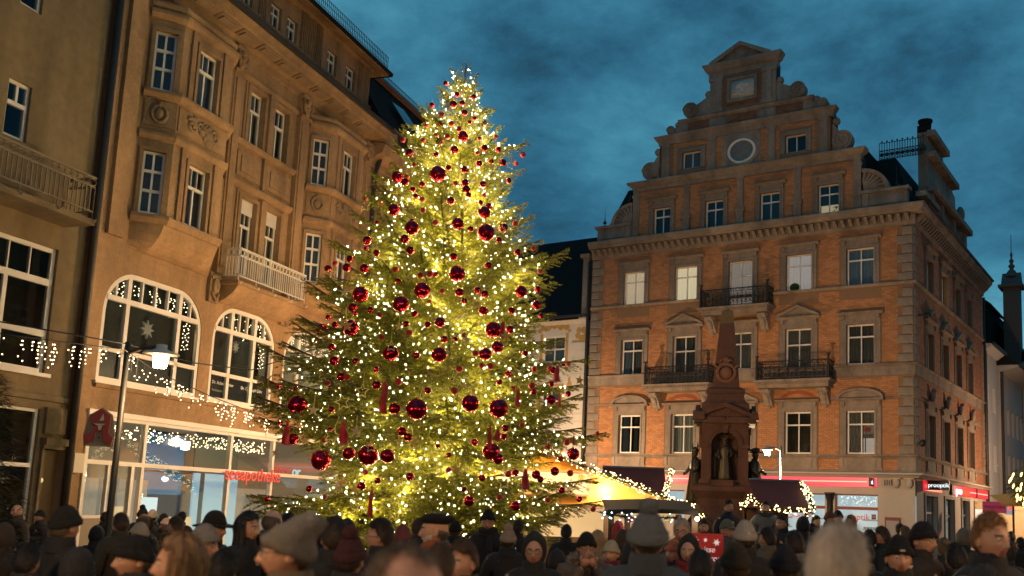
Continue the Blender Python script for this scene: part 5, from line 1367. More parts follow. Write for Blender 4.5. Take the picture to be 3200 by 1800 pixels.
text('lettering', 'Die Käserie', .40, mat('black_script', (.03,.02,.01), .6), sg_, (-.62, -.225, 2.46), FRONT, .004, align='CENTER', shear=.35)
mb = MB(); mb.ext_y([(.50+.12*(1 if k%2==0 else .42)*math.sin(math.pi*k/5), 2.78+.12*(1 if k%2==0 else .42)*math.cos(math.pi*k/5)) for k in range(10)], -.25, -.225); mb.box(.4,.41,-.26,-.25,2.33,2.9); place('star', mb.mesh('stall_star', mat('straw_gold', (.6,.35,.06), .6)), sg_)
mb = MB()
for x in (-wg+.2,-1.6,1.3,wg-.2): mb.box(x-.06,x+.06,-.05,.07,0,2.1)
mb.box(-wg,wg,-.1,.06,1.86,1.98); mb.box(-wg+.2,wg-.2,-.3,.05,0,1.0); place('frame', mb.mesh('stall_frame', M_WOOD), CS)
mb = MB(); mb.box(-wg+.3,wg-.3,2.3,2.36,.0,2.0); place('back_wall', mb.mesh('stall_back', mat('lit_stall_wall', (.55,.4,.2), .8, emit=(1,.68,.32), estr=.55)), CS)
mb = MB(); mb.box(-2.4,-2.2,-.55,-.4,2.20,2.26); mb.box(1.15,1.35,-.55,-.4,2.18,2.24); place('spotlight', mb.mesh('spotlight', emit_mat('spot_lens', (1,.93,.8), 22)), CS)
point_light('spot_and_fill_light', CS, (1.25,-.40,2.42), 105, (1,.86,.62), .06); point_light('spot_and_fill_light', CS, (-2.3,-.45,2.42), 120, (1,.86,.62), .06)
point_light('spot_and_fill_light', CS, (2.5,-.7,2.0), 45, (1,.86,.6), .08); point_light('spot_and_fill_light', CS, (-4.0,-.5,2.3), 60, (1,.86,.62), .06); point_light('spot_and_fill_light', CS, (0,.9,1.75), 35, (1,.85,.6), .1)  # outer two have no fixture, added to even out the gable's brightness
Cs = lambda x, y, z: (Matrix.Translation((-.9,30.2,0)) @ Matrix.Rotation(R(6),4,'Z')) @ Vector((x,y,z))
garland('fir garland with warm lights along the gable of the cheese stall', [Cs(-5.7,-.36,1.98),Cs(-.9,-.36,3.6),Cs(4.0,-.36,1.96)], .15, 330, 34)
# two dark red stalls behind
def red_stall(label, x0, x1, y, ztop, zbot, depth=3.0):
    o = thing('red_stall', label, 'market stall', ((x0+x1)/2, y, 0)); w = (x1-x0)/2
    mb = MB(); mb._add([(-w,-.9,zbot),(w,-.9,zbot),(w,.8,ztop),(-w,.8,ztop),(-w,-.9,zbot-.1),(w,-.9,zbot-.1),(w,2.4,zbot),(-w,2.4,zbot)], [(0,1,2,3),(4,5,1,0),(3,2,6,7),(1,6,2),(0,3,7)]); place('roof', mb.mesh('red_roof', M_DRED), o)
    mb = MB(); mb.tube([(-w,.8,ztop+.03),(w,.8,ztop+.03)], .035, 6); place('ridge', mb.mesh('ridge_cap', mat('blue_ridge', (.05,.09,.16), .5)), o)
    mb = MB()
    for x in (-w+.1, w-.1):
        mb.box(x-.05,x+.05,-.85,-.75,0,zbot); mb.box(x-.05,x+.05,2.2,2.3,0,zbot)
    mb.box(-w+.1,w-.1,-.9,-.6,0,1.0); mb.box(-w+.1,w-.1,2.2,2.3,0,zbot); place_split('post', mb, M_WOOD, o)
    return o
red_stall('dark red roofed stall left of the monument behind the cheese stall', .3, 2.62, 36.5, 3.42, 2.35)
garland('warm-lit fir garland climbing the right edge of the dark red roof left of the monument', [(2.66,35.55,2.1),(2.55,35.6,2.5),(2.85,36.6,3.42)], .13, 330, 46)
garland('warm-lit fir garland trailing down to the monument from the left stalls', [(2.4,34.5,2.35),(3.0,34.3,2.15),(3.75,33.2,1.72)], .12, 300, 40)
red_stall('dark red roofed stall right of the monument under the lamp', 4.85, 6.42, 30.4, 2.93, 2.07)
garland('warm-lit fir garland hanging down the right edge of the stall right of the monument', [(6.46,31.2,2.92),(6.48,30.0,2.5),(6.5,29.5,2.08)], .115, 330, 46)
garland('warm-lit fir garland along the eaves of the stall right of the monument', [(4.35,29.4,2.08),(4.67,29.6,2.40),(4.88,29.4,2.11),(5.6,29.4,2.05),(6.48,29.4,1.97)], .11, 300, 40)
# mulled wine stand roof in front, with cool lights
MW = thing('wine_stand', 'open wooden stand with dark curved roof and cool white lights before the cheese stall', 'market stall', (1.45, 22.0, -.18), R(4))
mb = MB(); n = 12
for k in range(n):
    x0, x1 = -1.2+1.95*k/n, -1.2+1.95*(k+1)/n
    f_ = lambda x: 2.02 + .05*math.cos((x-.1)*1.3)
    mb._add([(x0,-.7,f_(x0)-.06),(x1,-.7,f_(x1)-.06),(x1,-.7,f_(x1)+.03),(x0,-.7,f_(x0)+.03),(x0,1.0,f_(x0)+.25),(x1,1.0,f_(x1)+.25)], [(0,1,2,3),(3,2,5,4),(0,4,5,1)])
place('roof', mb.mesh('stand_roof', mat('dark_canvas', (.012,.010,.009), .85)), MW)
mb = MB()
for x in (-1.1, -.75, .35, .7): mb.box(x-.06,x+.06,-.6,-.48,0,2.0)
mb.box(-1.15,-.72,-.62,-.5,0,1.7); mb.box(-1.1,.7,-.7,-.4,.95,1.05); place_split('post', mb, M_WOOD, MW)
mb = MB(); mb.box(.05,.3,-.56,-.51,1.3,1.85); place('board', mb.mesh('price_board', mat('pale_board', (.5,.33,.2), .7, emit=(1,.6,.35), estr=.18)), MW)
mb = MB(); mb.ball((-.52,-.6,1.75), .055, 8, 6); mb.box(-.64,-.46,-.55,-.5,1.25,1.62); mb.ball((.72,-.75,1.92), .05, 8, 6); place('lamp', mb.mesh('stand_lamp', emit_mat('stand_lamp', (1,.85,.62), 9)), MW)
point_light('lamp_light', MW, (-.4,-.7,1.7), 10, (1,.8,.55), .06); point_light('lamp_light', MW, (.72,-.9,1.85), 10, (1,.8,.55), .06)
mb = MB(); mb.ball((-.95,-.66,1.55), .16, 10, 8, (.9,.4,1.8)); mb.ball((.3,-.7,1.88), .07, 8, 6); mb.ball((-.7,-.7,1.86), .07, 8, 6); place('bow', mb.mesh('red_bow', mat('red_cloth', (.35,.02,.03), .7)), MW)
garland('fir garland with cool white lights under the roof of the wooden stand', [(.15,21.25,1.80),(.9,21.25,1.70),(1.8,21.3,1.75)], .11, 340, 24, M_CBULB)
# red chestnut sign held above the crowd
CH = thing('chestnut_sign', 'red sign with white stars reading Heisse Maroni above the crowd', 'sign', (1.07, 9.3, 0), R(4))
mb = MB(); mb.box(-.15,.15,0,.02,1.42,1.70); mb.box(-.02,.02,.02,.06,0,1.5); place('board', mb.mesh('sign_board', mat('chestnut_red', (.33,.02,.02), .5, emit=(.8,.03,.03), estr=.12)), CH)
M_CHW = mat('sign_white', (.8,.75,.75), .5, emit=(1,.85,.85), estr=.5)
mb = MB()
for x, z, s in ((-.115,1.635,.036),(-.02,1.64,.022),(.085,1.62,.036)):
    for k in range(3): 
        a = R(60*k+10); mb.ext_y([(x+s*math.cos(a+t)*(1 if j%2==0 else .3),z+s*math.sin(a+t)*(1 if j%2==0 else .3)) for j,t in enumerate([0,.5*math.pi,math.pi,1.5*math.pi])], -.004-.0006*k, 0)
place('star', mb.mesh('sign_stars', M_CHW), CH)
text('lettering', 'Heisse', .075, M_CHW, CH, (-.13,-.003,1.53), FRONT, .002, shear=.2); text('lettering', 'Maroni', .075, M_CHW, CH, (-.07,-.003,1.45), FRONT, .002, shear=.2)
# ================================================================== right edge: canopy, lit bush, hanging sign
RC = thing('yellow_canopy', 'yellow lit stall canopy with scalloped edge at the right border', 'market stall', (13.7, 29.2, 0), R(-10))
mb = MB(); mb._add([(-1.75,-.6,2.42),(1.6,-.6,2.62),(1.6,1.2,3.1),(-1.75,1.2,2.72),(-1.75,-.6,2.36),(1.6,-.6,2.5)], [(0,1,2,3),(4,5,1,0)]); place('canopy', mb.mesh('canopy', M_YEL), RC)
mb = MB(); 
for k in range(10): x = -.55+k*.22; mb.ext_y([(x,2.46),(x+.21,2.46),(x+.21,2.3),(x+.105,2.24),(x,2.3)], -.63, -.61)
place('valance', mb.mesh('valance', mat('cream_valance', (.6,.45,.25), .8)), RC)
mb = MB(); mb.box(-.9,-.84,-.5,-.44,0,2.45); mb.box(1.4,1.46,-.5,-.44,0,2.5); mb.box(-.8,1.4,-.5,-.1,0,1.0); place_split('post', mb, M_WOOD, RC)
mb = MB(); mb.box(-.3,1.5,.9,.95,.9,2.3); place('back_wall', mb.mesh('canopy_back', mat('dark_stall_cloth', (.06,.02,.025), .8)), RC)
point_light('stall_light', RC, (.5,-.1,2.2), 22, (1,.7,.35), .1); point_light('stall_light', RC, (.3,.4,3.3), 14, (1,.7,.35), .1)
LB = thing('lit_bush', 'round fir bush with bright orange lights above the yellow canopy', 'plant', (12.35, 28.1, 0))
mb = MB(); r_ = random.Random(4)
for k in range(2600):
    v = Vector((r_.gauss(0,1),r_.gauss(0,1),r_.gauss(0,1))).normalized(); p = v*r_.uniform(.3,.62); e = p + Vector((v.x,v.y,v.z*.3-.5))*.14; w = Vector((r_.gauss(0,1),r_.gauss(0,1),0))*.012
    mb.tri(tuple(p-w+Vector((0,0,2.95))),tuple(p+w+Vector((0,0,2.95))),tuple(e+Vector((0,0,2.95))))
place('foliage', mb.mesh('lit_bush_foliage', M_NEEDLE_D), LB, kind='stuff')
fl = MB()
for k in range(60):
    v = Vector((r_.gauss(0,1)-.3,-abs(r_.gauss(0,1)),r_.gauss(0,1))).normalized(); p = v*.62 + Vector((0,0,2.95)); fl.tube([tuple(p+Vector((.02,0,.05))),tuple(p),tuple(p-Vector((.02,0,.07)))], [.012,.028,.012], 6)
place('bulbs', fl.mesh('lit_bush_bulbs', emit_mat('orange_bulb', (1,.52,.14), 9, False)), LB, kind='stuff')
point_light('bush_light', LB, (-.3,-.9,3.0), 12, (1,.55,.2), .2)
mb = MB(); mb.tube([(0,0,0),(0,0,2.5)], .06, 6); place('trunk', mb.mesh('bush_trunk', M_WOOD), LB)
HS = thing('pandora_sign', 'flat pink jewellery shop sign projecting into the side street', 'sign', (20.15, 50.0, 0))
mb = MB(); mb.box(-.63,.55,-.04,.04,2.36,2.92); place('panel', mb.mesh('sign_panel', mat('pink_sign', (.42,.05,.09), .5, emit=(.9,.10,.18), estr=.20)), HS)
text('lettering', 'PANDÔRA', .215, mat('dark_letters', (.04,.01,.015), .6), HS, (-.04,-.045,2.57), FRONT, .003, align='CENTER')
mb = MB(); mb.tube([(.9,0,0),(.9,0,3.0)], .05, 6); mb.box(.55,.9,-.02,.02,2.8,2.84); place('post', mb.mesh('sign_post', M_IRON), HS)
mb = MB(); mb.box(.6,1.1,.3,.36,2.3,2.95); place('shop_light_box', mb.mesh('shop_light_box', mat('cool_box', (.4,.42,.45), .6, emit=(.75,.85,1), estr=.28)), HS)
mb = MB(); mb.box(.8,1.0,.26,.3,2.52,2.7); place('red_light', mb.mesh('red_light', emit_mat('red_light', (1,.12,.08), 1.2)), HS)
SF = thing('lit_shop_front', 'bright jeweller shop window at the end of the side street', 'shop front', (22.6, 56.5, 0), R(8))
mb = MB(); mb.box(-2.2,-.2,0,.1,.4,2.6); place('window', mb.mesh('jeweller_window', mat('bright_shop', (.5,.5,.48), .8, var=.4, vscale=2, emit=(1,.85,.75), estr=.6)), SF)
mb = MB(); mb.box(-2.4,2.6,-.05,.0,2.6,3.0); mb.box(-.2,0,-.05,.1,0,2.6); mb.box(0,2.6,0,.1,0,2.6); mb.box(-2.4,-2.2,-.05,.1,0,2.6); place('frame', mb.mesh('jeweller_frame', mat('cream_pier', (.45,.34,.2), .8)), SF)
# ================================================================== lit fir at the left border
FT = thing('small_fir_tree', 'dark small fir tree with orange lights at the left border', 'tree', (-5.62, 9.2, 0))
mb = MB(); mb.tube([(0,0,0),(0,0,2.9)], [.07,.02], 6); place('trunk', mb.mesh('small_trunk', M_WOOD), FT)
mb = MB(); r_ = random.Random(9)
for k in range(5200):
    z = 2.95 - 2.0*r_.random()**.7; rad = (2.98-z)*.34*math.sqrt(r_.random()) + .03; a = r_.uniform(0, 6.283)
    p = Vector((rad*math.cos(a), rad*math.sin(a), z - rad*.12)); e = p + Vector((math.cos(a)*.10+r_.gauss(0,.03), math.sin(a)*.10+r_.gauss(0,.03), r_.uniform(-.05,.04))); w = Vector((-math.sin(a), math.cos(a), 0))*.010
    mb.tri(tuple(p-w), tuple(p+w), tuple(e))
place('crown', mb.mesh('small_crown', mat('dark_fir', (.02,.035,.016), .8, island=.4)), FT, kind='stuff')
fl = MB()
for x, y, z in ((.18,-.42,2.42),(.14,-.5,2.16),(.24,-.48,2.13),(.33,-.4,2.14),(.2,-.55,2.04),(.05,-.5,1.98),(.3,-.52,1.9),(.12,-.6,1.85)): fl.ball((x, y, z), .018, 6, 5)
place('bulbs', fl.mesh('small_tree_bulbs', emit_mat('amber_bulb', (1,.5,.12), 7, False)), FT, kind='stuff')
# ================================================================== overhead light strings
LW = thing('icicle_light_string', 'icicle light string slung across the square from the left past the lamp', 'light string', (-8.6,12.5,3.9))
pts = [Vector(p) for p in ((-9.6,11.5,3.95),(-7.96,13.2,3.92),(-7.22,14.9,4.02),(-7.0,15.6,3.78),(-6.62,16.9,3.55),(-6.2,18.6,3.35),(-5.6,20.2,3.5))]
O = Vector((-8.6,12.5,3.9))
mb = MB(); mb.tube([tuple(p-O) for p in pts], .008, 5); place('wire', mb.mesh('icicle_wire', M_IRON), LW)
fl = MB(); ww = MB(); r_ = random.Random(2)
for a, b, n_ in zip(pts, pts[1:], (14, 22, 7, 16, 22, 10)):
    for k in range(n_):
        p = a.lerp(b, r_.random()) - O; L_ = r_.uniform(.12,.40); m_ = int(L_/.055)
        ww.tube([tuple(p), tuple(p + Vector((0,0,-L_)))], .003, 3)
        for q in range(m_):
            if r_.random() < .75: fl.ball((p.x + r_.gauss(0,.02), p.y + r_.gauss(0,.02), p.z - .055*(q+1)), .0092, 6, 4)
place('bulbs', fl.mesh('icicle_bulbs', emit_mat('icicle_bulb', (1,.66,.36), 9, False)), LW, kind='stuff'); place('wire', ww.mesh('icicle_drops', M_IRON), LW, kind='stuff')
SW_ = thing('span_wire', 'thin dark cable sagging from the lamp post to the tree', 'cable', (-7.22,15,4.1))
mb = MB(); mb.tube([(-1.6,-2.0,.08),(0,0,.02),(.36,1.6,-.02),(.72,3.4,.12),(1.5,5.4,.95)], .011, 5); place('cable', mb.mesh('cable', M_IRON), SW_)
TREE_PROFILE = [(1.41, 3.57), (1.97, 3.71), (2.53, 2.6), (3.52, 3.71), (4.52, 3.36), (5.24, 3.04), (5.98, 2.68), (6.71, 2.5), (7.46, 2.39), (8.21, 1.89), (8.97, 1.61), (9.74, 1.25), (10.51, 0.93), (11.29, 0.5), (11.97, 0.0)]
GLOSSY_XYZ=[(-3.59,20.44,8.86,0.192),(-4.58,21.02,8.96,0.143),(-3.17,20.89,9.9,0.128),(-4.47,20.4,8.02,0.139),(-3.01,19.82,7.6,0.135),(-2.43,19.91,7.46,0.193),(-3.94,19.77,7.46,0.16),(-2.53,20.25,7.99,0.144),(-4.07,19.77,7.22,0.102),(-3.25,20.19,8.2,0.098),(-3.31,20.71,9.52,0.094),(-3.49,21.27,10.79,0.089),(-2.3,21.25,9.46,0.089),(-2.7,21.0,9.69,0.082),(-2.76,20.73,9.23,0.08),(-2.63,20.56,8.71,0.08),(-3.04,20.53,9.02,0.086),(-3.67,20.84,9.74,0.094),(-4.01,20.34,8.32,0.066),(-2.89,20.33,8.39,0.066),(-3.78,21.79,11.51,0.063),(-3.08,21.5,11.08,0.07),(-4.05,21.72,10.94,0.07),(-3.44,21.43,11.1,0.069),(-3.29,21.29,10.84,0.069),(-3.21,21.16,10.56,0.075),(-2.76,21.31,10.39,0.069),(-2.98,21.18,10.44,0.055),(-3.07,21.09,10.31,0.055),(-3.77,20.97,9.97,0.068),(-3.73,21.07,10.24,0.075),(-3.7,20.69,9.39,0.067),(-4.39,21.24,9.6,0.103),(-2.43,21.33,9.79,0.069),(-2.14,21.14,9.01,0.068),(-2.53,20.95,9.37,0.061),(-3.38,20.49,9.03,0.066),(-3.91,20.42,8.62,0.066),(-4.34,20.69,8.74,0.094),(-4.11,20.46,8.51,0.066),(-2.99,20.41,8.68,0.086),(-2.95,20.36,8.52,0.092),(-2.63,20.37,8.24,0.059),(-2.46,20.42,8.18,0.079),(-2.74,19.82,7.5,0.064),(-3.96,19.9,7.64,0.064),(-4.83,20.46,7.75,0.046),(-4.98,20.32,7.31,0.099),(-4.98,20.29,7.13,0.053),(-4.71,20.05,6.99,0.065),(-3.93,19.7,6.97,0.089),(-2.11,20.27,7.68,0.105),(-2.17,20.04,7.35,0.065),(-1.79,20.3,7.17,0.079),(-2.83,20.83,9.51,0.047),(-2.82,21.04,9.92,0.048),(-2.93,19.59,6.49,0.178),(-3.59,19.46,6.09,0.176),(-3.99,19.4,5.78,0.176),(-4.95,19.98,6.07,0.181),(-5.01,19.61,5.3,0.178),(-5.93,20.77,5.43,0.148),(-2.12,19.42,5.33,0.176),(-4.02,18.92,4.71,0.165),(-3.08,18.87,4.71,0.159),(-2.01,19.3,4.97,0.131),(-1.67,20.2,6.3,0.137),(-5.95,19.6,3.7,0.209),(-3.37,18.46,3.6,0.215),(-2.4,18.67,3.77,0.181),(-1.88,18.84,3.71,0.201),(-3.15,19.17,5.4,0.112),(-2.35,19.52,5.73,0.101),(-5.08,19.94,5.78,0.103),(-5.23,19.39,4.59,0.1),(-4.96,20.18,6.67,0.104),(-5.55,21.01,6.87,0.102),(-6.0,21.18,6.87,0.089),(-4.7,20.04,6.97,0.071),(-5.46,20.89,7.04,0.081),(-3.36,19.54,6.45,0.057),(-4.12,19.61,6.29,0.07),(-3.03,19.65,6.86,0.083),(-2.85,19.51,6.09,0.095),(-2.74,19.48,5.91,0.069),(-2.36,19.68,6.11,0.083),(-2.5,19.63,6.17,0.076),(-2.34,19.85,6.75,0.077),(-1.35,20.63,6.46,0.073),(-1.35,20.49,6.09,0.106),(-1.25,20.48,5.86,0.06),(-1.82,19.88,5.83,0.077),(-4.64,19.59,5.68,0.07),(-4.98,19.77,5.63,0.051),(-5.86,20.97,5.75,0.061),(-5.46,20.09,5.44,0.072),(-3.68,19.25,5.57,0.069),(-3.81,19.16,5.34,0.068),(-3.38,19.13,5.34,0.068),(-1.81,19.63,5.39,0.089),(-3.02,19.02,5.04,0.074),(-2.81,19.06,5.06,0.056),(-6.17,20.99,5.18,0.061),(-5.38,19.68,4.91,0.076),(-4.74,19.09,4.56,0.062),(-3.51,18.85,4.68,0.073),(-2.22,19.12,4.79,0.136),(-1.48,19.62,4.91,0.064),(-0.93,20.01,4.65,0.078),(-0.73,20.43,4.82,0.04),(-4.26,18.85,4.38,0.067),(-5.0,19.1,4.24,0.087),(-6.74,20.78,4.21,0.061),(-6.15,20.07,4.09,0.058),(-4.21,18.72,4.06,0.091),(-3.21,18.6,3.98,0.072),(-1.76,19.19,4.43,0.068),(-1.91,19.03,4.24,0.062),(-0.93,19.82,4.34,0.058),(-1.26,19.4,4.12,0.063),(-0.6,20.18,4.19,0.065),(-0.92,19.66,4.0,0.108),(-3.79,18.49,3.6,0.12),(-5.08,18.89,3.58,0.061),(-5.32,19.3,2.62,0.212),(-4.29,18.78,2.72,0.207),(-4.69,18.91,2.75,0.129),(-3.91,18.7,2.72,0.145),(-1.99,18.91,2.89,0.178),(-1.86,19.02,2.76,0.117),(-0.45,20.28,2.97,0.138),(-3.64,18.54,3.18,0.096),(-3.52,18.56,3.08,0.084),(-3.45,18.62,2.35,0.084),(-4.35,18.66,2.14,0.085),(-2.13,18.89,2.38,0.073),(-1.53,19.28,2.51,0.075),(-1.15,19.57,2.5,0.095),(-0.8,19.94,2.59,0.097),(-1.06,19.59,2.41,0.07),(-2.29,18.75,3.04,0.073),(-1.76,18.94,3.18,0.067),(-1.74,18.9,3.34,0.073),(-1.48,19.02,1.88,0.105),(-0.64,19.93,2.22,0.071),(-0.29,20.34,2.06,0.066),(-5.46,19.15,2.06,0.068),(-6.82,20.88,1.83,0.061),(-4.05,18.64,2.25,0.066),(-6.06,19.84,3.04,0.122),(-2.96,18.62,2.94,0.048),(-6.5,20.33,3.4,0.059),(-2.43,18.66,2.15,0.054),(-2.32,18.61,1.94,0.108),(-5.1,18.97,3.2,0.049),(-2.76,18.7,2.78,0.054)]
MATTE_XYZ=[(-3.86,20.26,8.23,0.066),(-3.79,20.05,7.93,0.065),(-3.28,20.95,10.09,0.068),(-3.51,20.87,9.88,0.068),(-3.72,21.17,10.5,0.068),(-4.07,21.3,10.29,0.055),(-4.63,21.54,10.01,0.07),(-4.08,21.08,9.85,0.061),(-3.19,20.36,8.64,0.059),(-3.47,19.79,7.6,0.064),(-1.92,21.92,9.9,0.071),(-1.49,20.7,7.37,0.06),(-1.9,20.64,7.89,0.067),(-5.32,21.29,8.52,0.055),(-4.97,21.3,8.45,0.069),(-3.46,21.01,10.23,0.068),(-2.51,21.44,10.13,0.055),(-2.07,21.92,9.68,0.057),(-4.18,20.79,9.17,0.054),(-4.31,20.72,8.87,0.06),(-3.43,20.15,8.15,0.052),(-2.58,20.47,8.44,0.053),(-5.87,21.23,7.0,0.062),(-4.21,19.71,6.56,0.07),(-3.66,19.55,6.42,0.07),(-3.47,19.54,6.45,0.076),(-3.19,19.46,6.09,0.057),(-3.42,19.37,5.85,0.05),(-1.33,20.82,6.89,0.061),(-4.4,19.42,5.55,0.063),(-3.72,19.06,5.15,0.068),(-4.27,19.14,5.06,0.062),(-2.66,19.13,5.14,0.062),(-5.96,20.59,5.2,0.06),(-2.4,19.05,4.79,0.068),(-2.67,18.83,4.44,0.073),(-2.26,18.99,4.54,0.061),(-2.1,19.06,4.55,0.074),(-1.28,19.61,4.6,0.063),(-0.99,19.96,4.68,0.058),(-0.64,20.66,4.89,0.053),(-4.86,19.02,4.23,0.068),(-5.27,19.21,4.12,0.056),(-3.79,18.67,4.13,0.073),(-2.72,18.67,4.0,0.073),(-1.3,19.42,4.24,0.075),(-1.64,19.15,4.15,0.05),(-2.75,18.76,2.5,0.061),(-1.66,19.18,2.48,0.068),(-0.5,20.4,2.58,0.073),(-0.69,19.97,2.85,0.065),(-0.95,19.58,3.06,0.07),(-0.58,19.96,3.18,0.071),(-1.43,19.05,3.43,0.055),(-1.78,18.85,2.03,0.061),(-0.89,19.5,2.02,0.057),(0.0,20.99,1.87,0.068),(-5.08,18.88,1.92,0.049),(-4.32,18.78,2.4,0.055),(-5.23,19.11,3.0,0.056),(0.03,21.04,3.46,0.054)]
STAR_XYZ=[(-4.84,20.6,8.02,0.113),(-4.19,20.9,9.49,0.095),(-2.99,20.81,9.71,0.094),(-2.47,20.8,9.16,0.081),(-3.57,21.18,10.66,0.082),(-4.03,20.06,7.98,0.084),(-5.03,19.47,5.3,0.126),(-5.32,20.2,6.12,0.091),(-3.8,19.43,6.3,0.101),(-2.45,19.4,5.81,0.113),(-2.57,18.98,5.03,0.104),(-1.84,19.36,5.19,0.113),(-3.89,19.0,5.24,0.086),(-5.39,18.88,3.54,0.104),(-0.38,20.52,4.51,0.1),(-1.14,19.17,3.79,0.105),(-4.47,18.56,3.15,0.108),(-3.64,18.45,2.99,0.09),(-3.36,18.45,2.96,0.119),(-4.75,18.61,2.09,0.102),(-4.41,18.48,2.06,0.108),(-2.59,18.66,2.51,0.109),(-6.61,20.63,2.78,0.093),(-1.18,19.06,1.85,0.099),(-5.6,19.21,2.98,0.087)]
WIRE_XYZ=[(-5.3,21.3,8.34,0.152),(-1.84,20.28,7.56,0.131),(-2.14,21.41,9.44,0.097),(-2.12,20.04,7.54,0.097),(-3.76,21.4,10.91,0.069),(-5.93,21.21,6.75,0.137),(-2.73,19.59,6.73,0.101),(-2.68,19.25,5.65,0.1),(-3.99,18.84,4.83,0.104),(-2.13,19.44,5.61,0.101),(-4.79,18.63,3.69,0.145),(-4.42,18.58,3.91,0.132),(-6.27,19.87,3.88,0.077),(-4.98,18.79,3.07,0.146),(-4.18,18.56,2.87,0.102),(-1.62,18.83,3.22,0.11),(-1.7,18.89,2.3,0.122),(-4.38,18.48,1.74,0.096),(-3.65,18.37,1.66,0.119),(-0.9,19.44,3.04,0.113)]
RIBBON_XYZ=[(-3.97,18.42,3.77,0.566,0.107),(-0.83,19.84,4.54,0.321,0.09),(-1.52,18.96,3.93,0.368,0.068),(-0.75,19.64,4.0,0.318,0.045),(-1.93,19.38,5.31,0.314,0.075),(-6.1,19.63,3.12,0.445,0.102),(-4.74,18.67,3.1,0.393,0.121),(-1.99,18.68,3.15,0.453,0.054),(-1.85,18.73,3.18,0.212,0.097),(-4.07,18.38,1.85,0.535,0.059),(-1.32,19.17,2.38,0.372,0.105),(-0.44,19.89,3.22,0.193,0.032)]
TIPS_XYZ=[(-1.89,22.0,10.04),(-5.55,22.0,8.71),(-1.41,22.0,7.76),(-0.81,22.0,7.35),(-1.04,22.0,6.81),(-0.25,22.0,5.14),(-0.38,22.0,4.63),(0.16,22.0,3.51),(-7.34,22.0,4.34),(-7.34,22.0,3.51),(-7.34,22.0,1.82),(-6.22,22.0,7.43),(-6.18,22.0,6.91),(-6.6,22.0,5.71),(-1.86,22.0,9.46),(-1.96,22.0,8.35),(-2.75,22.0,10.94),(-4.63,22.0,10.48),(-4.69,22.0,10.24),(-1.05,22.0,6.18),(0.02,22.0,2.5),(0.11,22.0,2.02),(-6.29,22.0,5.43),(-0.85,22.0,5.63),(-6.0,22.0,6.4)]
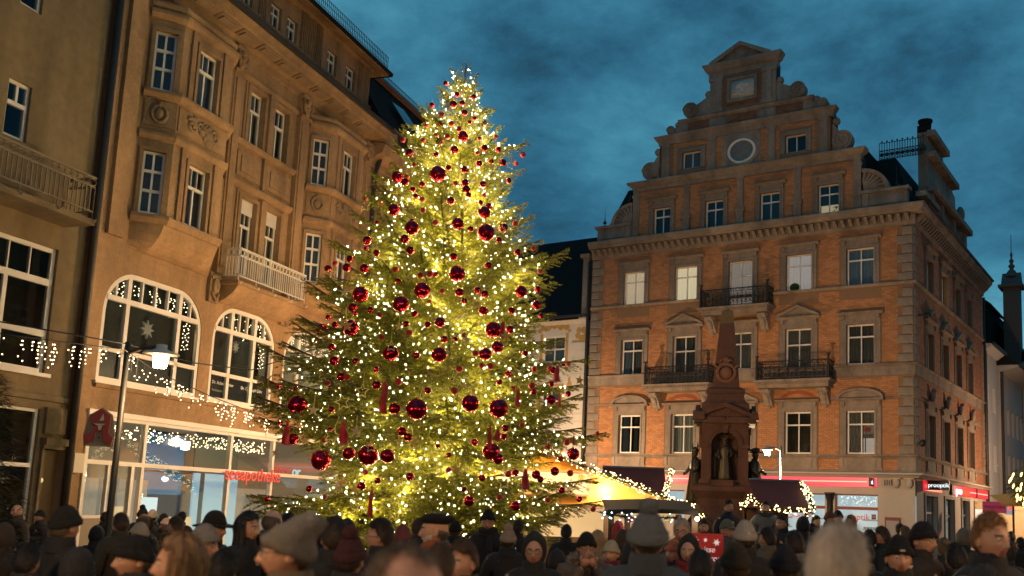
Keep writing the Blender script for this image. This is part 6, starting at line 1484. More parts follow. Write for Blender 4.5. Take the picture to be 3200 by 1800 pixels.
# ================================================================== the big decorated fir
TX, TY = -3.39, 22.0
M_NEEDLE = mat('fir_needles', (0.19, 0.178, 0.010), 0.6, island=.35, objrand=.12, trans=.35)
M_TWIG = mat('fir_twig', (0.07, 0.05, 0.025), .85)
M_BARK = mat('fir_bark', (0.06, 0.042, 0.028), .9, var=.3, bump=.6)
def rad_at(z): return float(np.interp(z, [p[0] for p in TREE_PROFILE], [p[1] for p in TREE_PROFILE]))
TREE = thing('christmas_tree', 'tall fir tree covered in lights, red baubles and gold stars', 'tree', (TX, TY, 0))
mb = MB(); mb.tube([(0,0,0),(0,0,3),(.02,0,7),(0,0,10.5),(.02,0,11.95)], [.22,.19,.12,.05,.008], 12)
place('trunk', mb.mesh('trunk', M_BARK, True), TREE)
def bough_mesh(L, seed, fan=.44):
    r_ = np.random.default_rng(seed)
    V = []; F = []; TV = MB(); spots = []
    def zc(t): return -.07*L*math.sin(math.pi*t*.85) + .07*L*t*t
    stem = [(L*t, .03*L*math.sin(t*3+seed), zc(t)) for t in [k/8 for k in range(9)]]
    TV.tube(stem, [.012+.010*L*(1-k/8) for k in range(9)], 5)
    twigs = []
    s = .10*L
    side = 1
    while s < L*.985:
        t = s/L; l = (fan*L*(1-t)**.75 + .10)*r_.uniform(.7,1.12); a = math.radians(r_.uniform(38,62)*(1-.35*t)); side = -side
        base = np.array([s, .03*L*math.sin(t*3+seed), zc(t)]); zt = r_.uniform(-.34,.14)
        d = np.array([math.cos(a), side*math.sin(a), zt]); d /= np.linalg.norm(d)
        twigs.append((base, d, l, 1)); s += .052*r_.uniform(.7,1.3)
        q = .10
        while q < l*.95:
            l2 = (.42*(l-q)+.06)*r_.uniform(.7,1.1); sg = 1 if r_.random() < .5 else -1
            a2 = math.radians(r_.uniform(35,58))
            p2 = np.array([-d[1], d[0], 0]); p2 /= max(np.linalg.norm(p2), 1e-6)
            d2 = d*math.cos(a2) + p2*sg*math.sin(a2) + np.array([0,0,r_.uniform(-.38,.12)]); d2 /= np.linalg.norm(d2)
            twigs.append((base + d*q + np.array([0,0,-.05*q*q/max(l,.1)]), d2, l2, 0)); q += .085*r_.uniform(.8,1.3)
    twigs.append((np.array(stem[-2]), np.array([1,0,.1]), .13*L, 1))
    vs = []
    for base, d, l, main in twigs:
        n = max(4, int(l/.0165))
        t = (np.arange(n)+r_.random(n))/n*l
        pos = base + np.outer(t, d); pos[:, 2] -= .07*t*t
        up = np.array([0,0,1.0]); x = np.cross(d, up); x /= max(np.linalg.norm(x), 1e-6); y = np.cross(x, d)
        ph = r_.uniform(0, 2*math.pi, n)
        out = np.outer(np.cos(ph), x)*1.15 + np.outer(np.abs(np.sin(ph))*.8-.15, y)
        nd = d*.75 + out; nd /= np.linalg.norm(nd, axis=1)[:, None]
        ln = r_.uniform(.036, .068, n)[:, None]
        w = np.cross(nd, d); w /= np.maximum(np.linalg.norm(w, axis=1)[:, None], 1e-6); w *= .0088
        vs.append(np.stack([pos-w, pos+w, pos+nd*ln], 1).reshape(-1, 3))
        if l > .2: TV.tube([tuple(base), tuple(base + d*l*.85)], [.007, .003], 3, caps=False)
        if main and l > .1: spots.append((base + d*l*r_.uniform(.3,.97) + np.array([0,0,.02])))
    N = np.concatenate(vs)
    nf = len(N)//3
    me = bpy.data.meshes.new('bough')
    allv = np.concatenate([N, np.array(TV.v)])
    me.from_pydata(allv.tolist(), [], np.arange(nf*3).reshape(-1,3).tolist() + [[i+nf*3 for i in f] for f in TV.f])
    me.materials.append(M_NEEDLE); me.materials.append(M_TWIG)
    me.polygons.foreach_set('material_index', [0]*nf + [1]*len(TV.f))
    me.update()
    return me, spots
BSZ = {3.0: 4, 2.0: 4, 1.2: 3, .65: 3}
BM = {L: [bough_mesh(L, 11*int(L*10)+k) for k in range(n)] for L, n in BSZ.items()}
bulbs = []; lamps = []
rb = random.Random(21); nb_ = 0
def put_bough(z, az, L, tilt, roll=0.0):
    global nb_
    key = min(BM, key=lambda q: abs(math.log(q/L)))
    me, sp = rb.choice(BM[key]); s = L/key
    M = Matrix.Translation((0,0,z)) @ Matrix.Rotation(az,4,'Z') @ Matrix.Rotation(-tilt,4,'Y') @ Matrix.Rotation(roll,4,'X') @ Matrix.Diagonal((s, s*rb.uniform(.9,1.15), s*rb.uniform(.85,1.3), 1))
    o = place('bough', me, TREE); o.matrix_local = M; nb_ += 1
    front = math.sin(az) < .35
    sp = [q for q in sp if q[0] < key*.88]
    n = min(int((L*6.6 + 2.0) * (1.1 if front else .35)), len(sp))
    for k in rb.sample(range(len(sp)), n):
        p = M @ Vector(sp[k]); bulbs.append(p)
    lamps.append(M @ Vector((key*.62, 0, .05)))
z = 1.35; k = 0
while z < 11.55:
    Rz = rad_at(z); f = (z-1.3)/10.2
    n = 11 if z < 5.5 else (10 if z < 8 else (8 if z < 10 else 6))
    ph = rb.uniform(0, 6.28)
    for j in range(n):
        az = ph + 2*math.pi*j/n + rb.uniform(-.22,.22)
        tilt = R(-8 + 40*f + rb.uniform(-8, 8))
        L = (Rz*rb.uniform(.80,1.08)/math.cos(tilt) + .08)*(.97 - .14*math.cos(az))
        put_bough(z + rb.uniform(-.12,.12) - L*math.sin(tilt)*.55, az, max(L, .28), tilt, rb.uniform(-.25,.25))
    z += .40 if z < 5 else (.36 if z < 8 else .30); k += 1
for (x, y, zt) in TIPS_XYZ:      # single boughs that stick out of the outline
    dx = x - TX; L = abs(dx)*1.02; az = (0 if dx > 0 else math.pi) + rb.uniform(-.18,.1)*(1 if dx > 0 else -1)
    tilt = R(-4 + 12*(zt > 7)); put_bough(zt - L*math.sin(tilt)*.6, az, L, tilt)
for (dx, dy, dz, a, t_) in ((0,0,11.3,.2,62),(0,0,11.45,3.0,58),(0,0,11.2,1.9,66),(0,0,11.4,-1.2,70),(0,0,10.9,2.9,50),(.0,0,11.0,.3,48)):
    put_bough(dz, a, .62, R(t_))
print('boughs', nb_)
# string lights on the tree
M_BULB = emit_mat('tree_bulb', (1.0, .86, .52), 180.0, True)
SL = thing('string_lights', 'hundreds of small warm white bulbs strung over the tall fir', 'string lights', (TX, TY, 0))
fb = MB(); M_BULBG = emit_mat('golden_bulb', (1.0, .74, .26), 5.0, False)
for k_, p in enumerate(bulbs):
    fb.cur = 0 if k_ % 5 < 3 else 1
    q = rb.uniform(.0085, .0125)
    o_ = len(fb.v); x, y, z_ = p
    fb.v += [(x+q,y,z_),(x-q,y,z_),(x,y+q,z_),(x,y-q,z_),(x,y,z_+q*1.2),(x,y,z_-q*1.2)]
    for f in ((0,2,4),(2,1,4),(1,3,4),(3,0,4),(2,0,5),(1,2,5),(3,1,5),(0,3,5)): fb.f.append([i+o_ for i in f]); fb.mi.append(fb.cur)
place('bulbs', fb.mesh('tree_bulbs', [M_BULB, M_BULBG]), SL, kind='stuff')
wb = MB(); bs_ = sorted(bulbs, key=lambda p: (round(p.z/.25), math.atan2(p.y, p.x)))
for a, b in zip(bs_, bs_[1:]):
    if (a-b).length < .75: wb.tube([tuple(a), tuple((a+b)/2 - Vector((0,0,.04))), tuple(b)], .004, 3, caps=False)
place('wire', wb.mesh('tree_wire', mat('light_wire', (.02,.03,.015), .6)), SL, kind='stuff')
print('bulbs', len(bulbs))
for k, p in enumerate(rb.sample(bulbs, 210)):
    q_ = rb.choice((.5, .6, .85)); c = Vector((p.x*q_, p.y*q_, p.z + .12)); point_light('inner_fill_light', SL, c, 50*min(1, max(.3, rad_at(p.z)/2.6)), (1.0, .83, .32), .10)  # added lights inside the crown, off the bulbs, to make the foliage glow
# ------------------------------------------------------------------ ornaments
M_GLOSS = mat('glossy_red_bauble', (.58,.024,.050), .17, metal=1.0, objrand=.15)
M_MATTE = mat('matt_red_bauble', (.42,.022,.026), .42, metal=.55, objrand=.15)
M_GOLDC = mat('gold_cap', (.65,.42,.12), .3, metal=1.0)
M_GOLD = mat('gold_glitter', (.72,.47,.12), .5, metal=.35, var=.25, vscale=60, bump=.8, bscale=160)
M_PALEG = mat('pale_glitter', (.74,.55,.33), .55, metal=.2, var=.25, vscale=60, bump=.8, bscale=160)
M_RIB = mat('red_ribbon', (.42,.012,.03), .6, sheen=.3)
M_WIREG = mat('gold_wire', (.66,.50,.15), .45, metal=.5)
ball = MB(); ball.ball((0,0,0), 1, 32, 18); ball = ball.mesh('bauble', M_GLOSS, True)
cap = MB(); cap.lathe([(.22,.96),(.22,1.10),(.16,1.14),(.03,1.15)], n=14); cap.tube([(.10*math.cos(t),0,1.24+.10*math.sin(t)) for t in [k*math.pi/6 for k in range(13)]], .025, 5); cap.tube([(0,0,1.3),(.05,0,2.3)], .018, 4)
cap = cap.mesh('cap', M_GOLDC, True)
TIERS = [(10.9,'at the very tip of the tree'),(9.9,'just below the tree tip'),(8.9,'in the narrow upper crown of the tree'),(7.8,'in the upper crown of the tree'),(6.7,'in the upper middle of the tree'),(5.6,'in the middle of the tree'),(4.6,'in the lower middle of the tree'),(3.5,'on the wide lower boughs of the tree'),(2.5,'on the low hanging boughs of the tree'),(-1,'on the lowest boughs above the crowd')]
ORD = ['first','second','third','fourth','fifth','sixth','seventh','eighth','ninth','tenth','eleventh','twelfth','thirteenth','fourteenth','fifteenth','sixteenth','seventeenth','eighteenth','nineteenth','twentieth']
ORD += ['twenty-first','twenty-second','twenty-third','twenty-fourth','twenty-fifth']
def tier(z): return next(i for i, (a, _) in enumerate(TIERS) if z >= a)
def labelled(items, noun):
    """items: list of (class words, x, z, ...) -> unique labels by look, then tier, then order from the left"""
    groups = {}
    for i, it in enumerate(items): groups.setdefault((it[0], tier(it[2])), []).append(i)
    lab = {}
    for (cl, t), ids in groups.items():
        ids.sort(key=lambda i: items[i][1])
        for k, i in enumerate(ids):
            w = TIERS[t][1]
            if len(ids) == 1: lab[i] = f'the only {cl} {noun} {w}'
            elif k == 0: lab[i] = f'leftmost {cl} {noun} {w}'
            elif k == len(ids)-1: lab[i] = f'rightmost {cl} {noun} {w}'
            else: lab[i] = f'{cl} {noun} {w}, {ORD[k]} from left'
    return lab
items = [('huge shiny red' if r > .165 else ('medium shiny red' if r > .09 else 'small shiny red'), x, z, y, r, 0) for x, y, z, r in GLOSSY_XYZ] + \
        [('matt red', x, z, y, r, 1) for x, y, z, r in MATTE_XYZ]
lb = labelled(items, 'bauble')
for i, (cl, x, z, y, r, mt) in enumerate(items):
    o = place('bauble', ball, None, (x, y, z), (random.uniform(-.2,.2), random.uniform(-.2,.2), random.uniform(0,6)), r*.93, lb[i], 'bauble', 'red baubles on the tree')
    if mt: set_mat(o, 0, M_MATTE)
    place('cap', cap, o)
def star_pts(k_in=.40): return [((1 if k % 2 == 0 else k_in)*math.sin(math.pi*k/5), (1 if k % 2 == 0 else k_in)*math.cos(math.pi*k/5)) for k in range(10)]
sm_ = MB(); P_ = star_pts()
for k in range(10):
    a, b = P_[k], P_[(k+1) % 10]
    sm_.tri((a[0],0,a[1]), (b[0],0,b[1]), (0,-.13,0)); sm_.tri((b[0],0,b[1]), (a[0],0,a[1]), (0,.13,0))
star_m = sm_.mesh('star', M_GOLD)
hg = MB(); hg.tube([(0,0,1),(.02,0,2.4)], .03, 4); hang = hg.mesh('hanger', M_WIREG)
items = [('pale glitter' if k % 3 == 1 else 'solid gold', x, z, y, r) for k, (x, y, z, r) in enumerate(STAR_XYZ)]
lb = labelled(items, 'star')
for i, (cl, x, z, y, r) in enumerate(items):
    o = place('star', star_m, None, (x, y-.10, z), (random.uniform(-.15,.15), random.uniform(-.25,.25), random.uniform(-.6,.6)), r*1.15, lb[i], 'star', 'solid stars on the tree')
    if cl[0] == 'p': set_mat(o, 0, M_PALEG)
    place('hanger', hang, o)
wm = MB(); P_ = star_pts(.45)
for k in range(10):
    a, b = P_[k], P_[(k+1) % 10]; wm.tube([(a[0],0,a[1]), (b[0],0,b[1])], .05, 5)
wire_m = wm.mesh('wire_star', M_WIREG)
items = [('wire outline', x, z, y, r) for x, y, z, r in WIRE_XYZ]
lb = labelled(items, 'star')
for i, (cl, x, z, y, r) in enumerate(items):
    o = place('wire_star', wire_m, None, (x, y-.08, z), (random.uniform(-.15,.15), random.uniform(-.3,.3), random.uniform(-.7,.7)), r*1.1, lb[i], 'star', 'wire outline stars on the tree')
    place('hanger', hang, o)
def ribbon_mesh(seed):
    m_ = MB(); r_ = random.Random(seed)
    for s in (-1, 1):
        pts = [(s*.12*t + .10*math.sin(5*t+seed+s), .18*math.sin(6*t+seed*2+s), -t*(1 if s > 0 else r_.uniform(.8,1))) for t in [k/12 for k in range(13)]]
        wid = [.5*(.35+.65*min(1, t*2.2)) for t in [k/12 for k in range(13)]]
        for k in range(12):
            (x0,y0,z0),(x1,y1,z1) = pts[k], pts[k+1]; a = .4*s
            m_._add([(x0-wid[k],y0-a*wid[k],z0),(x0+wid[k],y0+a*wid[k],z0),(x1+wid[k+1],y1+a*wid[k+1],z1),(x1-wid[k+1],y1-a*wid[k+1],z1),
                     (x0-wid[k],y0-a*wid[k]+.04,z0),(x0+wid[k],y0+a*wid[k]+.04,z0),(x1+wid[k+1],y1+a*wid[k+1]+.04,z1),(x1-wid[k+1],y1-a*wid[k+1]+.04,z1)],
                    [(0,1,2,3),(7,6,5,4),(0,3,7,4),(1,5,6,2)])
    m_.ball((0,0,.02), .3, 8, 6, (1,1,.14)); 
    return m_.mesh('ribbon', M_RIB, True)
rms = [ribbon_mesh(k) for k in range(4)]
items = [('red cloth', x, z, y, h, w) for x, y, z, h, w in RIBBON_XYZ]
lb = labelled(items, 'ribbon')
for i, (cl, x, z, y, h, w) in enumerate(items):
    place('ribbon', rms[i % 4], None, (x, y-.1, z + h/2), (0,0,random.uniform(-.4,.4)), (w*1.15, w*1.1, h), lb[i], 'ribbon', 'red ribbons on the tree')
for lab_, (x, y, z), s in (('round twig wreath hanging at the far left bough tip before the lawyers window', (-6.75, 20.6, 4.25), .16), ('glittering wire wreath around the huge bauble in the middle of the tree', (-3.15, 19.1, 4.55), .22), ('glittering wire wreath above the lower right huge bauble', (-2.5, 18.7, 3.95), .17)):
    o = thing('wreath', lab_, 'wreath', (x, y, z)); m_ = MB(); r_ = random.Random(int(x*100))
    for k in range(5): m_.tube([((s+r_.uniform(-.02,.02))*math.cos(t), r_.uniform(-.02,.02), (s+r_.uniform(-.02,.02))*math.sin(t)) for t in [j*math.pi/12 for j in range(25)]], .008, 4)
    place('ring', m_.mesh('wreath_ring', mat('bronze_tinsel', (.42,.27,.12), .4, metal=.6)), o)
PEOPLE = [
 (-9.4, 16.38, 1.619, -20, 'bald', 'brown_dark', '', 'reddish-faced balding man in dark coat near the left house door'),
 (-9.66, 17.55, 1.514, -30, 'beanie:black', 'black', '', 'person in black beanie before the brown door on the far left'),
 (-3.63, 6.9, 1.78, 160, 'beanie:charcoal', 'black', '', 'big dark figure in charcoal knit hat seen from behind at left'),
 (-5.13, 8.77, 1.569, 180, 'hood:brown', 'brown_dark', '', 'person in brown grey hood at the bottom left corner'),
 (-5.22, 11.11, 1.649, -125, 'short:brown', 'olive', '', 'short brown haired man in olive hooded jacket beside the lamp post'),
 (-6.05, 12.28, 1.454, 180, 'hood:black', 'black', '', 'person in round black hood left of the lamp post foot'),
 (-2.48, 5.5, 1.66, -50, 'beanie:black', 'black', 'dim', 'person in black beanie looking left, next to the blonde woman at left'),
 (-1.75, 4.33, 1.725, -75, 'long:darkblond', 'black', 'dim', 'woman with dark blonde fringe in left foreground, facing left'),
 (-7.2, 16.38, 1.61, 180, 'beanie:cream', 'black', '', 'person in cream beanie before the bright pharmacy window'),
 (-6.28, 14.04, 1.559, 170, 'furhood:furbrown', 'black', '', 'person in brown fur hood before the pharmacy window'),
 (-4.73, 10.53, 1.577, -100, 'beanie:cream', 'beige', '', 'person in cream beanie close behind the olive jacket man'),
 (-7.01, 16.38, 1.555, 180, 'beanie:black', 'black', '', 'person in black hat before the lit yellow reflection'),
 (-6.69, 15.79, 1.5, -60, 'beanie:pinkwhite', 'brown_dark', '', 'person in pale pink hat among the pharmacy customers'),
 (-4.85, 11.7, 1.618, -100, 'short:brown', 'furcollar', '', 'brown haired man with dark fur collar behind the blonde woman'),
 (-7.62, 16.96, 1.626, 180, 'pom:black', 'black', '', 'person in black pompom hat near the bright shop panel'),
 (-2.58, 6.67, 1.698, 75, 'beanie:ltgrey', 'black', 'glasses', 'woman in light grey beanie and glasses facing right at left'),
 (-3.18, 8.42, 1.748, 75, 'brim:darkbrown', 'black', '', 'man in dark wide brimmed hat, facing right'),
 (-2.82, 8.19, 1.762, 70, 'long:black', 'black', '', 'woman with long black hair looking right before the pharmacy door'),
 (-3.07, 9.59, 1.778, 150, 'fringe:greybrown', 'grey', '', 'bald man seen from behind under the left tree boughs'),
 (-3.06, 10.06, 1.733, 180, 'short:black', 'black', '', 'black haired person behind the grey beanie man'),
 (-1.26, 4.21, 1.81, -75, 'slouch:grey', 'tan', 'glasses', 'man in slouchy grey beanie and glasses in foreground, facing left'),
 (-3.02, 11.11, 1.714, 180, 'beanie:yellow', 'black', '', 'person in bright yellow hat below the tree'),
 (-1.68, 6.55, 1.776, -150, 'short:darkbrown', 'black', '', 'dark haired person behind the slouchy grey beanie'),
 (-1.35, 5.62, 1.699, 175, 'pom:maroon', 'black', 'dim', 'person in maroon pompom hat in the middle foreground'),
 (-1.62, 7.72, 1.754, -95, 'short:darkbrown', 'black', 'glasses', 'dark haired man with glasses in profile below the tree'),
 (-1.88, 9.94, 1.663, 180, 'beanie:dustyred', 'black', '', 'person with dusty red knit hat behind the dark haired man'),
 (-0.43, 2.3, 1.809, 60, 'reced:greybrown', 'black', 'dim', 'blurred balding man with grey side hair nearest the camera'),
 (-1.2, 7.72, 1.823, -85, 'beret:black', 'greyblue', 'orange_scarf,beard', 'white bearded man in black beret and orange scarf'),
 (-0.81, 5.38, 1.674, 180, 'short:brown', 'black', 'dim', 'brown haired person behind the nearest balding man'),
 (-0.74, 5.85, 1.682, -35, 'short:brown', 'bluegrey', 'dim', 'brown haired boy looking down in the middle foreground'),
 (-1.32, 12.64, 1.821, 0, 'beanie:black', 'black', 'glasses,scarf', 'man in black beanie, glasses and dark scarf before the tree'),
 (-0.88, 10.53, 1.656, 180, 'pom:beige', 'black', 'phone', 'person in beige bobble hat holding up a glowing phone'),
 (-0.44, 7.72, 1.684, 0, 'hood:black', 'black', 'glasses', 'smiling person with glasses in a black hood'),
 (-0.05, 8.66, 1.69, 10, 'beanie:black', 'beigefur', 'glasses,hands', 'woman in black beanie and glasses resting hands at her chin'),
 (0.06, 11.11, 1.65, 170, 'long:blond', 'beige', '', 'blonde person just behind the woman with hands at chin'),
 (0.19, 9.59, 1.598, -20, 'beanie:cream', 'redcoat', '', 'person in cream knit hat and red coat'),
 (0.39, 12.87, 1.634, 180, 'long:brown', 'brown_dark', '', 'brown haired person before the wooden stand'),
 (0.3, 5.38, 1.892, 180, 'pom2:bluegrey', 'bluegrey_d', '', 'person in large blue grey knit hat seen from behind'),
 (0.97, 10.88, 1.811, -15, 'short:white', 'black', 'glasses', 'white haired man with glasses facing the camera'),
 (0.79, 9.59, 1.629, -40, 'beanie:orangewhite', 'black', '', 'child in orange and white hat beside the large blue grey hat'),
 (0.86, 8.89, 1.681, -15, 'hood:black', 'black', 'redscarf', 'dark haired woman in black hood with red scarf'),
 (2.57, 19.0, 2.132, 25, 'short:darkbrown', 'navy', 'raised', 'man in dark jacket standing on the podium before the monument'),
 (1.72, 12.87, 1.816, 35, 'cap:greygreen', 'greyblue', 'glasses', 'man in grey green cap and glasses before the monument'),
 (3.45, 20.0, 2.146, -5, 'short:darkbrown', 'greypuffer', 'raised,furcollar,beard_d', 'bearded man in grey puffer jacket with fur hood right of the monument'),
 (1.25, 8.19, 1.839, 175, 'beanie:offwhite', 'black', '', 'person in off-white beanie seen from behind, right of red sign'),
 (0.84, 5.85, 1.731, 180, 'beanie:olive', 'black', 'dim', 'person in dark olive beanie below the red chestnut sign'),
 (3.1, 16.38, 1.888, -45, 'short:darkbrown', 'black', '', 'dark haired woman beside the grey puffer jacket man'),
 (2.05, 11.7, 1.737, -135, 'short:darkbrown', 'tan', '', 'short haired man in tan jacket behind the off-white beanie'),
 (1.89, 9.36, 1.749, 180, 'short:darkbrown', 'greyhood', '', 'dark haired person in grey hooded top, right of the tan jacket'),
 (1.15, 5.97, 1.717, 180, 'beanie:navyblack', 'navy', 'dim', 'person in navy black beanie left of the blurred grey hair'),
 (0.76, 3.1, 1.872, 142, 'short:greywhite', 'black', 'dim,big', 'blurred grey white haired head large in right foreground'),
 (5.25, 22.23, 2.005, 60, 'beanie:redbrown', 'navy', '', 'person in red brown beanie before the bright optician window'),
 (4.87, 19.89, 2.019, 5, 'beanie:black', 'black', 'beard_d', 'bearded man in black beanie before the optician window'),
 (5.14, 19.89, 1.935, -40, 'long:orange', 'black', '', 'woman with copper hair before the optician window'),
 (4.36, 19.89, 1.749, 180, 'beanie:black', 'navy', '', 'small dark figure silhouetted against the white shop window'),
 (3.44, 16.38, 1.858, 200, 'hood:black', 'black', '', 'person in dark hood under the garland right of the monument'),
 (3.56, 12.87, 1.74, 180, 'short:darkbrown', 'black', '', 'dark haired person left of the man with profile ear'),
 (3.73, 12.87, 1.786, -110, 'short:brown', 'black', '', 'brown haired man in left profile below the notice case'),
 (6.11, 19.89, 1.799, 180, 'short:black', 'black', '', 'black haired person far off below the notice case'),
 (5.12, 16.38, 1.779, 200, 'short:darkblond', 'black', '', 'fair haired person just behind the black beanie man at right'),
 (2.69, 8.19, 1.88, 40, 'beanie:black', 'redlined', 'glasses,star', 'man in black beanie with red star badge and glasses'),
 (2.0, 6.55, 1.792, -5, 'beanie:black', 'black', 'dim,label', 'woman in black beanie with white tag, right foreground'),
 (4.11, 11.7, 1.689, 180, 'bun:darkblond', 'black', '', 'fair haired person with bun behind the red star beanie man'),
 (2.27, 5.73, 1.947, 25, 'short:ginger', 'black', '', 'young ginger haired man at right, looking right'),
 (5.2, 14.04, 1.772, 150, 'furhood:furgrey', 'black', '', 'person in grey fur hood left of the ginger haired man'),
 (1.65, 4.21, 1.722, 180, 'beanie:darkgrey', 'greyscarf', 'dim', 'person in dark grey hat at the bottom right edge'),
 (8.81, 21.06, 1.711, 180, 'short:darkbrown', 'black', '', 'dark haired person far down the side street'),
 (7.51, 17.55, 1.649, 180, 'short:black', 'black', '', 'black haired person at the right border'),
 (4.34, 10.53, 1.71, 170, 'hood:black', 'black', '', 'person in black hood right of the ginger haired man'),
 (2.38, 8.77, 1.698, 180, 'short:black', 'black', 'dim', 'black haired person right of the blurred grey hair'),
 (-0.32, 9.36, 1.493, 180, 'hood:black', 'black', 'dim', 'person in dark hood between the black hood smile and chin woman'),
 (0.32, 7.6, 1.662, 180, 'hood:black', 'black', 'dim', 'person in dark hood below the blue grey hat'),
 (-2.13, 5.85, 1.577, 180, 'short:black', 'black', 'dim', 'black haired person below the brimmed hat man'),
 (-2.97, 5.85, 1.547, 170, 'hood:black', 'black', 'dim', 'person in black hood at the bottom left'),
 (-3.6, 6.44, 1.54, 180, 'short:black', 'brown_dark', 'dim', 'dark haired person near the bottom left corner'),
 (0.71, 6.55, 1.649, 180, 'short:black', 'black', 'dim', 'black haired person under the chestnut sign'),
 (1.59, 7.02, 1.705, 180, 'hood:black', 'black', 'dim', 'person in black hood at left of the blurred grey hair'),
 (2.97, 8.19, 1.712, 180, 'short:black', 'black', 'dim', 'black haired person between star beanie and ginger hair'),
 (-9.1, 18.72, 1.49, 160, 'short:darkbrown', 'black', '', 'dark haired person before the grey pharmacy panel'),
 (-7.43, 18.13, 1.553, 180, 'short:black', 'black', '', 'dark haired person before the pharmacy shelves'),
 (-2.13, 12.28, 1.692, 180, 'short:brown', 'black', '', 'brown haired person directly under the middle of the tree'),
 (-1.84, 13.45, 1.656, 180, 'beanie:black', 'black', '', 'person in black beanie under the tree, right of the beret man'),
 (-1.13, 15.21, 1.672, 170, 'short:darkbrown', 'black', '', 'dark haired person deep under the tree boughs'),
 (-0.38, 14.62, 1.637, 180, 'short:black', 'black', '', 'black haired person under the right tree boughs'),
 (-2.86, 11.7, 1.653, 180, 'hood:black', 'black', '', 'person in black hood under the lower left tree boughs'),
 (4.96, 22.23, 1.896, 30, 'short:darkbrown', 'navy', '', 'dark haired person in navy left of the red brown beanie'),
 (0.89, 14.04, 1.693, 180, 'short:darkbrown', 'black', '', 'dark haired person before the wooden stand post'),
 (1.95, 17.55, 1.754, 0, 'short:black', 'black', '', 'black haired person left of the monument foot'),
]
# ================================================================== people
def skin_mesh(nodes, edges, root, lv=1):
    """one continuous surface grown from a skeleton: nodes = (x,y,z,rx,ry)"""
    me = bpy.data.meshes.new('skeleton'); me.from_pydata([n[:3] for n in nodes], edges, [])
    o = bpy.data.objects.new('skeleton', me); COL.objects.link(o)
    o.modifiers.new('Skin', 'SKIN'); sv = me.skin_vertices[0].data
    for i, n in enumerate(nodes): sv[i].radius = (n[3], n[4]); sv[i].use_root = (i == root)
    s = o.modifiers.new('Sub', 'SUBSURF'); s.levels = lv; s.render_levels = lv
    dg = bpy.context.evaluated_depsgraph_get(); ev = o.evaluated_get(dg)
    r = bpy.data.meshes.new_from_object(ev)
    v = [tuple(x.co) for x in r.vertices]; f = [tuple(p.vertices) for p in r.polygons]
    bpy.data.objects.remove(o); bpy.data.meshes.remove(me); bpy.data.meshes.remove(r)
    return v, f
ARMS = {'down': lambda s: [(s*.20,0,1.42),(s*.245,.02,1.15),(s*.255,-.05,.92)],
        'phone': lambda s: [(s*.20,0,1.42),(s*.27,-.06,1.16),(s*.10,-.36,1.36)],
        'chin': lambda s: [(s*.20,0,1.42),(s*.26,-.08,1.14),(s*.055,-.17,1.475)]}
def skeleton(pose, grow=0.0, legs=True, body=True):
    N = [(0,0,.95,.15+grow,.115+grow),(0,0,1.12,.135+grow,.10+grow),(0,-.005,1.30,.155+grow,.115+grow),(0,.005,1.43,.10+grow,.085+grow),(0,.01,1.50,.055,.058)]
    E = [(0,1),(1,2),(2,3),(3,4)]
    if body: N.append((0,.0,1.60,.052,.056)); E.append((4,5))
    for s in (-1, 1):
        a = ARMS[pose](s); i = len(N)
        N += [(*a[0],.068+grow,.068+grow),(*a[1],.045+grow,.045+grow),(*a[2],.030+grow*.8,.030+grow*.8)]; E += [(3,i),(i,i+1),(i+1,i+2)]
    if legs:
        for s in (-1, 1):
            i = len(N); N += [(s*.095,0,.88,.09+grow,.09+grow),(s*.105,-.01,.48,.062+grow,.062+grow),(s*.11,.02,.09,.042+grow,.042+grow)]; E += [(0,i),(i,i+1),(i+1,i+2)]
            if body: N.append((s*.12,-.14,.04,.04,.032)); E.append((i+2,i+3))
    return N, E
def hand_at(mb, w, elbow, s):
    """palm and five separate tapering fingers continuing the forearm"""
    w = Vector(w); d = (w - Vector(elbow)).normalized(); x = Vector((s, 0, 0)); x = (x - d*x.dot(d)).normalized(); y = d.cross(x)
    p = [w + d*k for k in (0, .04, .085)]
    mb.rings([[tuple(q + x*wd*math.cos(t) + y*.016*math.sin(t)) for t in [j*math.pi/4 for j in range(8)]] for q, wd in zip(p, (.026,.038,.040))])
    for k, L in enumerate((.066,.076,.070,.055)):
        b = w + d*.078 + x*(.030-.020*k)
        mb.tube([tuple(b), tuple(b + d*L*.5 - y*.006), tuple(b + d*L*.9 - y*.022)], [.0095,.0088,.006], 6)
    b = w + d*.025 + x*.032
    mb.tube([tuple(b), tuple(b + x*.022 + d*.03 - y*.008), tuple(b + x*.024 + d*.058 - y*.016)], [.012,.0105,.007], 6)
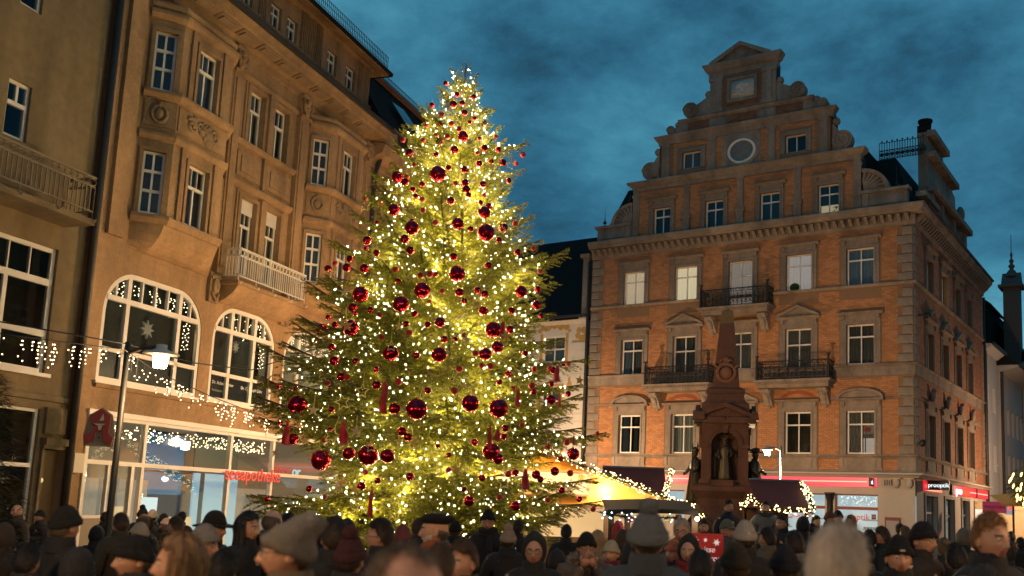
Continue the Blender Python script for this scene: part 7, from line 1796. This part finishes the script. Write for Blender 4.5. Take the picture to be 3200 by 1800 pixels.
# ---- head: one sculpted grid, chin at z=0, crown at z=.235, face towards -y
NU, NV = 64, 44
th = np.linspace(0, 2*np.pi, NU, endpoint=False); th = th + .45*np.sin(th)*0  # azimuth, 0 = face
ph = np.linspace(-np.pi/2*.97, np.pi/2, NV)
thw = th - .38*np.sin(th)           # finer spacing on the face
A_, B_ = np.meshgrid(thw, ph)
def head_points(female=False, wide=1.0):
    ux, uy, uz = np.sin(A_)*np.cos(B_), -np.cos(A_)*np.cos(B_), np.sin(B_)
    x = ux*.0765*wide; y = uy*.098; z = .120 + uz*.115
    low = np.clip((.105 - z)/.105, 0, 1)
    x = x*(1 - .26*low**1.3); y = y - .010*low + np.where(y > 0, -.035*low*np.clip(y/.09,0,1), 0)
    up = np.clip((z-.15)/.085, 0, 1); x = x*(1+.03*np.sin(np.pi*up)); y = np.where(y > 0, y*1.04, y)
    fr = np.clip(-uy*1.6, 0, 1)
    g = lambda v, c, w: np.exp(-((v-c)/w)**2)
    ax = np.abs(x)
    d = .025*g(x,0,.0115)*g(z,.083,.013) + .017*g(x,0,.0095)*g(z,.104,.020) + .006*g(ax,.014,.008)*g(z,.078,.009)
    d += .007*g(ax,.026,.026)*g(z,.139,.010) - .013*g(ax,.031,.0145)*g(z,.121,.011) + .004*g(ax,.031,.010)*g(z,.119,.006)
    d += .0075*g(x,0,.024)*g(z,.056,.006) + .0075*g(x,0,.020)*g(z,.043,.006) - .006*g(x,0,.024)*g(z,.0495,.0028) - .005*g(x,0,.02)*g(z,.030,.007)
    d += .011*g(x,0,.022)*g(z,.014,.014) + .004*g(ax,.045,.016)*g(z,.092,.018) - .003*g(ax,.05,.02)*g(z,.055,.02)
    y = y - d*fr
    return np.stack([x, y, z], -1)
HP = head_points()
def grid_faces(mask=None):
    f = []
    for j in range(NV-1):
        for i in range(NU):
            i2 = (i+1) % NU
            if mask is not None and not (mask[j,i] and mask[j+1,i] and mask[j,i2] and mask[j+1,i2]): continue
            f.append((j*NU+i, j*NU+i2, (j+1)*NU+i2, (j+1)*NU+i))
    return f
CEN = np.array([0, .0, .12])
NRM = HP - CEN; NRM /= np.linalg.norm(NRM, axis=-1, keepdims=True)
def shell(name, edge, off, noise=0.0, seed=1, mats=None, extra=None):
    """cap fitted to the head: edge(az, x, y, z) > 0 where it covers; off = thickness (array or number)"""
    X, Y, Z = HP[...,0], HP[...,1], HP[...,2]
    e = edge(A_, X, Y, Z); w = np.clip(e/.018, 0, 1)
    r_ = np.random.default_rng(seed)
    o = (off(A_, X, Y, Z) if callable(off) else off)*np.sqrt(w) - .004*(w <= 0)
    if noise:
        strand = np.sin(A_*23 + 3*np.sin(B_*4+seed)) * .5 + np.sin(A_*41+seed*2+B_*6)*.5
        o = o + noise*strand*w + r_.normal(0, noise*.35, o.shape)*w
    Pn = HP + NRM*o[..., None]
    if extra: Pn = extra(Pn, A_, w)
    mask = e > -.016
    me = bpy.data.meshes.new(name); f = grid_faces(mask)
    me.from_pydata(Pn.reshape(-1,3).tolist(), [], f); me.polygons.foreach_set('use_smooth', [True]*len(f))
    bm = bmesh.new(); bm.from_mesh(me); bmesh.ops.delete(bm, geom=[v for v in bm.verts if not v.link_faces], context='VERTS'); bm.to_mesh(me); bm.free()
    if mats: me.materials.append(mats)
    return me
M_SKIN = mat('skin', (.52,.29,.20), .55, var=.08, vscale=25, objrand=.12)
M_LIP = mat('lips', (.34,.12,.10), .5)
M_BROW = mat('brow', (.06,.04,.03), .9)
def body_mesh(pose):
    v, f = skin_mesh(*skeleton(pose), 0)
    mb = MB(); mb.v = list(v); mb.f = [list(q) for q in f]; mb.mi = [0]*len(f)
    for s in (-1, 1):
        a = ARMS[pose](s); hand_at(mb, a[2], a[1], s)
    o = len(mb.v); H0 = 1.515
    hp = HP.reshape(-1,3) + np.array([0,-.012,H0]); mb.v += hp.tolist()
    for q in grid_faces():
        c = HP.reshape(-1,3)[list(q)].mean(0); ax = abs(c[0]); m = 0
        if c[1] < -.05:
            if ax < .021 and .038 < c[2] < .060: m = 1
            if .012 < ax < .052 and .1365 - .12*max(ax-.035,0) < c[2] < .1455 - .25*max(ax-.035,0): m = 2
        mb.f.append([i+o for i in q]); mb.mi.append(m)
    for s in (-1, 1): mb.ball((s*.0775, .004, H0+.108), .032, 10, 8, (.28,.62,1.0)); mb.ball((s*.080, -.004, H0+.090), .013, 6, 5, (.5,1,1))
    return mb.mesh('body', [M_SKIN, M_LIP, M_BROW], True)
BODY = {p: body_mesh(p) for p in ARMS}
JM = mat('coat_cloth', (.02,.02,.022), .85, sheen=.15)
def coat_mesh(pose, puff=False, g=.032):
    N, E = skeleton(pose, g, legs=False, body=False)
    i = len(N); N.append((0,0,.72,.17+g,.13+g)); E.append((0,i))
    N[4] = (0,.012,1.505,.075,.078)
    v, f = skin_mesh(N, E, 0)
    mb = MB(); mb.v = [list(q) for q in v]; mb.f = [list(q) for q in f]; mb.mi = [0]*len(f)
    r_ = random.Random(3)
    for q in mb.v:
        z = q[2]; w = .010*math.sin(z*(42 if puff else 17) + 3*q[0]) + .004*math.sin(q[0]*40+z*9)
        n = Vector((q[0], q[1], 0)); n = n.normalized() if n.length > .01 else n
        q[0] += n.x*w; q[1] += n.y*w
    # stand-up collar
    mb.rings([[(r1*math.cos(t), .0+r1*1.0*math.sin(t)+.01, z) for t in [k*2*math.pi/20 for k in range(20)]] for r1, z in ((.105,1.46),(.095,1.53),(.088,1.565),(.078,1.562),(.078,1.50))], caps=False)
    return mb.mesh('coat', JM, True)
COAT = {p: coat_mesh(p) for p in ARMS}; COAT['puff'] = coat_mesh('down', True, .045)
def trouser_mesh():
    N = [(0,0,.95,.165,.13)]; E = []
    for s in (-1, 1):
        i = len(N); N += [(s*.098,0,.86,.105,.105),(s*.108,-.01,.48,.078,.078),(s*.112,.02,.08,.062,.065)]; E += [(0,i),(i,i+1),(i+1,i+2)]
    v, f = skin_mesh(N, E, 0); mb = MB(); mb.v = list(v); mb.f = [list(q) for q in f]; mb.mi = [0]*len(f)
    return mb.mesh('trousers', mat('dark_trousers', (.018,.019,.024), .9), True)
TROU = trouser_mesh()
bo = MB()
for s in (-1, 1): bo.rings([[(s*.115+rx*math.cos(t), yc+ry*math.sin(t), z) for t in [k*2*math.pi/12 for k in range(12)]] for rx, ry, yc, z in ((.05,.15,-.05,.0),(.055,.155,-.05,.03),(.05,.13,-.04,.07),(.055,.07,.01,.14))])
BOOT = bo.mesh('boots', mat('boot_leather', (.02,.016,.013), .5), True)
ey = MB()
ey.cur = 0; ey.ball((0, -.0815, .120), .0125, 10, 8); ey.cur = 1; ey.ball((0, -.0885, .120), .0066, 8, 6, (1,.95,1))
EYES = ey.mesh('eye', [mat('eye_white', (.5,.47,.43), .3), mat('iris', (.02,.015,.01), .2)], True)
HZ = 1.515
front = lambda a: np.cos(a)          # 1 at the face, -1 at the back
hair_line = lambda a: .185 - .075*np.clip(1-front(a),0,1)*.5 - .055*np.clip(-front(a)+.35,0,1.35)
E_short = lambda a,x,y,z: z - np.where(front(a) > .25, .186 + .010*np.cos(3*a), np.where(front(a) > -.1, .186 - (.25-front(a))/.35*.075, .111 - np.clip(-front(a)-.1,0,.9)*.075))
E_bean = lambda a,x,y,z: z - (.150 - .022*(1-front(a)))
E_low = lambda a,x,y,z: z - (.146 - .040*(1-front(a)))
E_frin = lambda a,x,y,z: np.minimum(z - np.where(front(a) > -.1, .105, .055), np.where(front(a) > .35, -.02, .185 - .02*(front(a)+1) - z))
HM = {k: mat('hair_'+k, c, .55, var=.5, vscale=3, stretch=(26,26,3), bump=.5, bscale=3, sheen=.1) for k, c in dict(black=(.012,.010,.009), darkbrown=(.030,.019,.012), brown=(.075,.043,.022), darkblond=(.17,.10,.045), blond=(.36,.24,.11), ginger=(.27,.135,.05), orange=(.30,.11,.03), white=(.50,.45,.38), greywhite=(.50,.45,.39), greybrown=(.12,.09,.065)).items()}
KM = {k: mat('knit_'+k, c, .95, var=.12, vscale=40, bump=.9, bscale=110, sheen=.3) for k, c in dict(black=(.010,.010,.011), charcoal=(.020,.019,.018), cream=(.50,.42,.30), ltgrey=(.24,.225,.21), grey=(.20,.185,.165), yellow=(.62,.45,.02), maroon=(.06,.018,.024), dustyred=(.24,.06,.06), beige=(.36,.28,.20), bluegrey=(.13,.15,.17), offwhite=(.42,.37,.31), olive=(.045,.036,.020), navyblack=(.012,.013,.018), redbrown=(.10,.035,.025), darkgrey=(.035,.035,.036), greygreen=(.15,.145,.105), pinkwhite=(.5,.38,.33), orangewhite=(.5,.17,.08), darkbrown=(.022,.016,.012), furbrown=(.14,.085,.05), furgrey=(.18,.15,.12), brown=(.07,.05,.035)).items()}
CM = {k: mat('coat_'+k, c, .85, var=.1, vscale=6, bump=.25, bscale=60, sheen=.12) for k, c in dict(black=(.015,.015,.017), brown_dark=(.026,.020,.015), olive=(.055,.046,.028), beige=(.22,.17,.12), furcollar=(.014,.013,.013), grey=(.08,.075,.07), tan=(.115,.082,.048), greyblue=(.065,.072,.082), bluegrey=(.055,.065,.080), bluegrey_d=(.040,.050,.062), beigefur=(.11,.085,.065), redcoat=(.15,.015,.018), navy=(.013,.016,.026), greypuffer=(.17,.16,.155), greyhood=(.13,.125,.12), redlined=(.016,.013,.014), greyscarf=(.07,.07,.072)).items()}
HAIR = {'short': shell('hair', E_short, lambda a,x,y,z: .014 + .010*np.clip((z-.18)/.05,0,1), .0022, 2, HM['brown']),
        'fringe': shell('hair', E_frin, .009, .0016, 3, HM['greybrown']),
        'reced': shell('hair', lambda a,x,y,z: z - np.where(front(a) > .05, .222 - .012*np.cos(2*a), np.where(front(a) > -.25, .222 - (.05-front(a))/.30*.09, .105 - np.clip(-front(a)-.1,0,.9)*.075)), .010, .0018, 4, HM['greybrown']),
        'under': shell('hair', lambda a,x,y,z: np.minimum(E_short(a,x,y,z), .156 - .022*(1-front(a)) - z), .009, .0015, 6, HM['brown'])}
def long_extra(P, a, w):
    z = P[...,2]; P = P.copy(); k = np.clip((.13-z)/.13, 0, 1)
    return P
def long_hair():
    cap_ = shell('hair', E_short, lambda a,x,y,z: .020 + .006*np.sin(a*9), .002, 5, HM['brown'])
    v = [tuple(q.co) for q in cap_.vertices]; f = [tuple(p.vertices) for p in cap_.polygons]
    mb = MB(); mb.v = v; mb.f = [list(q) for q in f]; mb.mi = [0]*len(f)
    n = 40; rows = []
    for j in range(10):
        t = j/9; z = .175 - .36*t; row = []
        for k in range(n+1):
            a = math.radians(62 + (298-62)*k/n); rx = .092 + .018*math.sin(t*2.6) - .012*t; ry = .112 + .010*t
            wv = .006*math.sin(a*17 + t*3) + .003*math.sin(a*31)
            row.append(((rx+wv)*math.sin(a), -(ry+wv)*math.cos(a)*(1 if math.cos(a) < 0 else .8) - .01*t, z + .014*math.sin(a*13)*t))
        rows.append(row)
    mb.rings(rows, closed=False)
    rows2 = [[(p[0]*.90, p[1]*.90, p[2]) for p in r] for r in rows]; mb.rings(rows2, closed=False)
    return mb.mesh('hair', HM['brown'], True)
HAIR['long'] = long_hair()
def fuzz(me, n, ln, w, seed, fall=.8, lift=.25):
    """loose strands standing a little off a hair or wool surface"""
    r_ = random.Random(seed); mb = MB(); mb.v = [tuple(q.co) for q in me.vertices]; mb.f = [list(p.vertices) for p in me.polygons]; mb.mi = [0]*len(mb.f)
    ps = [p for p in me.polygons if p.area > 1e-7]; ar = [p.area for p in ps]
    for p in r_.choices(ps, ar, k=n):
        c = p.center; nn = (c - Vector((0,0,.11))).normalized()
        d = Vector((r_.gauss(0,.35), r_.gauss(0,.35), -fall + r_.gauss(0,.3))); d = (d - nn*d.dot(nn) + nn*lift*r_.uniform(.2,1.6)).normalized()
        s = d.cross(nn).normalized()*w; b = c + nn*.001
        e = b + d*ln*r_.uniform(.5,1.2)
        mb.tri(tuple(b-s), tuple(b+s), tuple(e))
    return mb.mesh(me.name, me.materials[0] if me.materials else None, True)
for k_, (n_, l_) in {'short': (2600, .034), 'long': (3000, .06), 'fringe': (1500, .03), 'reced': (2200, .03), 'under': (900, .03)}.items():
    HAIR[k_] = fuzz(HAIR[k_], n_, l_*.85, .0016, n_, .9, .13)
bu = MB(); bu.v = [tuple(q.co) for q in HAIR['short'].vertices]; bu.f = [list(p.vertices) for p in HAIR['short'].polygons]; bu.mi = [0]*len(bu.f); bu.ball((0,.10,.20), .045, 12, 8); HAIR['bun'] = bu.mesh('hair', HM['brown'], True)
def add_cuff(me, edge_z, r=.0):
    """turned-up brim round a knitted hat"""
    mb = MB(); mb.v = [tuple(q.co) for q in me.vertices]; mb.f = [list(p.vertices) for p in me.polygons]; mb.mi = [0]*len(mb.f)
    n = 40; rs = []
    for o, dz in ((.010,-.006),(.016,-.008),(.0195,.006),(.0195,.028),(.017,.040),(.011,.043)):
        row = []
        for k in range(n):
            a = 2*math.pi*k/n; z = edge_z(a) + dz
            s = math.sqrt(max(1 - ((z-.12)/.118)**2, .05))
            row.append(((.0765*s*1.0+o)*math.sin(a)*1.03, -(.098*s+o)*math.cos(a)*1.02, z))
        rs.append(row)
    mb.rings(rs, caps=False); return mb.mesh('beanie', KM['black'], True)
bz = lambda a: .150 - .022*(1-math.cos(a))
HAT = {'beanie': add_cuff(shell('beanie', E_bean, lambda a,x,y,z: .012 + .014*np.clip((z-.17)/.06,0,1)**2, .0012, 4), bz)}
HAT['beanie'] = fuzz(HAT['beanie'], 1500, .009, .0012, 8, 0, 1.2)
HAT['pom'] = HAT['beanie']; HAT['pom2'] = HAT['beanie']
pm_ = MB(); r_ = random.Random(1)
for k in range(420):
    v = Vector((r_.gauss(0,1), r_.gauss(0,1), r_.gauss(0,1))).normalized(); w = v.orthogonal().normalized()*.006; pm_.tri(tuple(v*.012-w), tuple(v*.012+w), tuple(v*r_.uniform(.042,.056)))
pm_.ball((0,0,0), .043, 12, 8); POM = pm_.mesh('pompom', KM['maroon'], False)
def slouch_x(P, a, w):
    P = P.copy(); z = P[...,2]; k = np.clip((z-.165)/.08, 0, 1)*w
    P[...,1] += .085*k**1.5; P[...,2] += .012*k; b = np.clip((P[...,1]-.05)/.1, 0, 1)*w; P[...,2] -= .012*b*b; P[...,0] *= (1-.12*k); 
    P += (.004*np.sin(P[...,1]*70+P[...,2]*50)*w)[...,None]*NRM
    return P
HAT['slouch'] = shell('beanie', E_low, lambda a,x,y,z: .018 + .02*np.clip((z-.15)/.08,0,1), .0006, 6, KM['grey'], slouch_x)
cr_ = shell('hat', E_bean, lambda a,x,y,z: .018 + .022*np.clip((z-.18)/.05,0,1), 0, 7)
hb_ = MB(); hb_.v = [tuple(q.co) for q in cr_.vertices]; hb_.f = [list(p.vertices) for p in cr_.polygons]; hb_.mi = [0]*len(hb_.f)
hb_.rings([[(rx*math.cos(t), ry*math.sin(t)+.005, z+.012*math.cos(2*t)) for t in [k*2*math.pi/32 for k in range(32)]] for rx, ry, z in ((.088,.110,.150),(.155,.185,.140),(.158,.188,.146),(.088,.110,.160))], caps=False)
HAT['brim'] = hb_.mesh('hat', KM['darkbrown'], True)
HAT['slouch'] = fuzz(HAT['slouch'], 2000, .008, .001, 18, 0, 1.2)
bt = MB(); bt.rings([[(rx*math.cos(t), ry*math.sin(t)+yo, z + .02*math.sin(t)*0) for t in [k*2*math.pi/32 for k in range(32)]] for rx, ry, yo, z in ((.078,.100,0,.165),(.084,.106,0,.172),(.118,.140,.015,.192),(.126,.148,.02,.212),(.105,.122,.018,.236),(.05,.06,.01,.248),(.004,.004,0,.250))]); HAT['beret'] = bt.mesh('beret', KM['black'], True)
cp_ = shell('cap', E_bean, lambda a,x,y,z: .014 + .010*np.clip((z-.18)/.05,0,1), 0, 8)
cb_ = MB(); cb_.v = [tuple(q.co) for q in cp_.vertices]; cb_.f = [list(p.vertices) for p in cp_.polygons]; cb_.mi = [0]*len(cb_.f)
cb_.rings([[(x*.075, -.088 - y*.075*math.cos(x*1.45), .152 + dz - y*.012) for x in [-1+2*k/12 for k in range(13)]] for y, dz in ((0,0),(.5,.002),(1,-.004),(1,.004),(.5,.010),(0,.010))], closed=False); HAT['cap'] = cb_.mesh('cap', KM['greygreen'], True)
face_open = lambda a,x,y,z: np.maximum(np.sqrt((x/.070)**2 + ((z-.105)/.098)**2) - 1, (y+.035)*20)*.05
HAT['hood'] = shell('hood', face_open, lambda a,x,y,z: .030 + .012*np.clip(-np.cos(a),0,1), .001, 9, CM['black'], lambda P,a,w: P + np.stack([0*w, .0*w, .012*w*np.clip((P[...,2]-.15)/.08,0,1)], -1))
fh = MB(); r_ = random.Random(5)
for k in range(900):
    t = r_.uniform(0, 6.283); c = Vector((.088*math.cos(t), -.045 + r_.uniform(-.02,.02), .105+.118*math.sin(t))); v = (Vector((math.cos(t), -.5, math.sin(t))) + Vector((r_.gauss(0,.5),r_.gauss(0,.5),r_.gauss(0,.5)))).normalized(); w = v.orthogonal().normalized()*.006
    fh.tri(tuple(c-w), tuple(c+w), tuple(c+v*r_.uniform(.03,.055)))
FURRIM = fh.mesh('fur_trim', KM['furbrown'])
fc = MB()
for k in range(1500):
    t = r_.uniform(0, 6.283); c = Vector((.125*math.cos(t), .115*math.sin(t)+.02, -.015 + .05*max(math.sin(t),0) + r_.uniform(-.03,.03))); v = (Vector((math.cos(t), math.sin(t), .3)) + Vector((r_.gauss(0,.6),r_.gauss(0,.6),r_.gauss(0,.6)))).normalized(); w = v.orthogonal().normalized()*.007
    fc.tri(tuple(c-w), tuple(c+w), tuple(c+v*r_.uniform(.035,.07)))
fc.tube([(.115*math.cos(t), .105*math.sin(t)+.02, -.015+.05*max(math.sin(t),0)) for t in [k*2*math.pi/20 for k in range(21)]], .035, 8, caps=False)
FURCOLLAR = fc.mesh('fur_collar', KM['furbrown'])
gl_ = MB()
for s in (-1, 1):
    gl_.tube([(s*.032+.024*math.cos(t), -.103 + .004*abs(math.cos(t)), .118+.017*math.sin(t)) for t in [k*math.pi/10 for k in range(21)]], .0022, 5, caps=False)
    gl_.tube([(s*.056,-.100,.122),(s*.074,-.085,.122),(s*.080,0,.118)], .002, 4)
gl_.tube([(-.009,-.106,.122),(0,-.109,.124),(.009,-.106,.122)], .002, 4); GLASSES = gl_.mesh('glasses', mat('glasses_frame', (.015,.012,.012), .3, metal=.3), True)
sc_ = MB()
for k, (r1, z) in enumerate(((.098,-.055),(.090,-.020),(.094,.005))): sc_.tube([((r1+.006*math.sin(3*t+k))*math.cos(t), (r1*.95)*math.sin(t)+.005, z + .012*math.sin(2*t+k)) for t in [j*2*math.pi/24 for j in range(25)]], .032, 8, caps=False)
sc_.tube([(.03,-.10,-.05),(.045,-.16,-.18),(.05,-.165,-.36)], [.03,.045,.045], 8); SCARF = sc_.mesh('scarf', KM['charcoal'], True)
BEARD = shell('beard', lambda a,x,y,z: np.minimum(np.minimum(.062 - z + .02*np.clip(np.abs(x)-.03,0,.05)/.05*1.6, front(a)-.05), np.where((np.abs(x) < .022) & (z > .036) & (z < .056), -.02, .02)), .012, .002, 11, HM['white'])
phm = MB(); phm.box(-.038,.038,-.005,.004,-.078,.078); PHONE = phm.mesh('phone', mat('phone_case', (.01,.01,.01), .3)); phs = MB(); phs.box(-.034,.034,.0041,.0055,-.072,.072); PSCR = phs.mesh('screen', mat('phone_screen', (.1,.1,.1), .2, emit=(.72,.86,1), estr=1.3))
tg = MB(); tg.box(-.016,.016,-.002,.002,-.005,.005); TAG = tg.mesh('tag', mat('white_tag', (.6,.6,.58), .7)); tg = MB(); tg.ext_y([(.014*(1 if k%2==0 else .45)*math.sin(math.pi*k/5), .014*(1 if k%2==0 else .45)*math.cos(math.pi*k/5)) for k in range(10)], -.002, .002); RSTAR = tg.mesh('badge', mat('badge_red', (.5,.02,.04), .5))
def person(x, y, h, yaw, head, coat, opts, label):
    raised = 0.0
    if 'raised' in opts: raised = h - 1.80; h = 1.80
    hat, _, col = head.partition(':')
    s = (h - (.022 if hat in HAT else .016))/1.75
    if 'big' in opts: s *= 1.0
    o = thing('person', label, 'person', (x, y, raised), R(yaw), 'people in the crowd')
    o.scale = (s*.98, s*.98, s)
    pose = 'chin' if 'hands' in opts else ('phone' if 'phone' in opts else 'down')
    place('body', BODY[pose], o); 
    lean = 0
    c = place('coat', COAT['puff'] if coat == 'greypuffer' else COAT[pose], o); set_mat(c, 0, CM[coat])
    place('trousers', TROU, o); place('boots', BOOT, o)
    H = (0, -.012, HZ)
    if abs(yaw) < 100: [place('eye', EYES, o, (q*.031, H[1], H[2])) for q in (-1, 1)]
    hc = col if col in HM else random.choice(['brown','darkbrown','black'])
    if hat in HAIR: q = place('hair', HAIR[hat], o, H); set_mat(q, 0, HM[hc])
    elif hat in HAT:
        if hat not in ('hood',):
            q = place('hair', HAIR['under'], o, H); set_mat(q, 0, HM[random.choice(['brown','darkbrown','black','greybrown'])])
        q = place('hood' if hat == 'hood' else ('beret' if hat == 'beret' else ('cap' if hat == 'cap' else ('hat' if hat == 'brim' else 'beanie'))), HAT[hat], o, H)
        if hat == 'beret': q.scale = (.86, .88, 1); q.location = (0, -.008, HZ-.004)
        if hat == 'pom2': q.scale = (1.12, 1.12, 1.12); q.location = (0, -.012, HZ-.03)
        if hat == 'hood': set_mat(q, 0, CM['black'] if col == 'black' else KM.get(col, CM['brown_dark']))
        elif not q.material_slots: q.data.materials.append(KM['black'])
        if hat != 'hood': set_mat(q, 0, KM[col])
        if hat in ('pom', 'pom2'): p = place('pompom', POM, o, (0, .02, HZ+.265 if hat == 'pom' else HZ+.275), scale=1.15); set_mat(p, 0, KM[col])
    elif hat == 'furhood':
        q = place('hood', HAT['hood'], o, H); set_mat(q, 0, KM[col]); q = place('fur_trim', FURRIM, o, H); set_mat(q, 0, KM[col])
    if 'glasses' in opts: place('glasses', GLASSES, o, H)
    if 'scarf' in opts:
        q = place('scarf', SCARF, o, (0,0,HZ)); set_mat(q, 0, KM['charcoal'])
        if 'orange' in opts: set_mat(q, 0, mat('knit_orange', (.42,.10,.025), .95, bump=.8, bscale=110))
        if 'redscarf' in opts: set_mat(q, 0, mat('knit_red', (.22,.015,.02), .95, bump=.8, bscale=110))
    if 'furcollar' in opts or coat in ('furcollar', 'beigefur'):
        q = place('fur_collar', FURCOLLAR, o, (0,0,HZ)); set_mat(q, 0, KM['beige'] if coat == 'beigefur' else (KM['furgrey'] if coat == 'greypuffer' else KM['furbrown']))
    if 'beard' in opts: q = place('beard', BEARD, o, H); set_mat(q, 0, HM['black' if 'beard_d' in opts else 'white'])
    if 'star' in opts: place('badge', RSTAR, o, (.03,-.128,HZ+.172), (R(-12),0,0))
    if 'label' in opts: place('tag', TAG, o, (0,-.130,HZ+.165))
    if 'phone' in opts:
        p = thing('phone', 'glowing smartphone held up by the person in the beige bobble hat', 'phone', o.matrix_basis @ Vector((-.02,-.47,1.46)), R(yaw)); p.rotation_euler = (R(6), 0, R(yaw))
        p.data = None
        place('case', PHONE, p); place('screen', PSCR, p)
    return o
for a in PEOPLE: person(*a)
bpy.context.view_layer.update()
dg_ = bpy.context.evaluated_depsgraph_get()
for o in [q for q in bpy.data.objects if q.type == 'FONT']:
    me = bpy.data.meshes.new_from_object(o.evaluated_get(dg_)); me.name = 'lettering'
    n = bpy.data.objects.new('lettering', me); COL.objects.link(n); n.parent = o.parent; n.matrix_local = o.matrix_local.copy()
    if o.get('label'): n['label'] = o['label']
    bpy.data.objects.remove(o)
pd = MB(); pd.box(2.5,5.6,18.0,21.0,0,.34); place('podium', pd.mesh('podium', M_WOOD), None, label='low dark wooden podium in front of the monument', cat='podium')
